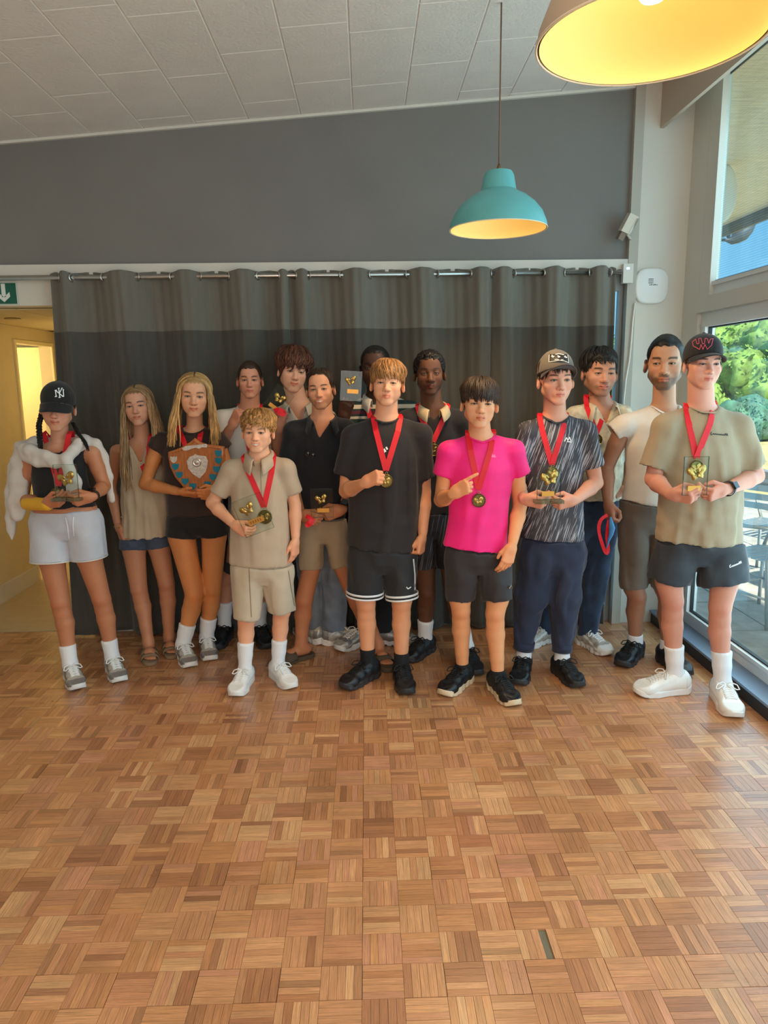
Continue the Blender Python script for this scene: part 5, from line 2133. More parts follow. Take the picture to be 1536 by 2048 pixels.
def medal(p, label, left, right, vee, disc, r_px, width=0.028, rel=1.0):
    """Red neck ribbon (two straps meeting in a V on the chest) with a gold boxing medal; pixel paths on the cloth."""
    base = np.array(cast(p, disc[0], disc[1], 0.012, p.Y0 - 0.14))
    e = empty('medal', tuple(base))
    tag(e, label, 'medal', 'gold medals on red ribbons')
    m = MB()
    for side, path in ((-1, left), (1, right)):
        pts = []
        full = list(path) + [vee]
        for (x0, y0), (x1, y1) in zip(full[:-1], full[1:]):
            for t in np.linspace(0, 1, 7)[:-1]:
                pts.append((x0 + (x1 - x0) * t, y0 + (y1 - y0) * t))
        pts.append(vee)
        W = []
        for x, y in pts:
            q = cast(p, x, y, 0.004)
            W.append(np.array(q) if q is not None else np.array((np.nan,) * 3))
        W = np.array(W)
        bad = np.isnan(W[:, 0])
        if bad.all():
            W = np.array([np.array(at(x, y, p.Y0 - 0.11)) for x, y in pts])
        elif bad.any():
            yy = np.interp(np.arange(len(pts)), np.nonzero(~bad)[0], W[~bad, 1])
            W = np.array([np.array(at(x, y, yy[i])) if bad[i] else W[i] for i, (x, y) in enumerate(pts)])
        # a taut strap: never behind the cloth, smooth in depth
        ys = W[:, 1].copy()
        for _ in range(6):
            sm_ = np.convolve(np.pad(ys, 1, 'edge'), (0.25, 0.5, 0.25), 'valid')
            ys = np.minimum(ys, sm_)
        W = np.array([np.array(at(x, y, ys[i])) for i, (x, y) in enumerate(pts)])
        # over the shoulder to the back of the neck
        first = W[0]
        nb = p.NB + p.base
        ext = np.array([nb + np.array((side * 0.055, 0.055, 0.020)), np.array((first[0] * 0.6 + (nb[0] + side * 0.06) * 0.4, (first[1] + nb[1]) / 2 + 0.02, first[2] + 0.012))])
        W = np.concatenate([ext, W])
        T = np.gradient(W, axis=0)
        T /= np.linalg.norm(T, axis=1, keepdims=True)
        out = np.tile(np.array((0, -1.0, 0)), (len(W), 1))
        out[0] = (0.2 * side, 0.3, 1)
        out[1] = (0.1 * side, -0.5, 0.8)
        ac = np.cross(T, out)
        ac /= np.linalg.norm(ac, axis=1, keepdims=True)
        nn = np.cross(ac, T)
        hw, th = width / 2, 0.0009
        R = []
        for i in range(len(W)):
            c = W[i] - base
            R.append([c + ac[i] * hw + nn[i] * th, c - ac[i] * hw + nn[i] * th, c - ac[i] * hw - nn[i] * th, c + ac[i] * hw - nn[i] * th, c + ac[i] * hw + nn[i] * th])
        m.quadgrid(R)
    m.build('ribbon', M_ribbon, e)
    r = r_px * p.mpp
    dm = MB()
    dm.lathe([(0, 0.004), (r, 0.004), (r, -0.003), (r * 0.94, -0.0048), (r * 0.86, -0.003), (r * 0.84, -0.0018), (0, -0.0018)], (0, 0, 0), 48, 'Y')
    dsk = dm.build('disc', M_brass, e, 'auto')
    v, f = GLOVES
    new_obj('relief', v * np.array((r * 1.45, r * 0.30, r * 1.45)) + (0, -0.003, 0), f, M_gold, dsk, True)
    sc = MB()
    for k in range(20):
        a = 2 * math.pi * k / 20
        sc.lathe([(0, -0.0022), (r * 0.045, -0.001), (r * 0.05, 0.0)], (r * 0.90 * math.cos(a), -0.0036, r * 0.90 * math.sin(a)), 6, 'Y')
    sc.build('rim_beads', M_gold, dsk, True)
    rg = MB()
    rg.lathe([(0.006 + 0.0012 * math.cos(a), 0.0012 * math.sin(a)) for a in [2 * math.pi * q / 6 for q in range(6)]], (0, -0.001, r + 0.006), 16, 'Y', True)
    rg.build('ring', M_gold, e, True)
    return e


def trophy(label, c, w, h, Y, roll=0, yaw=0, glass=None, plaq=True, scale=1.0, gl_off=(0, 0.10), pl_off=(0, -0.27), base_slab=False, text=None, gw=0.55, group='acrylic boxing trophies'):
    """Acrylic panel with gold boxing gloves and a name plate. c: pixel centre, w/h: pixel size at depth Y."""
    o = at(c[0], c[1], Y)
    mpp = (at(c[0] + 1, c[1], Y) - at(c[0], c[1], Y)).length
    W, H = w * mpp, h * mpp
    e = empty('trophy', o)
    tag(e, label, 'trophy', group)
    e.rotation_euler = (0, math.radians(roll), math.radians(yaw))
    t = 0.010
    gm = glass or M_tglass
    MB().box((-W / 2, -t / 2, -H / 2), (W / 2, t / 2, H / 2)).build('panel', gm, e)
    ed = MB()
    b = 0.0012
    ed.box((-W / 2 - b, -t / 2, -H / 2 - b), (W / 2 + b, t / 2, -H / 2)).box((-W / 2 - b, -t / 2, H / 2), (W / 2 + b, t / 2, H / 2 + b))
    ed.box((-W / 2 - b, -t / 2, -H / 2), (-W / 2, t / 2, H / 2)).box((W / 2, -t / 2, -H / 2), (W / 2 + b, t / 2, H / 2))
    ed.build('edge', M_tedge, e)
    v, f = GLOVES
    q = W * gw
    new_obj('boxing_gloves', v * np.array((q, q * 0.5, q)) + (gl_off[0] * W, -t / 2 - q * 0.10, gl_off[1] * H), f, M_gold, e, True)
    if plaq:
        px, pz = pl_off[0] * W, pl_off[1] * H
        pl_ = MB().box((px - W * 0.27, -t / 2 - 0.003, pz - H * 0.07), (px + W * 0.27, -t / 2 - 0.0003, pz + H * 0.07)).build('name_plate', M_plaque, e)
        if text:
            mk = MB()
            r = random.Random(5)
            n = 5
            for k in range(n):
                xx = px - W * 0.20 + k * W * 0.085
                mk.box((xx, -t / 2 - 0.0036, pz - H * 0.035), (xx + W * 0.05, -t / 2 - 0.003, pz + H * 0.035))
            mk.build('engraving', mat('plaque_engraving', srgb(150, 96, 40), 0.5, 0.4), pl_)
    if base_slab:
        MB().box((-W * 0.62, -0.030, -H / 2 - 0.018), (W * 0.62, 0.030, -H / 2 - 0.0015)).build('base', M_tedge, e)
    return e

# ================================================================== hair and headgear
def hair_mat(name, rgb):
    """Shared hair shader (colour comes from each lock) and the base colour of this head of hair."""
    m = mat('hair', (0.1, 0.07, 0.05), 0.5, attr='col', noise=0.25, nscale=70, stretch=(1, 1, 0.25), spec=0.35, bump=0.4, bscale=240, bstretch=(1, 1, 0.15), bdist=0.002)
    return m, srgb(*rgb)


def join(*parts):
    V, Fc, S, b = [], [], [], 0
    for q in parts:
        v, f = q[0], q[1]
        V.append(v)
        Fc.append(np.asarray(f) + b)
        S.append(q[2] if len(q) > 2 else np.full(len(v), 0.75))
        b += len(v)
    return np.concatenate(V), np.concatenate(Fc), np.concatenate(S)


def H_mop(m, cap=None, **kw):
    def fn(p, ho):
        c = hair_cap(ho, **(cap or dict(thick=0.008, noise=0.002)))
        return [('hair', join(c, lock_tubes(mop(**kw))), m)]
    return fn


def H_cap(m, **kw):
    return lambda p, ho: [('hair', join((*hair_cap(ho, **kw),)), m)]


def H_long(m, **kw):
    def fn(p, ho):
        h2 = dict(ho)
        h2['hairup'] = 0.022
        c = hair_cap(h2, thick=0.007, noise=0.001)
        return [('hair', join(c, lock_tubes(long_hair(**kw), 5)), m)]
    return fn


def braid(p, pts, r=0.011):
    P = np.array([p.L(*q) for q in pts])
    t = np.linspace(0, 1, 40)
    k = np.linspace(0, 1, len(P))
    C = np.stack([np.interp(t, k, P[:, i]) for i in range(3)], 1)
    paths = []
    for s in range(3):
        w = t * 2 * math.pi * 5 + s * 2 * math.pi / 3
        Q = C + np.stack([np.sin(w) * r * 0.7, np.cos(2 * w) * r * 0.35, 0 * w], 1)
        paths.append((Q, r * 0.72 * np.clip(1.15 - t ** 6, 0.3, 1)))
    return lock_tubes(paths, 7)


def add_cap(p, m_dome, m_brim, brim_pitch=12, front=0.050, back=0.0, curve=0.022, brim_len=0.068, tall=0.0, under=None):
    F = Field((-0.11, -0.13, -0.06), (0.11, 0.14, 0.17), 0.0048)
    F.ell((0, 0.013, 0.038 + tall * 0.4), (0.086, 0.108, 0.092 + tall), 0)
    F.ell((0, -0.036, 0.060), (0.070, 0.073, 0.064 + tall), 0.02)
    k = (front - back) / (-0.10 - 0.10)
    F.half((0, -0.10, front), (0, k, -1))
    v, f = F.mesh()
    n = vnormals(v, f)
    a = np.arctan2(v[:, 0], v[:, 1] - 0.013)
    seam = np.minimum.reduce([np.abs(np.angle(np.exp(1j * (a - q)))) for q in np.arange(6) * math.pi / 3])
    v = v - n * (0.0016 * np.exp(-(seam / 0.035) ** 2))[:, None]
    o = new_obj('cap', p.hx(v), f, m_dome, p.e, True)
    top = p.hx(np.array([(0, 0.013, 0.038 + tall * 1.4 + 0.092)]))
    b = MB().lathe([(0.0, 0.004), (0.006, 0.003), (0.008, 0.0)], tuple(top[0]), 12)
    new_obj('cap_button', np.array(b.v), b.f, m_dome, o, True)
    R = []
    bp = math.radians(brim_pitch)
    for i in range(25):
        u = -1 + 2 * i / 24
        ph = u * math.radians(68)
        zi = front + k * (0.013 - math.cos(ph) * 0.104 + 0.10)
        pi = np.array((math.sin(ph) * 0.084, 0.013 - math.cos(ph) * 0.110, zi + 0.004))
        row = []
        for j in range(7):
            w = j / 6
            ext = brim_len * math.sqrt(max(0, 1 - (abs(u)) ** 2.6)) * w
            row.append((pi[0] * (1 + 0.06 * w), pi[1] - ext * math.cos(bp), pi[2] - ext * math.sin(bp) - curve * u * u * (0.35 + 0.65 * w) * 0.9))
        R.append(row)
    m = MB().quadgrid(R)
    br = new_obj('brim', p.hx(np.array(m.v)), m.f, [m_brim, under or m_brim], o, True)
    so = br.modifiers.new('t', 'SOLIDIFY')
    so.thickness = 0.004
    so.offset = 0
    p.cap_o = o
    vv = p.hx(v) + p.base
    p.cap_bvh = BVHTree.FromPolygons(vv.tolist(), f.tolist())
    return o


def cap_print(p, polys, m, name, off=0.003):
    V, Fc = [], []
    for poly in polys:
        b = len(V)
        ok = True
        for x, y in poly:
            dr = ray(x, y).normalized()
            h = p.cap_bvh.ray_cast(Vector((0, 0, CAM_H)), dr)
            if h[0] is None:
                ok = False
                break
            V.append(tuple(np.array(h[0] - dr * off) - p.base))
        if ok:
            Fc.append(tuple(range(b, len(V))))
        else:
            V = V[:b]
    if Fc:
        new_obj(name, V, Fc, m, p.cap_o)


# ================================================================== wardrobe
TAN, FAIR, OLIVE, DARK, DARKER = srgb(206, 146, 108), srgb(228, 176, 148), srgb(196, 146, 114), srgb(104, 68, 48), srgb(76, 48, 36)
M_blacktee = cloth('black_cotton', (36, 31, 33), bump=0.35)
M_blackfit = cloth('black_jersey', (20, 19, 21), bump=0.15)
M_navy = cloth('dark_navy_knit', (19, 20, 27), bump=0.25)
M_beigep = cloth('beige_pique', (186, 164, 140), bump=0.3)
M_beigesh = cloth('beige_fleece', (196, 178, 154), bump=0.3)
M_white = cloth('white_cotton', (222, 214, 204), bump=0.3)
M_offw = cloth('off_white_linen', (196, 190, 178), bump=0.35)
M_pink = cloth('hot_pink_polyester', (250, 20, 128), rough=0.6, bump=0.35)
M_brown = cloth('dark_brown_jersey', (50, 34, 30), bump=0.2)
M_greyj = cloth('pale_grey_jersey', (192, 194, 202), bump=0.5)
M_cream = cloth('cream_sweatshirt', (206, 198, 190), bump=0.4, bscale=20, bdist=0.012)
M_khaki = cloth('khaki_cotton', (168, 146, 118), bump=0.3)
M_olive = cloth('stone_green_cotton', (160, 144, 118), bump=0.35)
M_black_sh = cloth('black_shorts_cloth', (30, 30, 33), rough=0.7, bump=0.25)
M_char = cloth('charcoal_shorts_cloth', (44, 38, 40), rough=0.7, bump=0.25)
M_slate = cloth('blue_black_shorts_cloth', (38, 44, 52), rough=0.65, bump=0.25)
M_navyt = cloth('navy_jogger_cloth', (34, 42, 66), bump=0.35)
M_denim = cloth('denim', (62, 72, 92), bump=0.4, noise=0.25, nscale=40)
M_jeansl = cloth('washed_blue_jeans', (112, 122, 136), bump=0.4, noise=0.2)
M_jeansd = cloth('dark_blue_jeans', (36, 56, 84), bump=0.4, noise=0.45, nscale=9)
M_darktr = cloth('black_trousers_cloth', (26, 27, 33), bump=0.3)
M_cargo = cloth('grey_brown_cargo_cloth', (104, 92, 82), bump=0.4)
M_wsock = mat('white_ribbed_sock', srgb(232, 232, 234), 0.85, bump=0.5, bscale=90, bstretch=(2, 2, 0.05), bdist=0.003)
M_bsock = mat('black_sock', srgb(22, 22, 25), 0.85, bump=0.4, bscale=90, bstretch=(2, 2, 0.05), bdist=0.003)
S_white = mat('white_leather', srgb(236, 236, 234), 0.4, noise=0.03)
S_wsole = mat('white_rubber', srgb(228, 228, 226), 0.5)
S_silver = mat('silver_mesh', srgb(190, 184, 174), 0.42, 0.25, noise=0.2, nscale=120)
S_silv2 = mat('grey_silver_overlay', srgb(150, 148, 146), 0.35, 0.5)
S_black = mat('black_mesh', srgb(27, 28, 31), 0.55, noise=0.2, nscale=150)
S_bsole = mat('dark_rubber', srgb(46, 48, 52), 0.5)
S_bover = mat('black_leather', srgb(20, 20, 23), 0.38)
S_crsole = mat('cream_cloud_rubber', srgb(222, 202, 168), 0.5)
L_white = mat('white_lace', srgb(236, 236, 236), 0.7)
L_black = mat('black_lace', srgb(16, 16, 18), 0.7)
S_tan = mat('taupe_suede', srgb(134, 112, 88), 0.85)
S_brown = mat('brown_suede', srgb(88, 72, 56), 0.85)
P_white = mat('white_print', srgb(236, 236, 236), 0.6)
P_black = mat('black_print', srgb(26, 26, 26), 0.6)
P_pink = mat('pink_print', srgb(255, 120, 176), 0.6)
P_rose = mat('rose_thread', srgb(214, 84, 116), 0.6)


def streak_cloth(name, dark, light, ang, scale, thr, blue=None):
    m = mat(name, dark, 0.7, bump=0.3, bscale=22, bdist=0.006)
    N, L = m.node_tree.nodes, m.node_tree.links
    b = N['Principled BSDF']
    tcn = [n for n in N if n.type == 'TEX_COORD'][0]
    mp = N.new('ShaderNodeMapping')
    mp.vector_type = 'TEXTURE'
    mp.inputs['Rotation'].default_value = (0, math.radians(ang), 0)
    mp.inputs['Scale'].default_value = (scale, 0.12, scale * 26)
    L.new(tcn.outputs['Object'], mp.inputs[0])
    t = N.new('ShaderNodeTexNoise')
    t.inputs['Scale'].default_value = 1.0
    t.inputs['Detail'].default_value = 2.5
    L.new(mp.outputs[0], t.inputs['Vector'])
    cr = N.new('ShaderNodeValToRGB')
    cr.color_ramp.elements[0].position = thr
    cr.color_ramp.elements[0].color = (*dark, 1)
    cr.color_ramp.elements[1].position = thr + 0.05
    cr.color_ramp.elements[1].color = (*light, 1)
    L.new(t.outputs[0], cr.inputs[0])
    L.new(cr.outputs[0], b.inputs['Base Color'])
    return m


M_streak = streak_cloth('grey_streaked_polyester', srgb(64, 62, 70), srgb(176, 176, 184), 18, 0.0040, 0.545)
M_streak_sh = streak_cloth('dark_streaked_cloth', srgb(34, 34, 40), srgb(96, 96, 102), 10, 0.006, 0.58)


def stripe_cloth():
    m = mat('striped_knit', (0.1, 0.1, 0.1), 0.8, bump=0.3, bscale=40)
    N, L = m.node_tree.nodes, m.node_tree.links
    b = N['Principled BSDF']
    tcn = [n for n in N if n.type == 'TEX_COORD'][0]
    sp = N.new('ShaderNodeSeparateXYZ')
    L.new(tcn.outputs['Object'], sp.inputs[0])
    mu = N.new('ShaderNodeMath')
    mu.operation = 'MULTIPLY'
    mu.inputs[1].default_value = 1 / 0.105
    L.new(sp.outputs['Z'], mu.inputs[0])
    fr = N.new('ShaderNodeMath')
    fr.operation = 'FRACT'
    L.new(mu.outputs[0], fr.inputs[0])
    cr = N.new('ShaderNodeValToRGB')
    cr.color_ramp.interpolation = 'CONSTANT'
    el = cr.color_ramp.elements
    green, crm, mar = srgb(34, 52, 48), srgb(206, 194, 172), srgb(92, 34, 52)
    el[0].position = 0
    el[0].color = (*green, 1)
    el[1].position = 0.16
    el[1].color = (*crm, 1)
    for q, c in ((0.30, green), (0.42, mar), (0.60, green), (0.70, crm), (0.92, green)):
        x = el.new(q)
        x.color = (*c, 1)
    L.new(fr.outputs[0], cr.inputs[0])
    L.new(cr.outputs[0], b.inputs['Base Color'])
    return m


M_stripe = stripe_cloth()
M_camo = mat('pale_patterned_cotton', srgb(206, 196, 172), 0.85, noise=0.28, nscale=26, bump=0.3, bscale=22)

HB = hair_mat('hair_dark_brown', (52, 36, 26))
HBL = hair_mat('hair_black', (22, 18, 17))
HLB = hair_mat('hair_light_brown', (150, 106, 62))
HAU = hair_mat('hair_auburn', (84, 48, 32))
HCB = hair_mat('hair_curly_blond_brown', (164, 118, 66))
HBD = hair_mat('hair_blonde', (186, 146, 92))
HBD2 = hair_mat('hair_ash_blonde', (160, 128, 92))
HSH = hair_mat('hair_short_brown', (70, 50, 38))

BR_D, BR_B, BR_L = srgb(48, 32, 24), srgb(20, 15, 13), srgb(120, 84, 56)
UP, FWD, DN = (0, 0, 1), (0, -1, 0), (0, 0, -1)
PEOPLE = {}


def add(key, **d):
    PEOPLE[key] = build_person(d)
    return PEOPLE[key]


# ---- 1 girl in black cap, jumper over the shoulders
g1 = add('cap_girl', label='young woman in black baseball cap with white jumper knotted over her shoulders', H=1.66, s=0.93, skin=srgb(208, 150, 120), limb=srgb(190, 124, 88),
         an=((141, 1330), (225, 1316)), toe=((158, 1380), (241, 1363)), kn=((121, 1205), (203, 1198)), hip=((103, 1055), (166, 1052)),
         sh=((52, 902), (186, 897)), el=((44, 1000), (209, 972)), wr=((92, 1008), (184, 994)),
         hand=(('hold', (128, 1000, -0.05), (0, -0.85, -0.4)), ('hold', (146, 1003, -0.05), (0, -0.85, -0.4))), neck=(118, 892),
         head=dict(x=116, top=772, chin=857, yaw=10, pitch=4, roll=4, jaw=0.9, brow=BR_D, scalp=BR_B, smile=0.3, eye=0.9, lips=1.05),
         top=dict(name='tank_top', mat=M_blackfit, sil=[(905, 72, 168), (950, 64, 172), (985, 68, 182), (1018, 66, 192)], hem=((60, 1019), (198, 1016)), cut_arm=True, fold=0.0015, neckr=0.078, strap=False, shr=0.045),
         bottom=dict(name='jersey_shorts', mat=M_greyj, waist=(1015, 66, 194), hips=(1060, 62, 206), hem=[(104, 1122, 41), (178, 1115, 36)], fold=0.003, bands=((0.0, 0.006, M_white),), band_off=0.002),
         bare_torso=True, armt=0.92, legt=1.05, neckr=0.047, shoe=('runner', S_silver, S_wsole, L_white, None, S_silv2), sock=(M_wsock, (0.115, 0.115)),
         hair=H_cap(HBL, thick=0.004, noise=0.0))
for _b in (braid(g1, ((84, 826, 0.02), (78, 850, -0.03), (80, 880, -0.08), (82, 904, -0.10))), braid(g1, ((146, 846, 0.0), (156, 866, -0.04), (170, 884, -0.07), (177, 902, -0.08)), 0.008)):
    tag(new_obj('braid', _b[0], _b[1], HBL[0], g1.e, True, cols=np.array(HBL[1]) * _b[2][:, None]), kind='stuff')
add_cap(g1, cloth('black_cap_twill', (18, 18, 20), bump=0.2), cloth('black_cap_twill', (18, 18, 20)), brim_pitch=40, front=0.036, back=-0.01, curve=0.030, tall=0.006)
K = lambda pts: [(q[0] / 5.12, 720 + q[1] / 5.12) for q in pts]
ny = []
for st in ([(568, 312), (575, 372)], [(570, 312), (648, 376)], [(648, 306), (652, 376)], [(600, 290), (609, 338)], [(634, 290), (609, 338)], [(609, 336), (611, 382)],
           [(560, 312), (582, 309)], [(640, 306), (656, 303)], [(562, 376), (584, 371)], [(600, 384), (622, 380)], [(592, 291), (610, 289)], [(626, 290), (642, 288)]):
    ny += stroke_polys(K(st), 1.9)
cap_print(g1, ny, P_white, 'cap_logo')
cap_print(g1, stroke_polys(K([(585, 436), (600, 446), (620, 442), (648, 444)]), 1.2), P_white, 'cap_script')


def soft_tubes(p, name, m, chains, vox=0.008, fold=0.006, k=0.02, seed=5):
    """A cloth form from chains of (px, py, dy, radius, flatten) points blended together."""
    pts = [p.L(q[0], q[1], q[2]) for c in chains for q in c]
    F = Field(np.min(pts, axis=0) - 0.08, np.max(pts, axis=0) + 0.08, vox)
    for c in chains:
        for a, b in zip(c[:-1], c[1:]):
            F.cone(p.L(*a[:3]), p.L(*b[:3]), a[3], b[3], k, flat=((0, 1, 0.2), a[4]) if len(a) > 4 else None)
    v, f = F.mesh()
    v = drape(v, f, seed, fold, (0.05, 0.10), (1, 1, 0.6))
    o = new_obj(name, v, f, m, p.e, True)
    p.shells.append((v, f))
    return o


soft_tubes(g1, 'jumper', M_cream, [
    [(118, 884, 0.085, 0.045), (75, 888, 0.06, 0.045), (48, 898, 0.02, 0.040), (38, 925, -0.01, 0.040, 0.8), (36, 960, -0.02, 0.046, 0.6), (36, 1000, -0.03, 0.048, 0.5), (34, 1030, -0.03, 0.040, 0.5)],
    [(48, 898, 0.02, 0.040), (32, 930, 0.03, 0.034), (25, 985, 0.02, 0.034), (22, 1035, 0.01, 0.030), (21, 1060, 0.01, 0.020), (24, 1078, 0.0, 0.008)],
    [(42, 896, -0.01, 0.034), (60, 902, -0.075, 0.034, 0.8), (92, 913, -0.105, 0.034, 0.6), (128, 922, -0.118, 0.028, 0.8)],
    [(52, 912, -0.05, 0.026), (75, 926, -0.10, 0.026, 0.7), (110, 928, -0.118, 0.024, 0.8), (130, 924, -0.122, 0.026)],
    [(118, 884, 0.085, 0.045), (168, 884, 0.05, 0.036), (160, 888, -0.05, 0.030), (148, 900, -0.095, 0.030, 0.8), (130, 922, -0.120, 0.030)],
    [(132, 918, -0.130, 0.024), (140, 940, -0.130, 0.026, 0.7), (150, 965, -0.132, 0.030, 0.5), (154, 992, -0.132, 0.032, 0.4)],
    [(130, 924, -0.128, 0.020), (138, 955, -0.128, 0.022, 0.7), (140, 985, -0.130, 0.022, 0.5)],
    [(165, 884, 0.04, 0.035), (192, 888, 0.03, 0.030), (206, 915, 0.03, 0.024, 0.8), (216, 955, 0.03, 0.024, 0.7), (224, 1000, 0.03, 0.014, 0.7)]], 0.007, 0.0028, 0.014)
soft_tubes(g1, 'wrist_cast', mat('yellow_cast', srgb(232, 176, 40), 0.7, bump=0.4, bscale=120, bstretch=(3, 1, 1)),
           [[(56, 1007, g1.WR[0][1] * 0.35 + g1.EL[0][1] * 0.65, 0.036), (95, 1009, g1.WR[0][1] * 0.97, 0.032)]], 0.006, 0.0, 0.0)

_dm = mat('white_drawstring', srgb(236, 236, 238), 0.7)
print_poly(g1, stroke_polys([(131, 1035), (135, 1052), (138, 1078)], 2.2) + stroke_polys([(147, 1034), (146, 1052), (148, 1072)], 2.2), _dm, g1.bottom_o, 'drawstring', 0.004)

# ---- 2 girl in blouse
add('blouse_girl', label='long haired blonde young woman in sheer beige blouse and denim shorts', H=1.63, s=0.93, skin=srgb(214, 160, 132), limb=srgb(192, 132, 98),
    Y=4.17, an=((297, 1284), (338, 1272)), toe=((301, 1330), (344, 1312)), kn=((278, 1178), (333, 1168)), hip=((268, 1055), (318, 1055)),
    sh=((232, 893), (331, 888)), el=((222, 975, 0.02), (345, 975, 0.02)), wr=((236, 1052, -0.03), (345, 1045, 0.0)),
    hand=(('hang', (256, 1108, -0.02), (-0.8, -0.6, 0.0)), None), neck=(283, 884),
    head=dict(wide=1.03, x=277, top=776, chin=849, yaw=4, pitch=-2, roll=-5, jaw=0.88, brow=BR_D, smile=0.4, eye=0.85, lips=1.1, scalp=srgb(130, 100, 70)),
    top=dict(name='blouse', mat=cloth('sheer_beige_cotton', (190, 170, 144), bump=0.5, bscale=60), sil=[(905, 246, 322), (940, 240, 330), (985, 243, 334), (1033, 244, 337), (1074, 238, 341)],
             hem=((235, 1074), (342, 1071)), cut_arm=True, fold=0.004, neckr=0.075, lam=(0.04, 0.09), aniso=(1.2, 1, 0.2), shr=0.045, vneck=(288, 925)),
    bottom=dict(name='denim_shorts', mat=M_denim, waist=(1040, 246, 334), hips=(1065, 243, 338), hem=[(268, 1099, 28), (318, 1094, 27)], fold=0.002),
    armt=0.86, legt=1.02, neckr=0.046, shoe=('sandal', S_tan, S_tan, 'buckle'), hair=H_long(HBD2, seed=21, n=340, length=0.50, thick=0.0050, wave=0.006, fwd=0.9, front_pull=0.03, right=0.62))
bl = PEOPLE['blouse_girl']
soft_tubes(bl, 'bracelet', M_gold, [[(228, 1053, bl.WR[0][1], 0.0045), (237, 1056, bl.WR[0][1] - 0.032, 0.0045), (247, 1051, bl.WR[0][1], 0.0045)]], 0.004, 0.0, 0.004)

print_poly(bl, stroke_polys([(242, 1034), (262, 1036), (290, 1036), (318, 1035), (338, 1033)], 2.0), cloth('sheer_beige_cotton', (190, 170, 144)), bl.top_o, 'waist_seam', 0.004)

# ---- 3 girl with the shield
g3 = add('shield_girl', label='blonde young woman in brown top and black shorts holding the wooden shield', H=1.68, s=0.95, skin=srgb(226, 168, 132), limb=srgb(208, 136, 82),
         Y=4.05, an=((366, 1288), (413, 1275)), toe=((394, 1352), (427, 1340)), kn=((389, 1188), (424, 1178)), hip=((366, 1052), (420, 1050)),
         sh=((317, 872), (436, 870)), el=((290, 968, 0.0), (460, 965, 0.0)), wr=((363, 984), (436, 982, -0.16)),
         hand=(('flat', (405, 992, -0.03), (0, -0.55, -0.8)), ('hold', (425, 985, -0.02), (0, -0.9, -0.2))), neck=(388, 862),
         head=dict(wide=1.04, x=389, top=752, chin=831, yaw=10, pitch=2, roll=4, jaw=0.92, brow=srgb(90, 62, 40), smile=0.45, eye=1.0, iris=(0.07, 0.09, 0.08), scalp=srgb(170, 132, 84)),
         top=dict(name='t_shirt', mat=M_brown, sil=[(878, 322, 434), (905, 324, 438), (950, 330, 442), (1000, 334, 444), (1030, 335, 450)], hem=((332, 1030), (452, 1028)), sleeve=((311, 899, 18), (451, 899, 17)), fold=0.0015, neckr=0.060, shr=0.046, rib=M_brown),
         bottom=dict(name='shorts', mat=M_blackfit, waist=(1026, 337, 448), hips=(1052, 334, 456), hem=[(364, 1074, 33), (428, 1070, 31)], fold=0.0015),
         armt=0.95, legt=1.12, neckr=0.046, shoe=('runner', S_silver, S_wsole, L_white, S_silv2, S_silv2), sock=(M_wsock, (0.125, 0.135)),
         hair=H_long(HBD, seed=31, n=360, length=0.285, thick=0.0048, wave=0.005, fwd=0.8, front_pull=0.0, width=0.004))

# ---- 4 young man in white tee behind
add('white_tee_man', vox=0.011, label='young man with cropped hair and white t-shirt standing behind curly haired boy', H=1.76, s=1.0, skin=srgb(214, 152, 124), limb=srgb(204, 144, 116),
    Y=4.25, an=((449, 1252), (520, 1252)), toe=((441, 1286), (530, 1288)), kn=((449, 1160), (515, 1160)), hip=((470, 1040), (520, 1040)),
    sh=((440, 830), (548, 828)), el=((432, 905, -0.02), (560, 910, 0.02)), wr=((464, 852), (560, 985, -0.05)),
    hand=(('fist', (476, 828, -0.02), (-0.5, -0.8, 0.2)), None), neck=(498, 818),
    head=dict(full=0.68, x=500, top=727, chin=794, yaw=6, pitch=0, roll=0, brow=BR_D, smile=0.1, scalp=srgb(74, 54, 42), scalp_a=0.75),
    top=dict(name='t_shirt', mat=M_white, sil=[(842, 446, 546), (890, 452, 545), (1000, 455, 545), (1120, 455, 548)], hem=((452, 1120), (550, 1118)), sleeve=((433, 868, 20), (556, 872, 20)), fold=0.003, rib=M_white),
    bottom=dict(name='shorts', mat=M_black_sh, waist=(1090, 452, 548), hips=(1105, 450, 550), hem=[(470, 1143, 26), (526, 1143, 26)]),
    shoe=('black', S_black, S_bsole, L_black, None, S_bover), sock=(M_wsock, (0.17, 0.17)), hair=H_cap(HSH, thick=0.005, noise=0.0012, top=0.008))

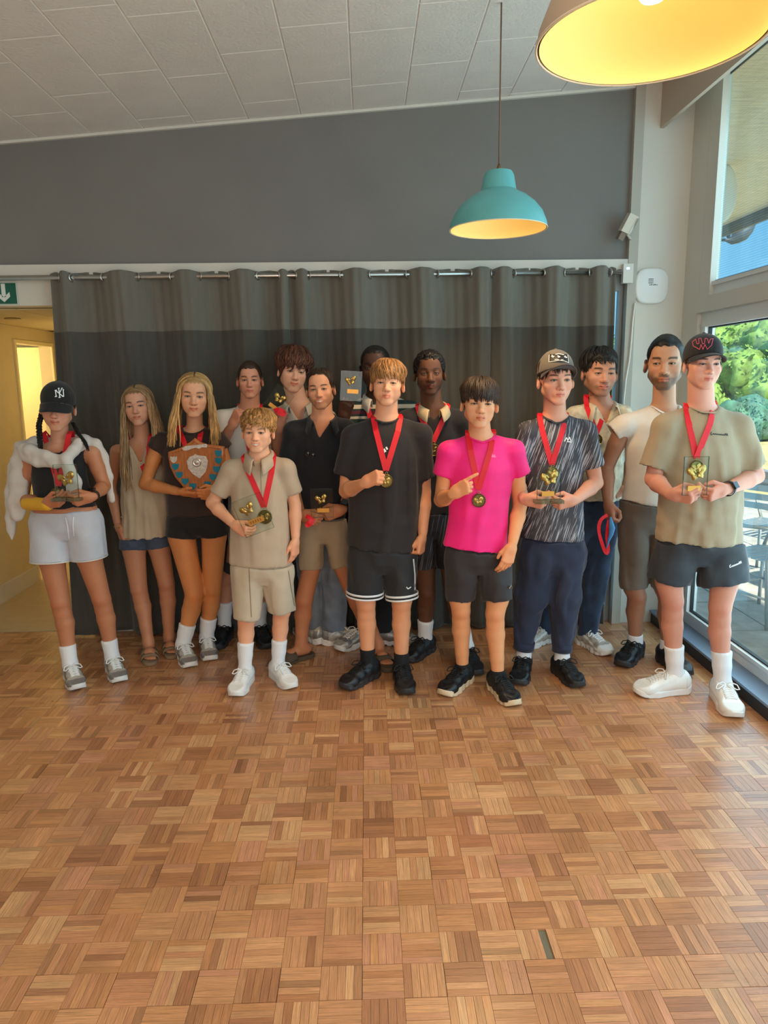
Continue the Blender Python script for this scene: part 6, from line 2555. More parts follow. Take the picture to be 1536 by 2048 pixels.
# ---- 6 tall young man with mop of auburn hair
add('mop_man', vox=0.011, label='tall young man with bushy auburn hair in pale shirt raising a trophy', H=1.84, s=1.03, skin=srgb(226, 176, 150), limb=srgb(204, 148, 122),
    Y=4.24, an=((630, 1254), (668, 1258)), toe=((615, 1272), (688, 1282)), kn=((620, 1150), (668, 1150)), hip=((610, 1030), (655, 1030)),
    sh=((553, 826), (655, 828)), el=((562, 905, -0.03), (665, 910, 0.02)), wr=((560, 858, -0.22), (665, 990, -0.05)),
    hand=(('grip', (560, 828, -0.03), (-0.3, -0.9, -0.1)), None), neck=(597, 808), neck_dy=0.01,
    head=dict(hairup=-0.035, x=587, top=703, chin=781, yaw=14, pitch=2, roll=8, jaw=0.94, brow=BR_D, smile=0.5, eye=0.85, scalp=BR_D),
    top=dict(name='shirt', mat=M_offw, sil=[(842, 556, 648), (900, 560, 655), (980, 575, 668), (1050, 590, 682)], hem=((585, 1050), (686, 1050)), sleeve=((556, 872, 22), (660, 880, 22)), fold=0.004, collar=M_offw, collar_open=1.2, vneck=(606, 850)),
    bottom=dict(name='wide_jeans', mat=M_jeansl, waist=(1035, 590, 682), hips=(1085, 590, 690), hem=[(628, 1254, 20), (669, 1258, 25)], long=True, knee=25, fold=0.004),
    shoe=('runner', S_silver, S_wsole, L_white, None, S_silv2), hair=H_mop(HAU, cap=dict(thick=0.006, noise=0.002), seed=61, n=300, lift=0.030, front=0.032, side=-0.035, back=-0.09, curl=0.007, thick=0.0075, jitter=0.014))

# ---- 7 man in navy polo
add('navy_man', label='smiling man in dark navy polo shirt and khaki shorts wearing sandals', H=1.76, s=1.0, skin=srgb(220, 160, 126), limb=srgb(196, 126, 88),
    an=((602, 1288), (756, 1290)), toe=((574, 1322), (770, 1330)), kn=((608, 1200), (716, 1205)), hip=((622, 1055), (668, 1055)),
    sh=((586, 852), (693, 848)), el=((578, 960, 0.04), (712, 955, 0.05)), wr=((603, 1030, -0.18), (684, 1020, -0.16)),
    hand=(('grip', (628, 1038, -0.03), (-0.2, -0.9, 0.1)), ('hold', (640, 1034, -0.04), (0.1, -0.9, -0.1))), neck=(645, 838),
    head=dict(full=0.68, x=641, top=741, chin=816, yaw=-4, pitch=0, roll=-4, jaw=1.02, brow=BR_D, smile=1.0, teeth=True, iris=(0.10, 0.11, 0.07), beard=(srgb(120, 78, 54), 0.45), scalp=srgb(70, 48, 36), hairup=0.012),
    top=dict(name='polo_shirt', mat=M_navy, sil=[(865, 592, 690), (920, 590, 692), (980, 592, 694), (1036, 596, 692)], hem=((592, 1037), (696, 1036)), sleeve=((576, 918, 20), (703, 918, 20)), fold=0.003, collar=M_navy, collar_open=1.3, vneck=(640, 872)),
    bottom=dict(name='khaki_shorts', mat=M_khaki, waist=(1030, 598, 692), hips=(1068, 598, 696), hem=[(622, 1137, 24), (684, 1133, 23)], fold=0.003),
    shoe=('sandal', S_brown, S_brown, 'slide'), shs=1.05, hair=H_mop(HB, cap=dict(thick=0.004, noise=0.001), seed=71, n=120, lift=0.008, front=0.088, side=0.03, back=-0.02, thick=0.005, jitter=0.006, crown=(0, 0.02)))

# ---- 8 man behind, striped shirt
add('striped_man', vox=0.011, label='man in striped rugby shirt mostly hidden behind the boy in black', H=1.84, s=1.03, skin=DARKER, limb=DARKER,
    an=((725, 1258), (768, 1258)), toe=((718, 1286), (778, 1284)), kn=((730, 1150), (780, 1150)), hip=((738, 1030), (782, 1030)),
    sh=((704, 815), (822, 812)), el=((692, 890, -0.02), (832, 900, 0.02)), wr=((688, 838, -0.22), (832, 980, -0.05)),
    hand=(('grip', (692, 806, -0.03), (-0.3, -0.9, -0.1)), None), neck=(755, 795),
    head=dict(x=751, top=694, chin=778, yaw=-6, pitch=0, roll=-2, nose=1.25, lips=1.3, white=(0.22, 0.19, 0.17), brow=BR_B, smile=0.2, scalp=srgb(20, 16, 15), scalp_a=0.85),
    top=dict(name='rugby_shirt', mat=M_stripe, sil=[(828, 712, 816), (900, 712, 815), (1045, 705, 812)], hem=((700, 1045), (816, 1045)), sleeve=((694, 868, 22), (830, 872, 22)), fold=0.003, collar=M_white, collar_open=0.9),
    bottom=dict(name='trousers', mat=M_darktr, waist=(1035, 705, 812), hips=(1080, 703, 815), hem=[(728, 1262, 19), (770, 1262, 19)], long=True, knee=24),
    shoe=('runner', S_silv2, S_wsole, L_white, None, S_silver), hair=H_cap(HBL, thick=0.0045, noise=0.0008))

# ---- 10 young man in black polo
add('black_polo_man', vox=0.011, label='tall young man in black polo with cream collar and red ribbon', H=1.82, s=1.02, skin=DARK, limb=DARK,
    an=((850, 1276), (934, 1296)), toe=((814, 1322), (946, 1340)), kn=((853, 1185), (908, 1190)), hip=((845, 1045), (890, 1045)),
    sh=((812, 830), (926, 832)), el=((800, 935, 0.05), (942, 935, 0.05)), wr=((820, 1015, -0.02), (930, 1015, -0.02)),
    hand=(None, None), neck=(866, 815),
    head=dict(full=0.68, x=859, top=706, chin=788, yaw=-2, pitch=0, roll=-1, jaw=0.93, nose=1.3, lips=1.3, white=(0.30, 0.26, 0.23), brow=BR_B, browt=0.8, smile=-0.1, eye=0.85, beard=(srgb(46, 30, 24), 0.35), scalp=srgb(24, 18, 16)),
    top=dict(name='polo_shirt', mat=M_blacktee, sil=[(845, 820, 922), (900, 818, 922), (1022, 820, 915)], hem=((815, 1024), (920, 1024)), sleeve=((803, 915, 21), (936, 915, 21)), fold=0.003, collar=cloth('cream_collar_cotton', (206, 184, 146)), collar_open=0.75, vneck=(866, 838), collar_h=0.034),
    bottom=dict(name='patterned_shorts', mat=M_streak_sh, waist=(1015, 822, 912), hips=(1060, 820, 916), hem=[(850, 1134, 27), (900, 1134, 25)]),
    shoe=('black', S_black, S_bsole, L_black, None, S_bover), sock=(M_wsock, (0.12, 0.12)), hair=H_cap(HBL, thick=0.013, noise=0.0035, lam=(0.008, 0.02), h=0.0036, seed=8))

# ---- 13 man in cream shirt
add('cream_shirt_man', vox=0.011, label='man in open cream shirt and jeans between grey-capped boy and white t-shirt man', H=1.80, s=1.02, skin=srgb(204, 150, 124), limb=srgb(196, 140, 112),
    an=((1088, 1256), (1174, 1262)), toe=((1072, 1286), (1198, 1300)), kn=((1120, 1140), (1190, 1140)), hip=((1178, 1030), (1222, 1030)),
    sh=((1150, 822), (1246, 820)), el=((1142, 925, 0.03), (1268, 910, 0.06)), wr=((1152, 1000, -0.05), (1250, 978, -0.02)),
    hand=(None, ('grip', (1222, 988, -0.03), (0.1, -0.8, 0.5))), neck=(1204, 808),
    head=dict(full=0.68, wide=1.03, hairup=-0.014, x=1199, top=702, chin=790, yaw=0, pitch=2, roll=2, jaw=1.04, cheek=1.04, nose=1.15, lips=1.1, brow=BR_B, browt=1.2, smile=0.5, eye=0.8, beard=(srgb(70, 46, 36), 0.4), scalp=BR_B),
    top=dict(name='open_shirt', mat=M_camo, sil=[(838, 1158, 1242), (900, 1156, 1246), (1000, 1160, 1244)], hem=((1152, 1002), (1250, 1000)), sleeve=((1142, 900, 23), (1260, 900, 24)), fold=0.004, collar=cloth('cream_shirt_cotton', (214, 202, 176)), collar_open=1.6, vneck=(1206, 850), collar_h=0.05),
    bottom=dict(name='jeans', mat=M_jeansd, waist=(990, 1162, 1240), hips=(1050, 1154, 1240), hem=[(1087, 1264, 17), (1176, 1272, 21)], long=True, knee=27, fold=0.005),
    shoe=('runner', S_silver, S_wsole, L_white, None, S_wsole), hair=H_mop(HBL, cap=dict(thick=0.010, noise=0.002), seed=131, n=180, lift=0.018, front=0.055, side=0.01, back=-0.03, thick=0.0058, jitter=0.008))

# ---- 14 man in white tee by the window
add('white_tee_beard_man', label='bearded man in white t-shirt and grey brown cargo shorts looking sideways', H=1.84, s=1.03, skin=srgb(196, 146, 116), limb=srgb(164, 116, 90),
    an=((1270, 1284), (1336, 1296)), toe=((1234, 1338), (1372, 1350)), kn=((1274, 1192), (1336, 1196)), hip=((1272, 1040), (1324, 1040)),
    sh=((1246, 840), (1374, 840)), el=((1213, 935, 0.03), (1392, 935, 0.04)), wr=((1216, 1005, -0.06), (1388, 1015, -0.02)),
    hand=(('grip', (1221, 1046, -0.02), (-0.9, -0.3, 0.0)), None), neck=(1330, 816),
    head=dict(full=0.68, x=1330, top=676, chin=777, yaw=-24, pitch=2, roll=0, jaw=1.0, nose=1.1, brow=BR_B, browt=1.25, smile=0.0, eye=0.85, gaze=(-0.3, 0), beard=(srgb(40, 28, 22), 0.72), scalp=srgb(34, 26, 22), scalp_a=0.8),
    top=dict(name='t_shirt', mat=M_white, sil=[(855, 1254, 1372), (890, 1252, 1370), (940, 1252, 1366), (1005, 1243, 1358)], hem=((1240, 999), (1362, 1014)), sleeve=((1226, 866, 20), (1393, 880, 21)), fold=0.003, rib=M_white, neckr=0.068),
    bottom=dict(name='cargo_shorts', mat=M_cargo, waist=(1000, 1242, 1358), hips=(1050, 1238, 1352), hem=[(1268, 1174, 29), (1330, 1174, 28)], fold=0.004),
    shoe=('black', S_black, S_bsole, L_black, None, S_bover), sock=(M_wsock, (0.05, 0.05)), hair=H_cap(HBL, thick=0.0045, noise=0.0008, top=0.008))

# ---- 12 boy in grey cap
g12 = add('grey_cap_boy', label='boy in grey cap and streaked grey sports t-shirt with navy joggers', H=1.76, s=1.0, skin=srgb(228, 168, 142), limb=srgb(222, 160, 134),
          an=((1047, 1314), (1124, 1318)), toe=((1036, 1372), (1162, 1377)), kn=((1062, 1190), (1130, 1190)), hip=((1080, 1080), (1132, 1080)),
          sh=((1054, 854), (1174, 852)), el=((1032, 965, 0.0), (1192, 966, 0.0)), wr=((1050, 1000), (1147, 1002)),
          hand=(('hold', (1084, 1006, -0.05), (-0.1, -0.85, -0.45)), ('hold', (1112, 1010, -0.05), (0.1, -0.85, -0.45))), neck=(1111, 836),
          head=dict(full=0.68, hairup=-0.03, x=1111, top=714, chin=807, yaw=2, pitch=0, roll=0, jaw=0.94, brow=BR_D, smile=-0.05, iris=(0.08, 0.10, 0.06), scalp=BR_D),
          top=dict(name='sports_t_shirt', mat=M_streak, sil=[(876, 1060, 1168), (910, 1056, 1166), (970, 1050, 1163), (1030, 1047, 1165), (1078, 1043, 1168)], hem=((1040, 1075), (1172, 1080)), sleeve=((1036, 930, 20), (1187, 933, 19)), fold=0.003, rib=M_slate),
          bottom=dict(name='joggers', mat=M_navyt, waist=(1070, 1045, 1166), hips=(1125, 1042, 1168), hem=[(1047, 1298, 20), (1124, 1302, 19)], long=True, knee=34, fold=0.006, thigh=0.088, bands=((0.0, 0.045, M_navyt),), band_off=0.004),
          shoe=('black', S_black, S_bsole, L_black, None, S_bover), sock=(M_wsock, (0.06, 0.06)),
          hair=H_mop(HB, cap=dict(thick=0.004, noise=0.001), seed=121, n=110, lift=0.010, front=0.034, side=0.012, back=-0.03, thick=0.0055, jitter=0.006))
add_cap(g12, cloth('grey_cap_twill', (104, 96, 88), bump=0.2), cloth('brown_brim_twill', (58, 46, 42)), brim_pitch=-12, front=0.054, back=0.01, curve=0.036, tall=0.014, brim_len=0.074)
cap_print(g12, [[(1098 + 4 * i, 708 + 4 * j), (1102 + 4 * i, 708 + 4 * j), (1102 + 4 * i, 712 + 4 * j), (1098 + 4 * i, 712 + 4 * j)] for i in range(10) for j in range(4)], P_black, 'patch', 0.0025)
K2 = lambda pts: [(1050 + q[0] / 12.8, 680 + q[1] / 12.8) for q in pts]
pp = []
for st, w in (([(620, 370), (610, 560), (720, 545), (870, 515), (1010, 535), (1120, 580), (1100, 390)], 1.3), ([(780, 365), (870, 350), (1000, 375)], 1.6), ([(690, 380), (720, 450)], 2.2), ([(670, 420), (755, 415)], 1.8),
              ([(830, 400), (900, 430), (840, 440)], 2.2), ([(1020, 400), (1060, 460)], 2.2), ([(1000, 430), (1080, 440)], 1.8), ([(760, 500), (830, 490), (860, 510)], 1.5), ([(920, 505), (985, 505)], 1.5)):
    pp += stroke_polys(K2(st), w * 0.72)
cap_print(g12, pp, P_white, 'patch_stitching', 0.0040)
print_poly(g12, stroke_polys([(1129, 883), (1133, 875), (1136, 881), (1139, 874), (1142, 882)], 1.8) + stroke_polys([(1134, 883), (1143, 884)], 2.2), P_white, g12.top_o, 'chest_logo')

# ---- 5 curly boy in front
g5 = add('curly_boy', label='curly haired boy in matching beige polo and shorts with white trainers', H=1.47, s=0.86, skin=srgb(236, 178, 144), limb=srgb(234, 170, 134),
         an=((490, 1340), (556, 1330)), toe=((461, 1404), (594, 1384)), kn=((492, 1232), (562, 1222)), hip=((500, 1140), (548, 1140)),
         sh=((460, 930), (574, 928)), el=((424, 1006, 0.02), (590, 1010, 0.02)), wr=((468, 1050), (591, 1080, -0.02)),
         hand=(('hold', (498, 1068, -0.05), (-0.4, -0.85, -0.1)), ('hang', (588, 1130, -0.01), (0.85, -0.5, 0))), neck=(519, 912),
         head=dict(hairup=-0.022, x=516, top=826, chin=902, yaw=-3, pitch=0, roll=1, wide=1.10, jaw=0.98, brow=srgb(140, 98, 66), smile=1.0, teeth=True, iris=(0.05, 0.06, 0.05), scalp=srgb(140, 98, 56)),
         top=dict(name='polo_shirt', mat=M_beigep, sil=[(938, 468, 568), (965, 464, 570), (1005, 462, 575), (1060, 459, 581), (1128, 458, 585)], hem=((455, 1126), (588, 1129)), sleeve=((437, 988, 20), (588, 986, 19)), fold=0.003, collar=M_beigep, collar_open=0.55, collar_h=0.040),
         bottom=dict(name='sweat_shorts', mat=M_beigesh, waist=(1118, 462, 583), hips=(1150, 463, 587), hem=[(494, 1238, 29), (564, 1222, 29)], fold=0.003),
         hsz=1.0, shoe=('court', S_white, S_wsole, L_white, None, S_wsole), shs=1.1, sock=(M_wsock, (0.155, 0.15)),
         hair=H_mop(HCB, cap=dict(thick=0.005, noise=0.002), seed=51, n=260, lift=0.022, front=0.050, side=0.012, back=-0.04, curl=0.008, thick=0.0072, jitter=0.012))
print_poly(g5, stroke_polys([(520, 925), (522, 960), (524, 1000)], 1.4), mat('zip_seam', srgb(150, 128, 104), 0.7), g5.top_o, 'zip')
print_poly(g5, stroke_polys([(498, 1136), (500, 1180), (503, 1234)], 1.6) + stroke_polys([(577, 1142), (583, 1180), (589, 1212)], 1.6), mat('shorts_seam', srgb(140, 120, 98), 0.8), g5.bottom_o, 'seam')

# ---- 9 boy in black tee in front
g9 = add('black_tee_boy', label='boy with light brown fringe in oversized black t-shirt making a fist', H=1.72, s=0.99, skin=srgb(234, 172, 136), limb=srgb(228, 160, 118),
         an=((736, 1326), (803, 1330)), toe=((676, 1382), (818, 1398)), kn=((732, 1208), (803, 1208)), hip=((738, 1090), (792, 1090)),
         sh=((702, 862), (845, 858)), el=((692, 982, 0.02), (848, 985, 0.02)), wr=((728, 966), (845, 1072, -0.02)),
         hand=(('fist', (762, 950, -0.05), (0.15, -0.85, 0.5)), ('fist', (838, 1122, -0.02), (0.85, -0.5, 0))), neck=(772, 838),
         head=dict(wide=1.05, hairup=-0.028, x=775, top=726, chin=810, yaw=-4, pitch=-4, roll=3, jaw=0.93, brow=srgb(120, 82, 54), smile=0.05, eye=0.85, iris=(0.06, 0.05, 0.03), scalp=srgb(130, 92, 56), lips=1.15),
         top=dict(name='t_shirt', mat=M_blacktee, sil=[(876, 710, 844), (912, 704, 846), (960, 701, 844), (1030, 699, 838), (1095, 694, 832)], hem=((691, 1088), (833, 1103)), sleeve=((686, 950, 22), (849, 956, 19)), fold=0.004, rib=M_blacktee, depth=0.66),
         bottom=dict(name='basketball_shorts', mat=M_black_sh, waist=(1080, 699, 829), hips=(1125, 697, 833), hem=[(730, 1191, 36), (804, 1196, 31)], fold=0.003, bands=((0.0, 0.009, P_white), (0.019, 0.011, P_white))),
         shoe=('black', S_black, S_bsole, L_black, None, S_bover), shs=1.04, sock=(M_bsock, (0.085, 0.07)),
         hair=H_mop(HLB, cap=dict(thick=0.004, noise=0.001), seed=91, n=420, lift=0.020, front=0.022, side=0.0, back=-0.05, thick=0.0042, jitter=0.012, sweep=0.25, curl=0.002))
print_poly(g9, stroke_polys([(813, 1174), (816, 1178), (822, 1174)], 2.0), P_white, g9.bottom_o, 'shorts_tick')
print_poly(g9, stroke_polys([(767, 898), (771, 904)], 5) + stroke_polys([(772, 894), (775, 899)], 3.4), P_white, g9.top_o, 'chest_logo')
print_poly(g9, stroke_polys([(827, 1118), (830, 1150), (830, 1180)], 2.4), P_white, g9.bottom_o, 'side_piping')

# ---- 11 boy in pink
g11 = add('pink_boy', label='boy in hot pink t-shirt and black shorts pointing at his medal', H=1.63, s=0.95, skin=srgb(230, 168, 128), limb=srgb(230, 160, 112),
          an=((925, 1338), (996, 1352)), toe=((883, 1393), (1036, 1418)), kn=((922, 1222), (990, 1228)), hip=((928, 1100), (978, 1100)),
          sh=((896, 892), (1030, 890)), el=((882, 1000, 0.02), (1040, 1010, 0.02)), wr=((906, 988), (1024, 1092, -0.10)),
          hand=(('point', (950, 962, -0.05), (0.0, -0.9, 0.4)), ('hang', (1006, 1150, -0.03), (0.3, -0.95, 0.1))), neck=(962, 874),
          head=dict(wide=1.06, hairup=-0.034, x=959, top=762, chin=853, yaw=-3, pitch=-1, roll=3, jaw=0.94, cheek=0.98, nose=1.1, brow=BR_D, smile=-0.15, eye=0.85, scalp=BR_D, lips=1.15),
          top=dict(name='sports_t_shirt', mat=M_pink, sil=[(902, 902, 1024), (935, 900, 1024), (990, 901, 1021), (1050, 894, 1017), (1098, 886, 1013)], hem=((883, 1090), (1014, 1104)), sleeve=((885, 951, 17), (1042, 949, 19)), fold=0.004, rib=M_pink),
          bottom=dict(name='sports_shorts', mat=M_char, waist=(1088, 892, 1012), hips=(1125, 890, 1022), hem=[(920, 1198, 30), (995, 1198, 32)], fold=0.003),
          shoe=('black', S_black, S_crsole, L_black, None, S_bover), shs=1.08, sock=(M_bsock, (0.035, 0.03)),
          hair=H_mop(HB, cap=dict(thick=0.004, noise=0.001), seed=111, n=420, lift=0.020, front=0.014, side=0.002, back=-0.05, thick=0.0043, jitter=0.009, sweep=-0.12))
print_poly(g11, [[(979, 914), (984, 906), (987, 911), (989, 908), (992, 915)]], P_pink, g11.top_o, 'chest_logo')
print_poly(g11, stroke_polys([(1019, 1177), (1023, 1170), (1024, 1177), (1019, 1177)], 1.6), P_white, g11.bottom_o, 'shorts_logo')

# ---- 15 boy by the window
g15 = add('black_cap_boy', label='tall boy in black cap with pink lettering and oversized stone green t-shirt', H=1.82, s=1.03, skin=srgb(218, 162, 142), limb=srgb(208, 146, 124),
          an=((1350, 1350), (1445, 1366)), toe=((1278, 1386), (1462, 1424)), kn=((1345, 1202), (1440, 1214)), hip=((1370, 1090), (1428, 1090)),
          sh=((1330, 842), (1480, 842)), el=((1306, 958, 0.0), (1512, 952, 0.0)), wr=((1342, 990), (1450, 980)),
          hand=(('hold', (1378, 994, -0.06), (-0.1, -0.85, -0.45)), ('hold', (1398, 998, -0.06), (0.1, -0.85, -0.45))), neck=(1406, 818),
          head=dict(x=1405, top=682, chin=776, yaw=-3, pitch=0, roll=1, jaw=0.93, brow=BR_D, smile=0.05, eye=0.85, scalp=BR_D),
          top=dict(name='t_shirt', mat=M_olive, sil=[(862, 1336, 1474), (900, 1328, 1480), (960, 1322, 1480), (1020, 1315, 1482), (1082, 1311, 1486)], hem=((1306, 1080), (1490, 1084)), sleeve=((1303, 936, 27), (1505, 933, 29)), fold=0.005, rib=M_olive, depth=0.62, shr=0.06),
          bottom=dict(name='shorts', mat=M_slate, waist=(1074, 1318, 1478), hips=(1108, 1312, 1486), hem=[(1338, 1162, 45), (1448, 1167, 53)], fold=0.004, flat=0.75),
          shoe=('court', S_white, S_wsole, L_white, None, S_wsole), shs=1.06, sock=(M_wsock, (0.165, 0.165)),
          hair=H_cap(HB, thick=0.004, noise=0.001))
add_cap(g15, cloth('black_cap_cotton', (24, 24, 27), bump=0.2), cloth('black_cap_cotton', (24, 24, 27)), brim_pitch=10, front=0.050, back=0.0, curve=0.030, tall=0.014)
K3 = lambda pts: [(1236 + q[0] / 5.12, 640 + q[1] / 5.12) for q in pts]
cap_print(g15, stroke_polys(K3([(760, 225), (772, 268), (802, 282), (835, 302), (850, 250), (870, 302), (890, 250), (915, 300), (958, 258), (975, 190), (945, 196), (930, 240), (915, 190), (892, 186), (886, 240), (866, 245), (850, 186), (826, 190), (830, 240), (810, 245), (795, 196), (770, 216), (760, 225)]), 1.1), P_rose, 'cap_lettering')


def scribble(x0, y0, x1, y1, h, n=9, w=1.3):
    pts = [(x0, y0 - h * 0.2), (x0 + h * 0.6, y0 - h), (x0 + h * 0.1, y0 - h * 0.3), (x0 + h * 0.2, y0 + h * 0.5), (x0 + h, y0 + h * 0.1)]
    for k in range(n):
        t = (k + 0.5) / n
        x = x0 + h + (x1 - x0 - h) * t
        y = y0 + (y1 - y0) * t
        hh = h * (0.9 if k in (n - 2, n - 1) else 0.35)
        pts += [(x, y - hh), (x + (x1 - x0 - h) / n * 0.45, y + h * 0.25)]
    return stroke_polys(pts, w)


print_poly(g15, scribble(1421, 868, 1456, 871, 4.5), P_black, g15.top_o, 'chest_script')
print_poly(g15, scribble(1459, 1133, 1483, 1125, 4.2, 7, 1.4), P_white, g15.bottom_o, 'shorts_script')


# wrist watches
def watch(p, i, t=0.9):
    a = p.EL[i] + (p.WR[i] - p.EL[i]) * t
    d = (p.WR[i] - p.EL[i]) / np.linalg.norm(p.WR[i] - p.EL[i])
    R = rot_to(d, (0, -1, 0.4))
    m = MB()
    m.lathe([(0.031 * p.s, -0.010), (0.0335 * p.s, -0.010), (0.0335 * p.s, 0.010), (0.031 * p.s, 0.010)], (0, 0, 0), 28, 'X', True)
    o = new_obj('watch', np.array(m.v) @ R.T + a, m.f, S_bover, p.e, True)
    m = MB().box((-0.018, -0.016, 0.031 * p.s), (0.018, 0.016, 0.041 * p.s))
    new_obj('watch_face', np.array(m.v) @ R.T + a, m.f, mat('watch_glass', srgb(14, 16, 20), 0.15), o)


watch(g15, 1)
watch(PEOPLE['navy_man'], 1)
watch(g1, 1, 0.92)

# ================================================================== medals
PP = PEOPLE
medal(PP['cap_girl'], 'medal on red ribbon worn by the girl in black cap', [(88, 868), (98, 905)], [(138, 868), (131, 905)], (117, 972), (114, 986), 11)
medal(PP['blouse_girl'], 'medal ribbon worn by the girl in sheer beige blouse', [(262, 872), (270, 895)], [(302, 872), (298, 895)], (292, 950), (292, 964), 12)
medal(PP['shield_girl'], 'medal ribbon worn by the girl behind the wooden shield', [(356, 856), (364, 874)], [(404, 856), (400, 874)], (388, 935), (388, 950), 12)
medal(PP['white_tee_man'], 'medal ribbon worn by the cropped haired man in white t-shirt', [(479, 812), (484, 830)], [(521, 812), (516, 830)], (500, 905), (500, 918), 12)
medal(PP['curly_boy'], 'gold medal on red ribbon worn by the curly haired boy', [(487, 915), (497, 945)], [(547, 916), (543, 945)], (528, 1014), (530, 1034), 14)
medal(PP['striped_man'], 'medal ribbon worn by the hidden man in striped shirt', [(733, 803), (737, 822)], [(776, 803), (772, 822)], (755, 880), (755, 894), 12)
medal(PP['black_tee_boy'], 'gold medal on red ribbon worn by the boy in black t-shirt', [(747, 836), (752, 862)], [(801, 834), (796, 862)], (772, 941), (773, 962), 13)
medal(PP['black_polo_man'], 'medal on red ribbon worn by the man in black polo', [(835, 812), (842, 834)], [(896, 812), (889, 834)], (866, 884), (868, 900), 12)
medal(PP['pink_boy'], 'gold medal on red ribbon worn by the boy in pink', [(936, 866), (941, 900)], [(987, 864), (981, 900)], (957, 979), (958, 1001), 13.5)
medal(PP['grey_cap_boy'], 'medal on red ribbon worn by the boy in grey cap', [(1079, 832), (1085, 862)], [(1133, 830), (1125, 862)], (1104, 930), (1105, 946), 12)
medal(PP['cream_shirt_man'], 'medal ribbon worn by the man in open cream shirt', [(1171, 794), (1174, 815)], [(1219, 794), (1214, 815)], (1193, 866), (1193, 880), 12)
medal(PP['black_cap_boy'], 'medal on red ribbon worn by the boy in black cap', [(1372, 812), (1378, 848)], [(1430, 806), (1420, 848)], (1393, 916), (1393, 934), 13)


# ================================================================== trophies
def hand_depth(p, i):
    return p.Y0 + p.WR[i][1]


trophy('acrylic boxing trophy held by the girl in black cap', (132, 962), 46, 66, hand_depth(g1, 0) - 0.075, 0, 0, gl_off=(0.12, 0.08), plaq=False, base_slab=True, gw=0.85)
trophy('tilted acrylic boxing trophy held by the curly haired boy', (506, 1030), 60, 76, hand_depth(g5, 0) - 0.045, -20, 0, gl_off=(-0.06, 0.20), pl_off=(0.02, -0.17), text=True, gw=0.56)
trophy('tilted acrylic trophy raised by the bushy haired man', (556, 802), 40, 54, hand_depth(PP['mop_man'], 0) - 0.06, 38, 0, gl_off=(0.02, 0.12), gw=0.66)
trophy('dark acrylic trophy held low by the man in navy polo', (644, 1006), 44, 58, hand_depth(PP['navy_man'], 1) - 0.075, 0, 0, gl_off=(0, 0.15), pl_off=(0.05, -0.25), gw=0.6)
trophy('acrylic trophy held up by the hidden man in striped shirt', (702, 772), 41, 58, hand_depth(PP['striped_man'], 0) - 0.06, 4, 0, gl_off=(0, 0.18), pl_off=(0.1, -0.18), gw=0.6)
trophy('acrylic boxing trophy held by the boy in grey cap', (1098, 964), 46, 70, hand_depth(g12, 0) - 0.075, 0, 0, gl_off=(0.03, 0.12), pl_off=(-0.04, -0.33), base_slab=True, gw=0.85)
trophy('acrylic boxing trophy held by the boy in black cap', (1391, 952), 48, 76, hand_depth(g15, 0) - 0.075, 0, 0, gl_off=(0.02, 0.10), pl_off=(-0.05, -0.32), gw=0.85)

# ================================================================== wooden shield
g3Y = hand_depth(g3, 0) - 0.045
sc0 = at(392, 936, g3Y)
shd = empty('award_shield', sc0)
tag(shd, 'large wooden award shield with silver crest and small blue plates', 'award shield')
SP = lambda x, y, dy=0.0: Vector(at(x, y, g3Y + dy)) - sc0
out = [(389, 876), (400, 884), (414, 889), (432, 891), (448, 893), (450, 912), (448, 932), (441, 954), (429, 972), (414, 986), (401, 994), (386, 988), (366, 974), (350, 955), (340, 934), (336, 914), (336, 904), (352, 899), (368, 892), (380, 884)]
M_oak = mat('varnished_oak', srgb(168, 96, 40), 0.35, noise=0.25, nscale=18, stretch=(6, 1, 1), coat=0.3)
sm_ = MB()
c0 = SP(392, 936)
pts = [SP(*q) for q in out]
rows_ = []
for k, dy in ((0.97, 0.022), (1.0, 0.018), (1.0, 0.004), (0.95, -0.002), (0.90, -0.003), (0.88, 0.0)):
    rows_.append([tuple((q - c0) * k + c0 + Vector((0, dy, 0))) for q in pts + pts[:1]])
sm_.quadgrid(rows_)
b0 = len(sm_.v)
sm_.v += [tuple((q - c0) * 0.88 + c0) for q in pts]
sm_.f.append(tuple(range(b0, b0 + len(pts)))[::-1])
b0 = len(sm_.v)
sm_.v += [tuple((q - c0) * 0.97 + c0 + Vector((0, 0.022, 0))) for q in pts]
sm_.f.append(tuple(range(b0, b0 + len(pts))))
sm_.build('board', M_oak, shd, 'auto')
M_silverp = mat('silver_plate', srgb(206, 202, 196), 0.32, 0.85, noise=0.2, nscale=90, bump=0.5, bscale=160, bdist=0.002)
M_blue = mat('blue_plate', srgb(24, 122, 150), 0.3, 0.4)
Kc = lambda q: (200 + q[0] / 5.12, 720 + q[1] / 5.12)
crest = [(975, 960), (1000, 975), (1085, 985), (1105, 1030), (1100, 1090), (1080, 1150), (1022, 1212), (950, 1165), (905, 1110), (890, 1035), (920, 990), (960, 978)]
cm_ = MB().prism([tuple(SP(*Kc(q), -0.001)) for q in crest], (0, -0.004, 0))
cr_o = cm_.build('crest', M_silverp, shd)
em = MB()
ec = SP(*Kc((990, 1050)), -0.006)
em.lathe([(0.022, 0.001), (0.024, -0.001), (0.018, -0.003), (0.016, -0.001), (0.010, -0.001), (0.008, -0.004), (0, -0.005)], tuple(ec), 24, 'Y')
em.build('emblem', M_silverp, cr_o, True)
scr = [(838, 905), (880, 880), (960, 872), (1090, 858), (1102, 872), (1095, 895), (1040, 895), (1015, 910), (980, 897), (930, 912), (905, 925), (860, 930)]
MB().prism([tuple(SP(*Kc(q), -0.001)) for q in scr], (0, -0.003, 0)).build('scroll', M_silverp, shd)
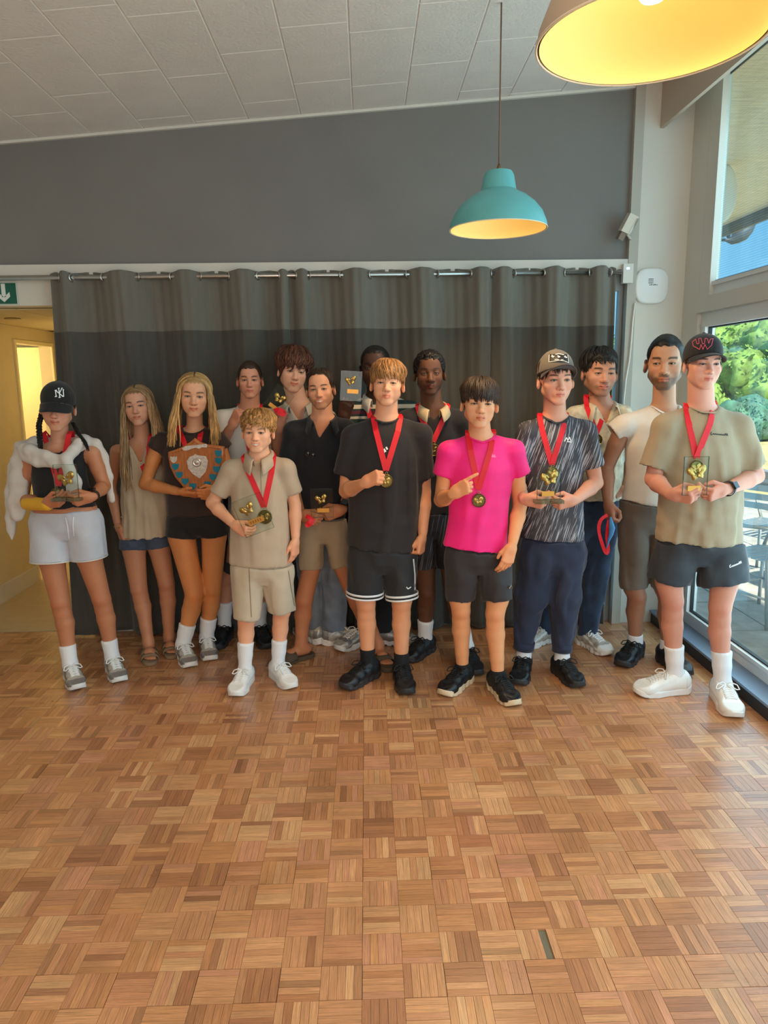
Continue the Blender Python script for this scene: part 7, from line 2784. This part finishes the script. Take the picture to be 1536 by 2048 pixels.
mini = [(-1, -1), (-0.35, -0.8), (0, -1.05), (0.35, -0.8), (1, -1), (1.0, 0.1), (0.55, 0.8), (0, 1.15), (-0.55, 0.8), (-1.0, 0.1)]
for i, q in enumerate([(755, 1018), (772, 1092), (812, 1175), (872, 1243), (950, 1293), (1035, 1333), (1103, 1273), (1156, 1198), (1194, 1118), (1214, 1030), (1212, 955)]):
    poly = [tuple(SP(*Kc((q[0] + a * 35, q[1] + b * 32)), -0.001)) for a, b in mini]
    MB().prism(poly, (0, -0.0025, 0)).build('name_shield', M_silverp if i == 0 else M_blue, shd)


# ================================================================== loose ribbons in hands, sunglasses
def ribbon_strip(name, label, pts, w=0.018, cat='ribbon'):
    P = [Vector(at(x, y, Y)) for x, y, Y in pts]
    e0 = P[0].copy()
    m = MB()
    R = []
    for i, q in enumerate(P):
        t = (P[min(i + 1, len(P) - 1)] - P[max(i - 1, 0)]).normalized()
        ac = t.cross(Vector((0.25 * math.sin(i), -1, 0.1))).normalized()
        n = ac.cross(t).normalized()
        c = q - e0
        R.append([c + ac * w / 2 + n * 0.001, c - ac * w / 2 + n * 0.001, c - ac * w / 2 - n * 0.001, c + ac * w / 2 - n * 0.001, c + ac * w / 2 + n * 0.001])
    m.quadgrid(R)
    o = m.build(name, M_ribbon, None, False, e0)
    tag(o, label, cat)
    return o


def curve_pts(ctrl, n=24):
    C = np.array(ctrl, float)
    k = np.linspace(0, 1, len(C))
    t = np.linspace(0, 1, n)
    out_ = np.stack([np.interp(t, k, C[:, i]) for i in range(3)], 1)
    for _ in range(3):
        out_[1:-1] = (out_[:-2] + 2 * out_[1:-1] + out_[2:]) / 4
    return [tuple(q) for q in out_]


p14 = PP['white_tee_beard_man']
yh = hand_depth(p14, 0) - 0.07
ribbon_strip('loose_ribbon', 'red medal ribbon dangling from the bearded man\'s hand', curve_pts([(1215, 1030, yh), (1200, 1038, yh - 0.01), (1196, 1060, yh - 0.01), (1203, 1085, yh - 0.01), (1213, 1112, yh - 0.01), (1218, 1100, yh), (1212, 1070, yh + 0.01), (1218, 1040, yh)]))
yb = yh - 0.005
kb = MB()
kb.tube([tuple(Vector(at(x, y, yb)) - at(1222, 1050, yb)) for x, y in ((1221, 1034), (1222, 1044), (1224, 1056), (1222, 1068), (1217, 1082), (1213, 1096))], [0.004, 0.012, 0.017, 0.013, 0.006, 0.003], 10)
tag(kb.build('blue_strap', mat('blue_strap_cloth', srgb(70, 140, 200), 0.6), None, True, at(1222, 1050, yb)), 'pale blue strap bunched in the bearded man\'s hand', 'strap')
p7 = PP['navy_man']
y7 = hand_depth(p7, 0) - 0.07
ribbon_strip('loose_ribbon', 'red ribbon bunched in the navy polo man\'s hand', curve_pts([(612, 1032, y7), (620, 1036, y7 - 0.015), (626, 1042, y7 - 0.01), (620, 1050, y7 - 0.012), (612, 1052, y7 - 0.01), (618, 1044, y7 - 0.02), (628, 1038, y7 - 0.01)]), 0.022)
p6 = PP['mop_man']
y6 = hand_depth(p6, 0) - 0.075
ribbon_strip('loose_ribbon', 'red ribbon bunched in the bushy haired man\'s hand', curve_pts([(548, 822, y6), (556, 818, y6 - 0.01), (566, 822, y6 - 0.012), (570, 830, y6 - 0.01), (562, 828, y6 - 0.015), (554, 824, y6 - 0.01)]), 0.022)
sgb = cast(p7, 620, 905, 0.010, p7.Y0 - 0.12)
sg_o = empty('sunglasses', sgb)
sg_o.scale = (0.75, 0.75, 0.75)
tag(sg_o, 'thin rimmed sunglasses hanging from the navy polo neckline', 'sunglasses')
M_wire = mat('black_wire', srgb(30, 30, 34), 0.3, 0.6)
sgl = MB()
for x0 in (-0.016, 0.020):
    sgl.tube([(x0 + 0.017 * math.cos(a), -0.002, -0.012 + 0.013 * math.sin(a) - 0.3 * x0) for a in np.linspace(0, 2 * math.pi, 17)], 0.0012, 6)
sgl.build('rims', M_wire, sg_o, True)
MB().tube([(-0.03, 0, 0.0), (-0.028, 0.001, 0.03), (-0.024, 0.004, 0.055)], 0.0012, 6).build('temple_arm', M_wire, sg_o, True)
for x0 in (-0.016, 0.020):
    MB().lathe([(0, -0.001), (0.0155, -0.001), (0.0155, 0.0)], (x0, -0.002, -0.012 - 0.3 * x0), 20, 'Y').build('lens', glass_mat('sunglass_lens', (0.25, 0.25, 0.27), 0.3), sg_o, True)

# ================================================================== outdoors beyond the windows
M_pave = mat('patio_stone', srgb(196, 190, 176), 0.8, noise=0.2, nscale=9, bump=0.3, bscale=30)
gd = MB().box((2.08, -6, -0.16), (60, 60, -0.105)).build('ground_field', mat('straw_grass', srgb(206, 188, 128), 0.9, noise=0.2, nscale=1.5))
tag(gd, 'dry straw coloured field beyond the patio', 'field', kind='structure')
pat = MB().box((2.07, 0.5, -0.1045), (5.6, 10.0, -0.085)).build('floor_patio', mat('patio_joint', srgb(140, 132, 118), 0.9))
tag(pat, kind='structure')
rp = random.Random(4)
for i in range(6):
    for j in range(11):
        x0, y0 = 2.08 + i * 0.58, 2.6 + j * 0.62
        q = rp.uniform(0.0, 0.004)
        MB().box((x0 + 0.006, y0 + 0.006, -0.0845), (x0 + 0.574, y0 + 0.614, -0.066 + q)).build('paving_slab', M_pave, pat)
hd_ = tag(MB().box((6.2, -2, -0.1), (6.35, 16, 0.12)).build('low_wall', mat('grey_render', srgb(140, 146, 150), 0.8, noise=0.1)), 'low grey rendered kerb wall at the patio edge', 'wall')
# veranda roof
M_soff = mat('soffit_board', srgb(232, 206, 172), 0.6, noise=0.18, nscale=6, stretch=(1, 8, 1))
rfv = MB().box((2.07, -3, 3.335), (4.2, 12.0, 3.42)).build('ceiling_veranda', mat('veranda_roof', srgb(120, 110, 100), 0.7))
tag(rfv, kind='structure')
for i in range(15):
    MB().box((2.075 + i * 0.142, -3, 3.318), (2.075 + i * 0.142 + 0.141, 12.0, 3.3345)).build('soffit_board', M_soff, rfv)
tag(MB().box((4.2, -3, 3.20), (4.24, 12.0, 3.42)).build('trim_9', mat('veranda_roof', srgb(120, 110, 100), 0.7)), kind='structure')
# round pale dish and dark leaf-shaped floodlight under the veranda
ht = empty('veranda_dish', at(1441, 388, 6.3))
ht.scale = (0.55, 1, 1)
tag(ht, 'round pale dish seen through the upper window', 'lamp')
hp_ = at(1441, 388, 6.3)
MB().lathe([(0, 0.02), (0.22, 0.0), (0.24, -0.02), (0.20, -0.05), (0.08, -0.075), (0, -0.08)], (0, 0, 0), 32, 'Y').build('dish', mat('dish_white', srgb(224, 228, 226), 0.4), ht, True)
MB().tube([(0, 0.02, 0), (0.0, 0.10, 0.25), (0.0, 0.12, 3.32 - hp_.z)], 0.02, 10).build('arm', mat('dish_white', srgb(224, 228, 226), 0.4), ht, True)
lf_c = at(1485, 468, 8.7)
lfo = empty('floodlight', lf_c)
tag(lfo, 'dark leaf shaped floodlight silhouetted against the sky', 'floodlight')
lm = MB()
PL = lambda x, y, dy=0.0: Vector(at(x, y, 8.7 + dy)) - lf_c
prof = [(1514, 437, 0.006), (1505, 446, 0.045), (1495, 457, 0.075), (1484, 468, 0.085), (1472, 476, 0.070), (1463, 482, 0.040), (1452, 480, 0.020), (1440, 480, 0.014)]
lm.tube([tuple(PL(x, y)) for x, y, r in prof], [r for x, y, r in prof], 14)
lm.build('housing', mat('dark_lamp_housing', srgb(86, 92, 98), 0.5), lfo, True)
MB().tube([tuple(PL(1457, 480)), tuple(PL(1457, 462)), tuple(PL(1457, 462) + Vector((0, 0, max(0.02, 3.318 - at(1457, 462, 8.7).z))))], 0.022, 8).build('stem', mat('dark_lamp_housing', srgb(86, 92, 98), 0.5), lfo, True)
# metal bistro chairs
M_alu = mat('pale_aluminium', srgb(206, 212, 212), 0.35, 0.6)


def bistro_chair(label, x, y, rz):
    e = empty('patio_chair', (x, y, -0.064), rz)
    tag(e, label, 'chair', 'pale metal chairs on the patio')
    for sx in (-1, 1):
        MB().tube([(sx * 0.21, -0.20, 0.0), (sx * 0.20, -0.19, 0.45)], 0.013, 10).build('leg', M_alu, e, True)
        MB().tube([(sx * 0.22, 0.24, 0.0), (sx * 0.20, 0.18, 0.45), (sx * 0.20, 0.22, 0.66), (sx * 0.19, 0.26, 0.82)], 0.013, 10).build('leg', M_alu, e, True)
        MB().tube([(sx * 0.20, -0.19, 0.45), (sx * 0.25, -0.16, 0.64), (sx * 0.25, 0.02, 0.67), (sx * 0.20, 0.22, 0.68)], 0.013, 10).build('armrest', M_alu, e, True)
    MB().tube([(-0.19, 0.26, 0.82), (-0.10, 0.29, 0.84), (0.10, 0.29, 0.84), (0.19, 0.26, 0.82)], 0.013, 10).build('top_rail', M_alu, e, True)
    for k in range(7):
        yy = -0.18 + k * 0.058
        MB().box((-0.20, yy, 0.445), (0.20, yy + 0.042, 0.456)).build('seat_slat', M_alu, e)
    for k in range(3):
        MB().box((-0.19, 0.225 + k * 0.018, 0.60 + k * 0.075), (0.19, 0.236 + k * 0.018, 0.65 + k * 0.075)).build('back_slat', M_alu, e)
    for sy in (-0.19, 0.2):
        MB().tube([(-0.2, sy, 0.2), (0.2, sy, 0.2)], 0.009, 8).build('stretcher', M_alu, e, True)
    for sx in (-1, 1):
        MB().tube([(sx * 0.205, -0.19, 0.2), (sx * 0.21, 0.2, 0.2)], 0.009, 8).build('stretcher', M_alu, e, True)
    return e


q = on_z(1508, 1215, -0.064)
bistro_chair('pale metal patio chair nearest the window glass', 2.75, 4.75, math.radians(200))
bistro_chair('pale metal patio chair behind the nearest one', 3.35, 5.75, math.radians(120))
bistro_chair('pale metal patio chair farthest out by the low wall', 4.6, 6.6, math.radians(30))
tb = empty('patio_table', (3.75, 5.0, -0.064))
tag(tb, 'round pale metal patio table between the chairs', 'table')
MB().lathe([(0, 0.70), (0.36, 0.70), (0.37, 0.715), (0.36, 0.73), (0, 0.73)], (0, 0, 0), 40).build('table_top', M_alu, tb, 'auto')
MB().lathe([(0.03, 0.02), (0.03, 0.70)], (0, 0, 0), 16).build('column', M_alu, tb, True)
for a in range(4):
    c_, s_ = math.cos(a * math.pi / 2 + 0.4), math.sin(a * math.pi / 2 + 0.4)
    MB().tube([(0, 0, 0.06), (0.28 * c_, 0.28 * s_, 0.012)], 0.014, 8).build('leg', M_alu, tb, True)


# trees along the far edge of the field
def leaf_tree(label, x, y, h, rx, seed, m):
    r = np.random.default_rng(seed)
    e = empty('tree', (x, y, -0.105))
    tag(e, label, 'tree', 'leafy trees beyond the field')
    MB().tube([(0, 0, 0), (0.1, 0, h * 0.3), (0, 0.1, h * 0.6)], [0.16, 0.12, 0.06], 8).build('trunk', mat('bark', srgb(92, 76, 60), 0.9), e, True)
    n = 6500
    nb = 30
    bc = np.stack([r.normal(0, rx * 0.45, nb), r.normal(0, rx * 0.45, nb), r.uniform(h * 0.15, h * 0.86, nb)], 1)
    br_ = r.uniform(0.55, 1.0, nb) * rx * 0.55
    k = r.integers(0, nb, n)
    d_ = r.normal(size=(n, 3))
    d_ /= np.linalg.norm(d_, axis=1, keepdims=True)
    c = bc[k] + d_ * (br_[k] * r.uniform(0.82, 1.12, n))[:, None]
    c[:, 2] = np.maximum(c[:, 2], 0.1)
    u = r.normal(size=(n, 3))
    u /= np.linalg.norm(u, axis=1, keepdims=True)
    w = np.cross(u, d_ + 0.3 * r.normal(size=(n, 3)))
    w /= np.linalg.norm(w, axis=1, keepdims=True)
    sz = (r.uniform(0.05, 0.12, n) * rx / 2.0)[:, None]
    V = np.stack([c - u * sz, c + w * sz * 0.6, c + u * sz, c - w * sz * 0.6], 1).reshape(-1, 3)
    Fq = np.arange(n * 4).reshape(n, 4)
    o = new_obj('foliage', V, Fq, m, e)
    tag(o, kind='stuff')
    sp = MB()
    F_ = Field((-rx * 1.6, -rx * 1.6, 0), (rx * 1.6, rx * 1.6, h * 1.25), rx * 0.12)
    for q_, b_ in zip(bc, br_):
        F_.ell(q_, (b_ * 0.86,) * 3, 0.2)
    v, f = F_.mesh()
    v = v + vnormals(v, f) * (0.12 * rx * wavy(v, seed, 10, (0.3, 0.9)))[:, None]
    new_obj('crown', v, f, m, e, True)


GREENS = [mat('leaf_green_%s' % n, srgb(*c), 0.7, noise=0.6, nscale=4) for n, c in (('bright', (132, 166, 74)), ('mid', (98, 146, 84)), ('blue', (82, 132, 104)))]
for i, (px_, Yt, h, rx, lab) in enumerate(((1396, 24, 2.4, 1.6, 'bright green tree nearest the window corner outdoors'), (1442, 27, 2.7, 1.7, 'mid green tree beyond the straw field'), (1492, 23.5, 2.6, 1.7, 'round blue green tree beyond the straw field'),
                                           (1536, 26, 3.5, 1.9, 'tallest bright green tree at the photo edge'), (1580, 23, 3.6, 1.9, 'green tree past the right edge of the window'), (1340, 26, 2.9, 1.9, 'green tree glimpsed behind the corner wall'),
                                           (1236, 26, 2.8, 2.0, 'green tree glimpsed past the curtain edge'), (1515, 19, 0.9, 0.9, 'low blue green bush in front of the trees'))):
    b_ = at(px_, 800, Yt)
    leaf_tree(lab, b_.x, Yt, h, rx, 40 + i, GREENS[(0, 1, 2, 0, 0, 1, 1, 2)[i]])
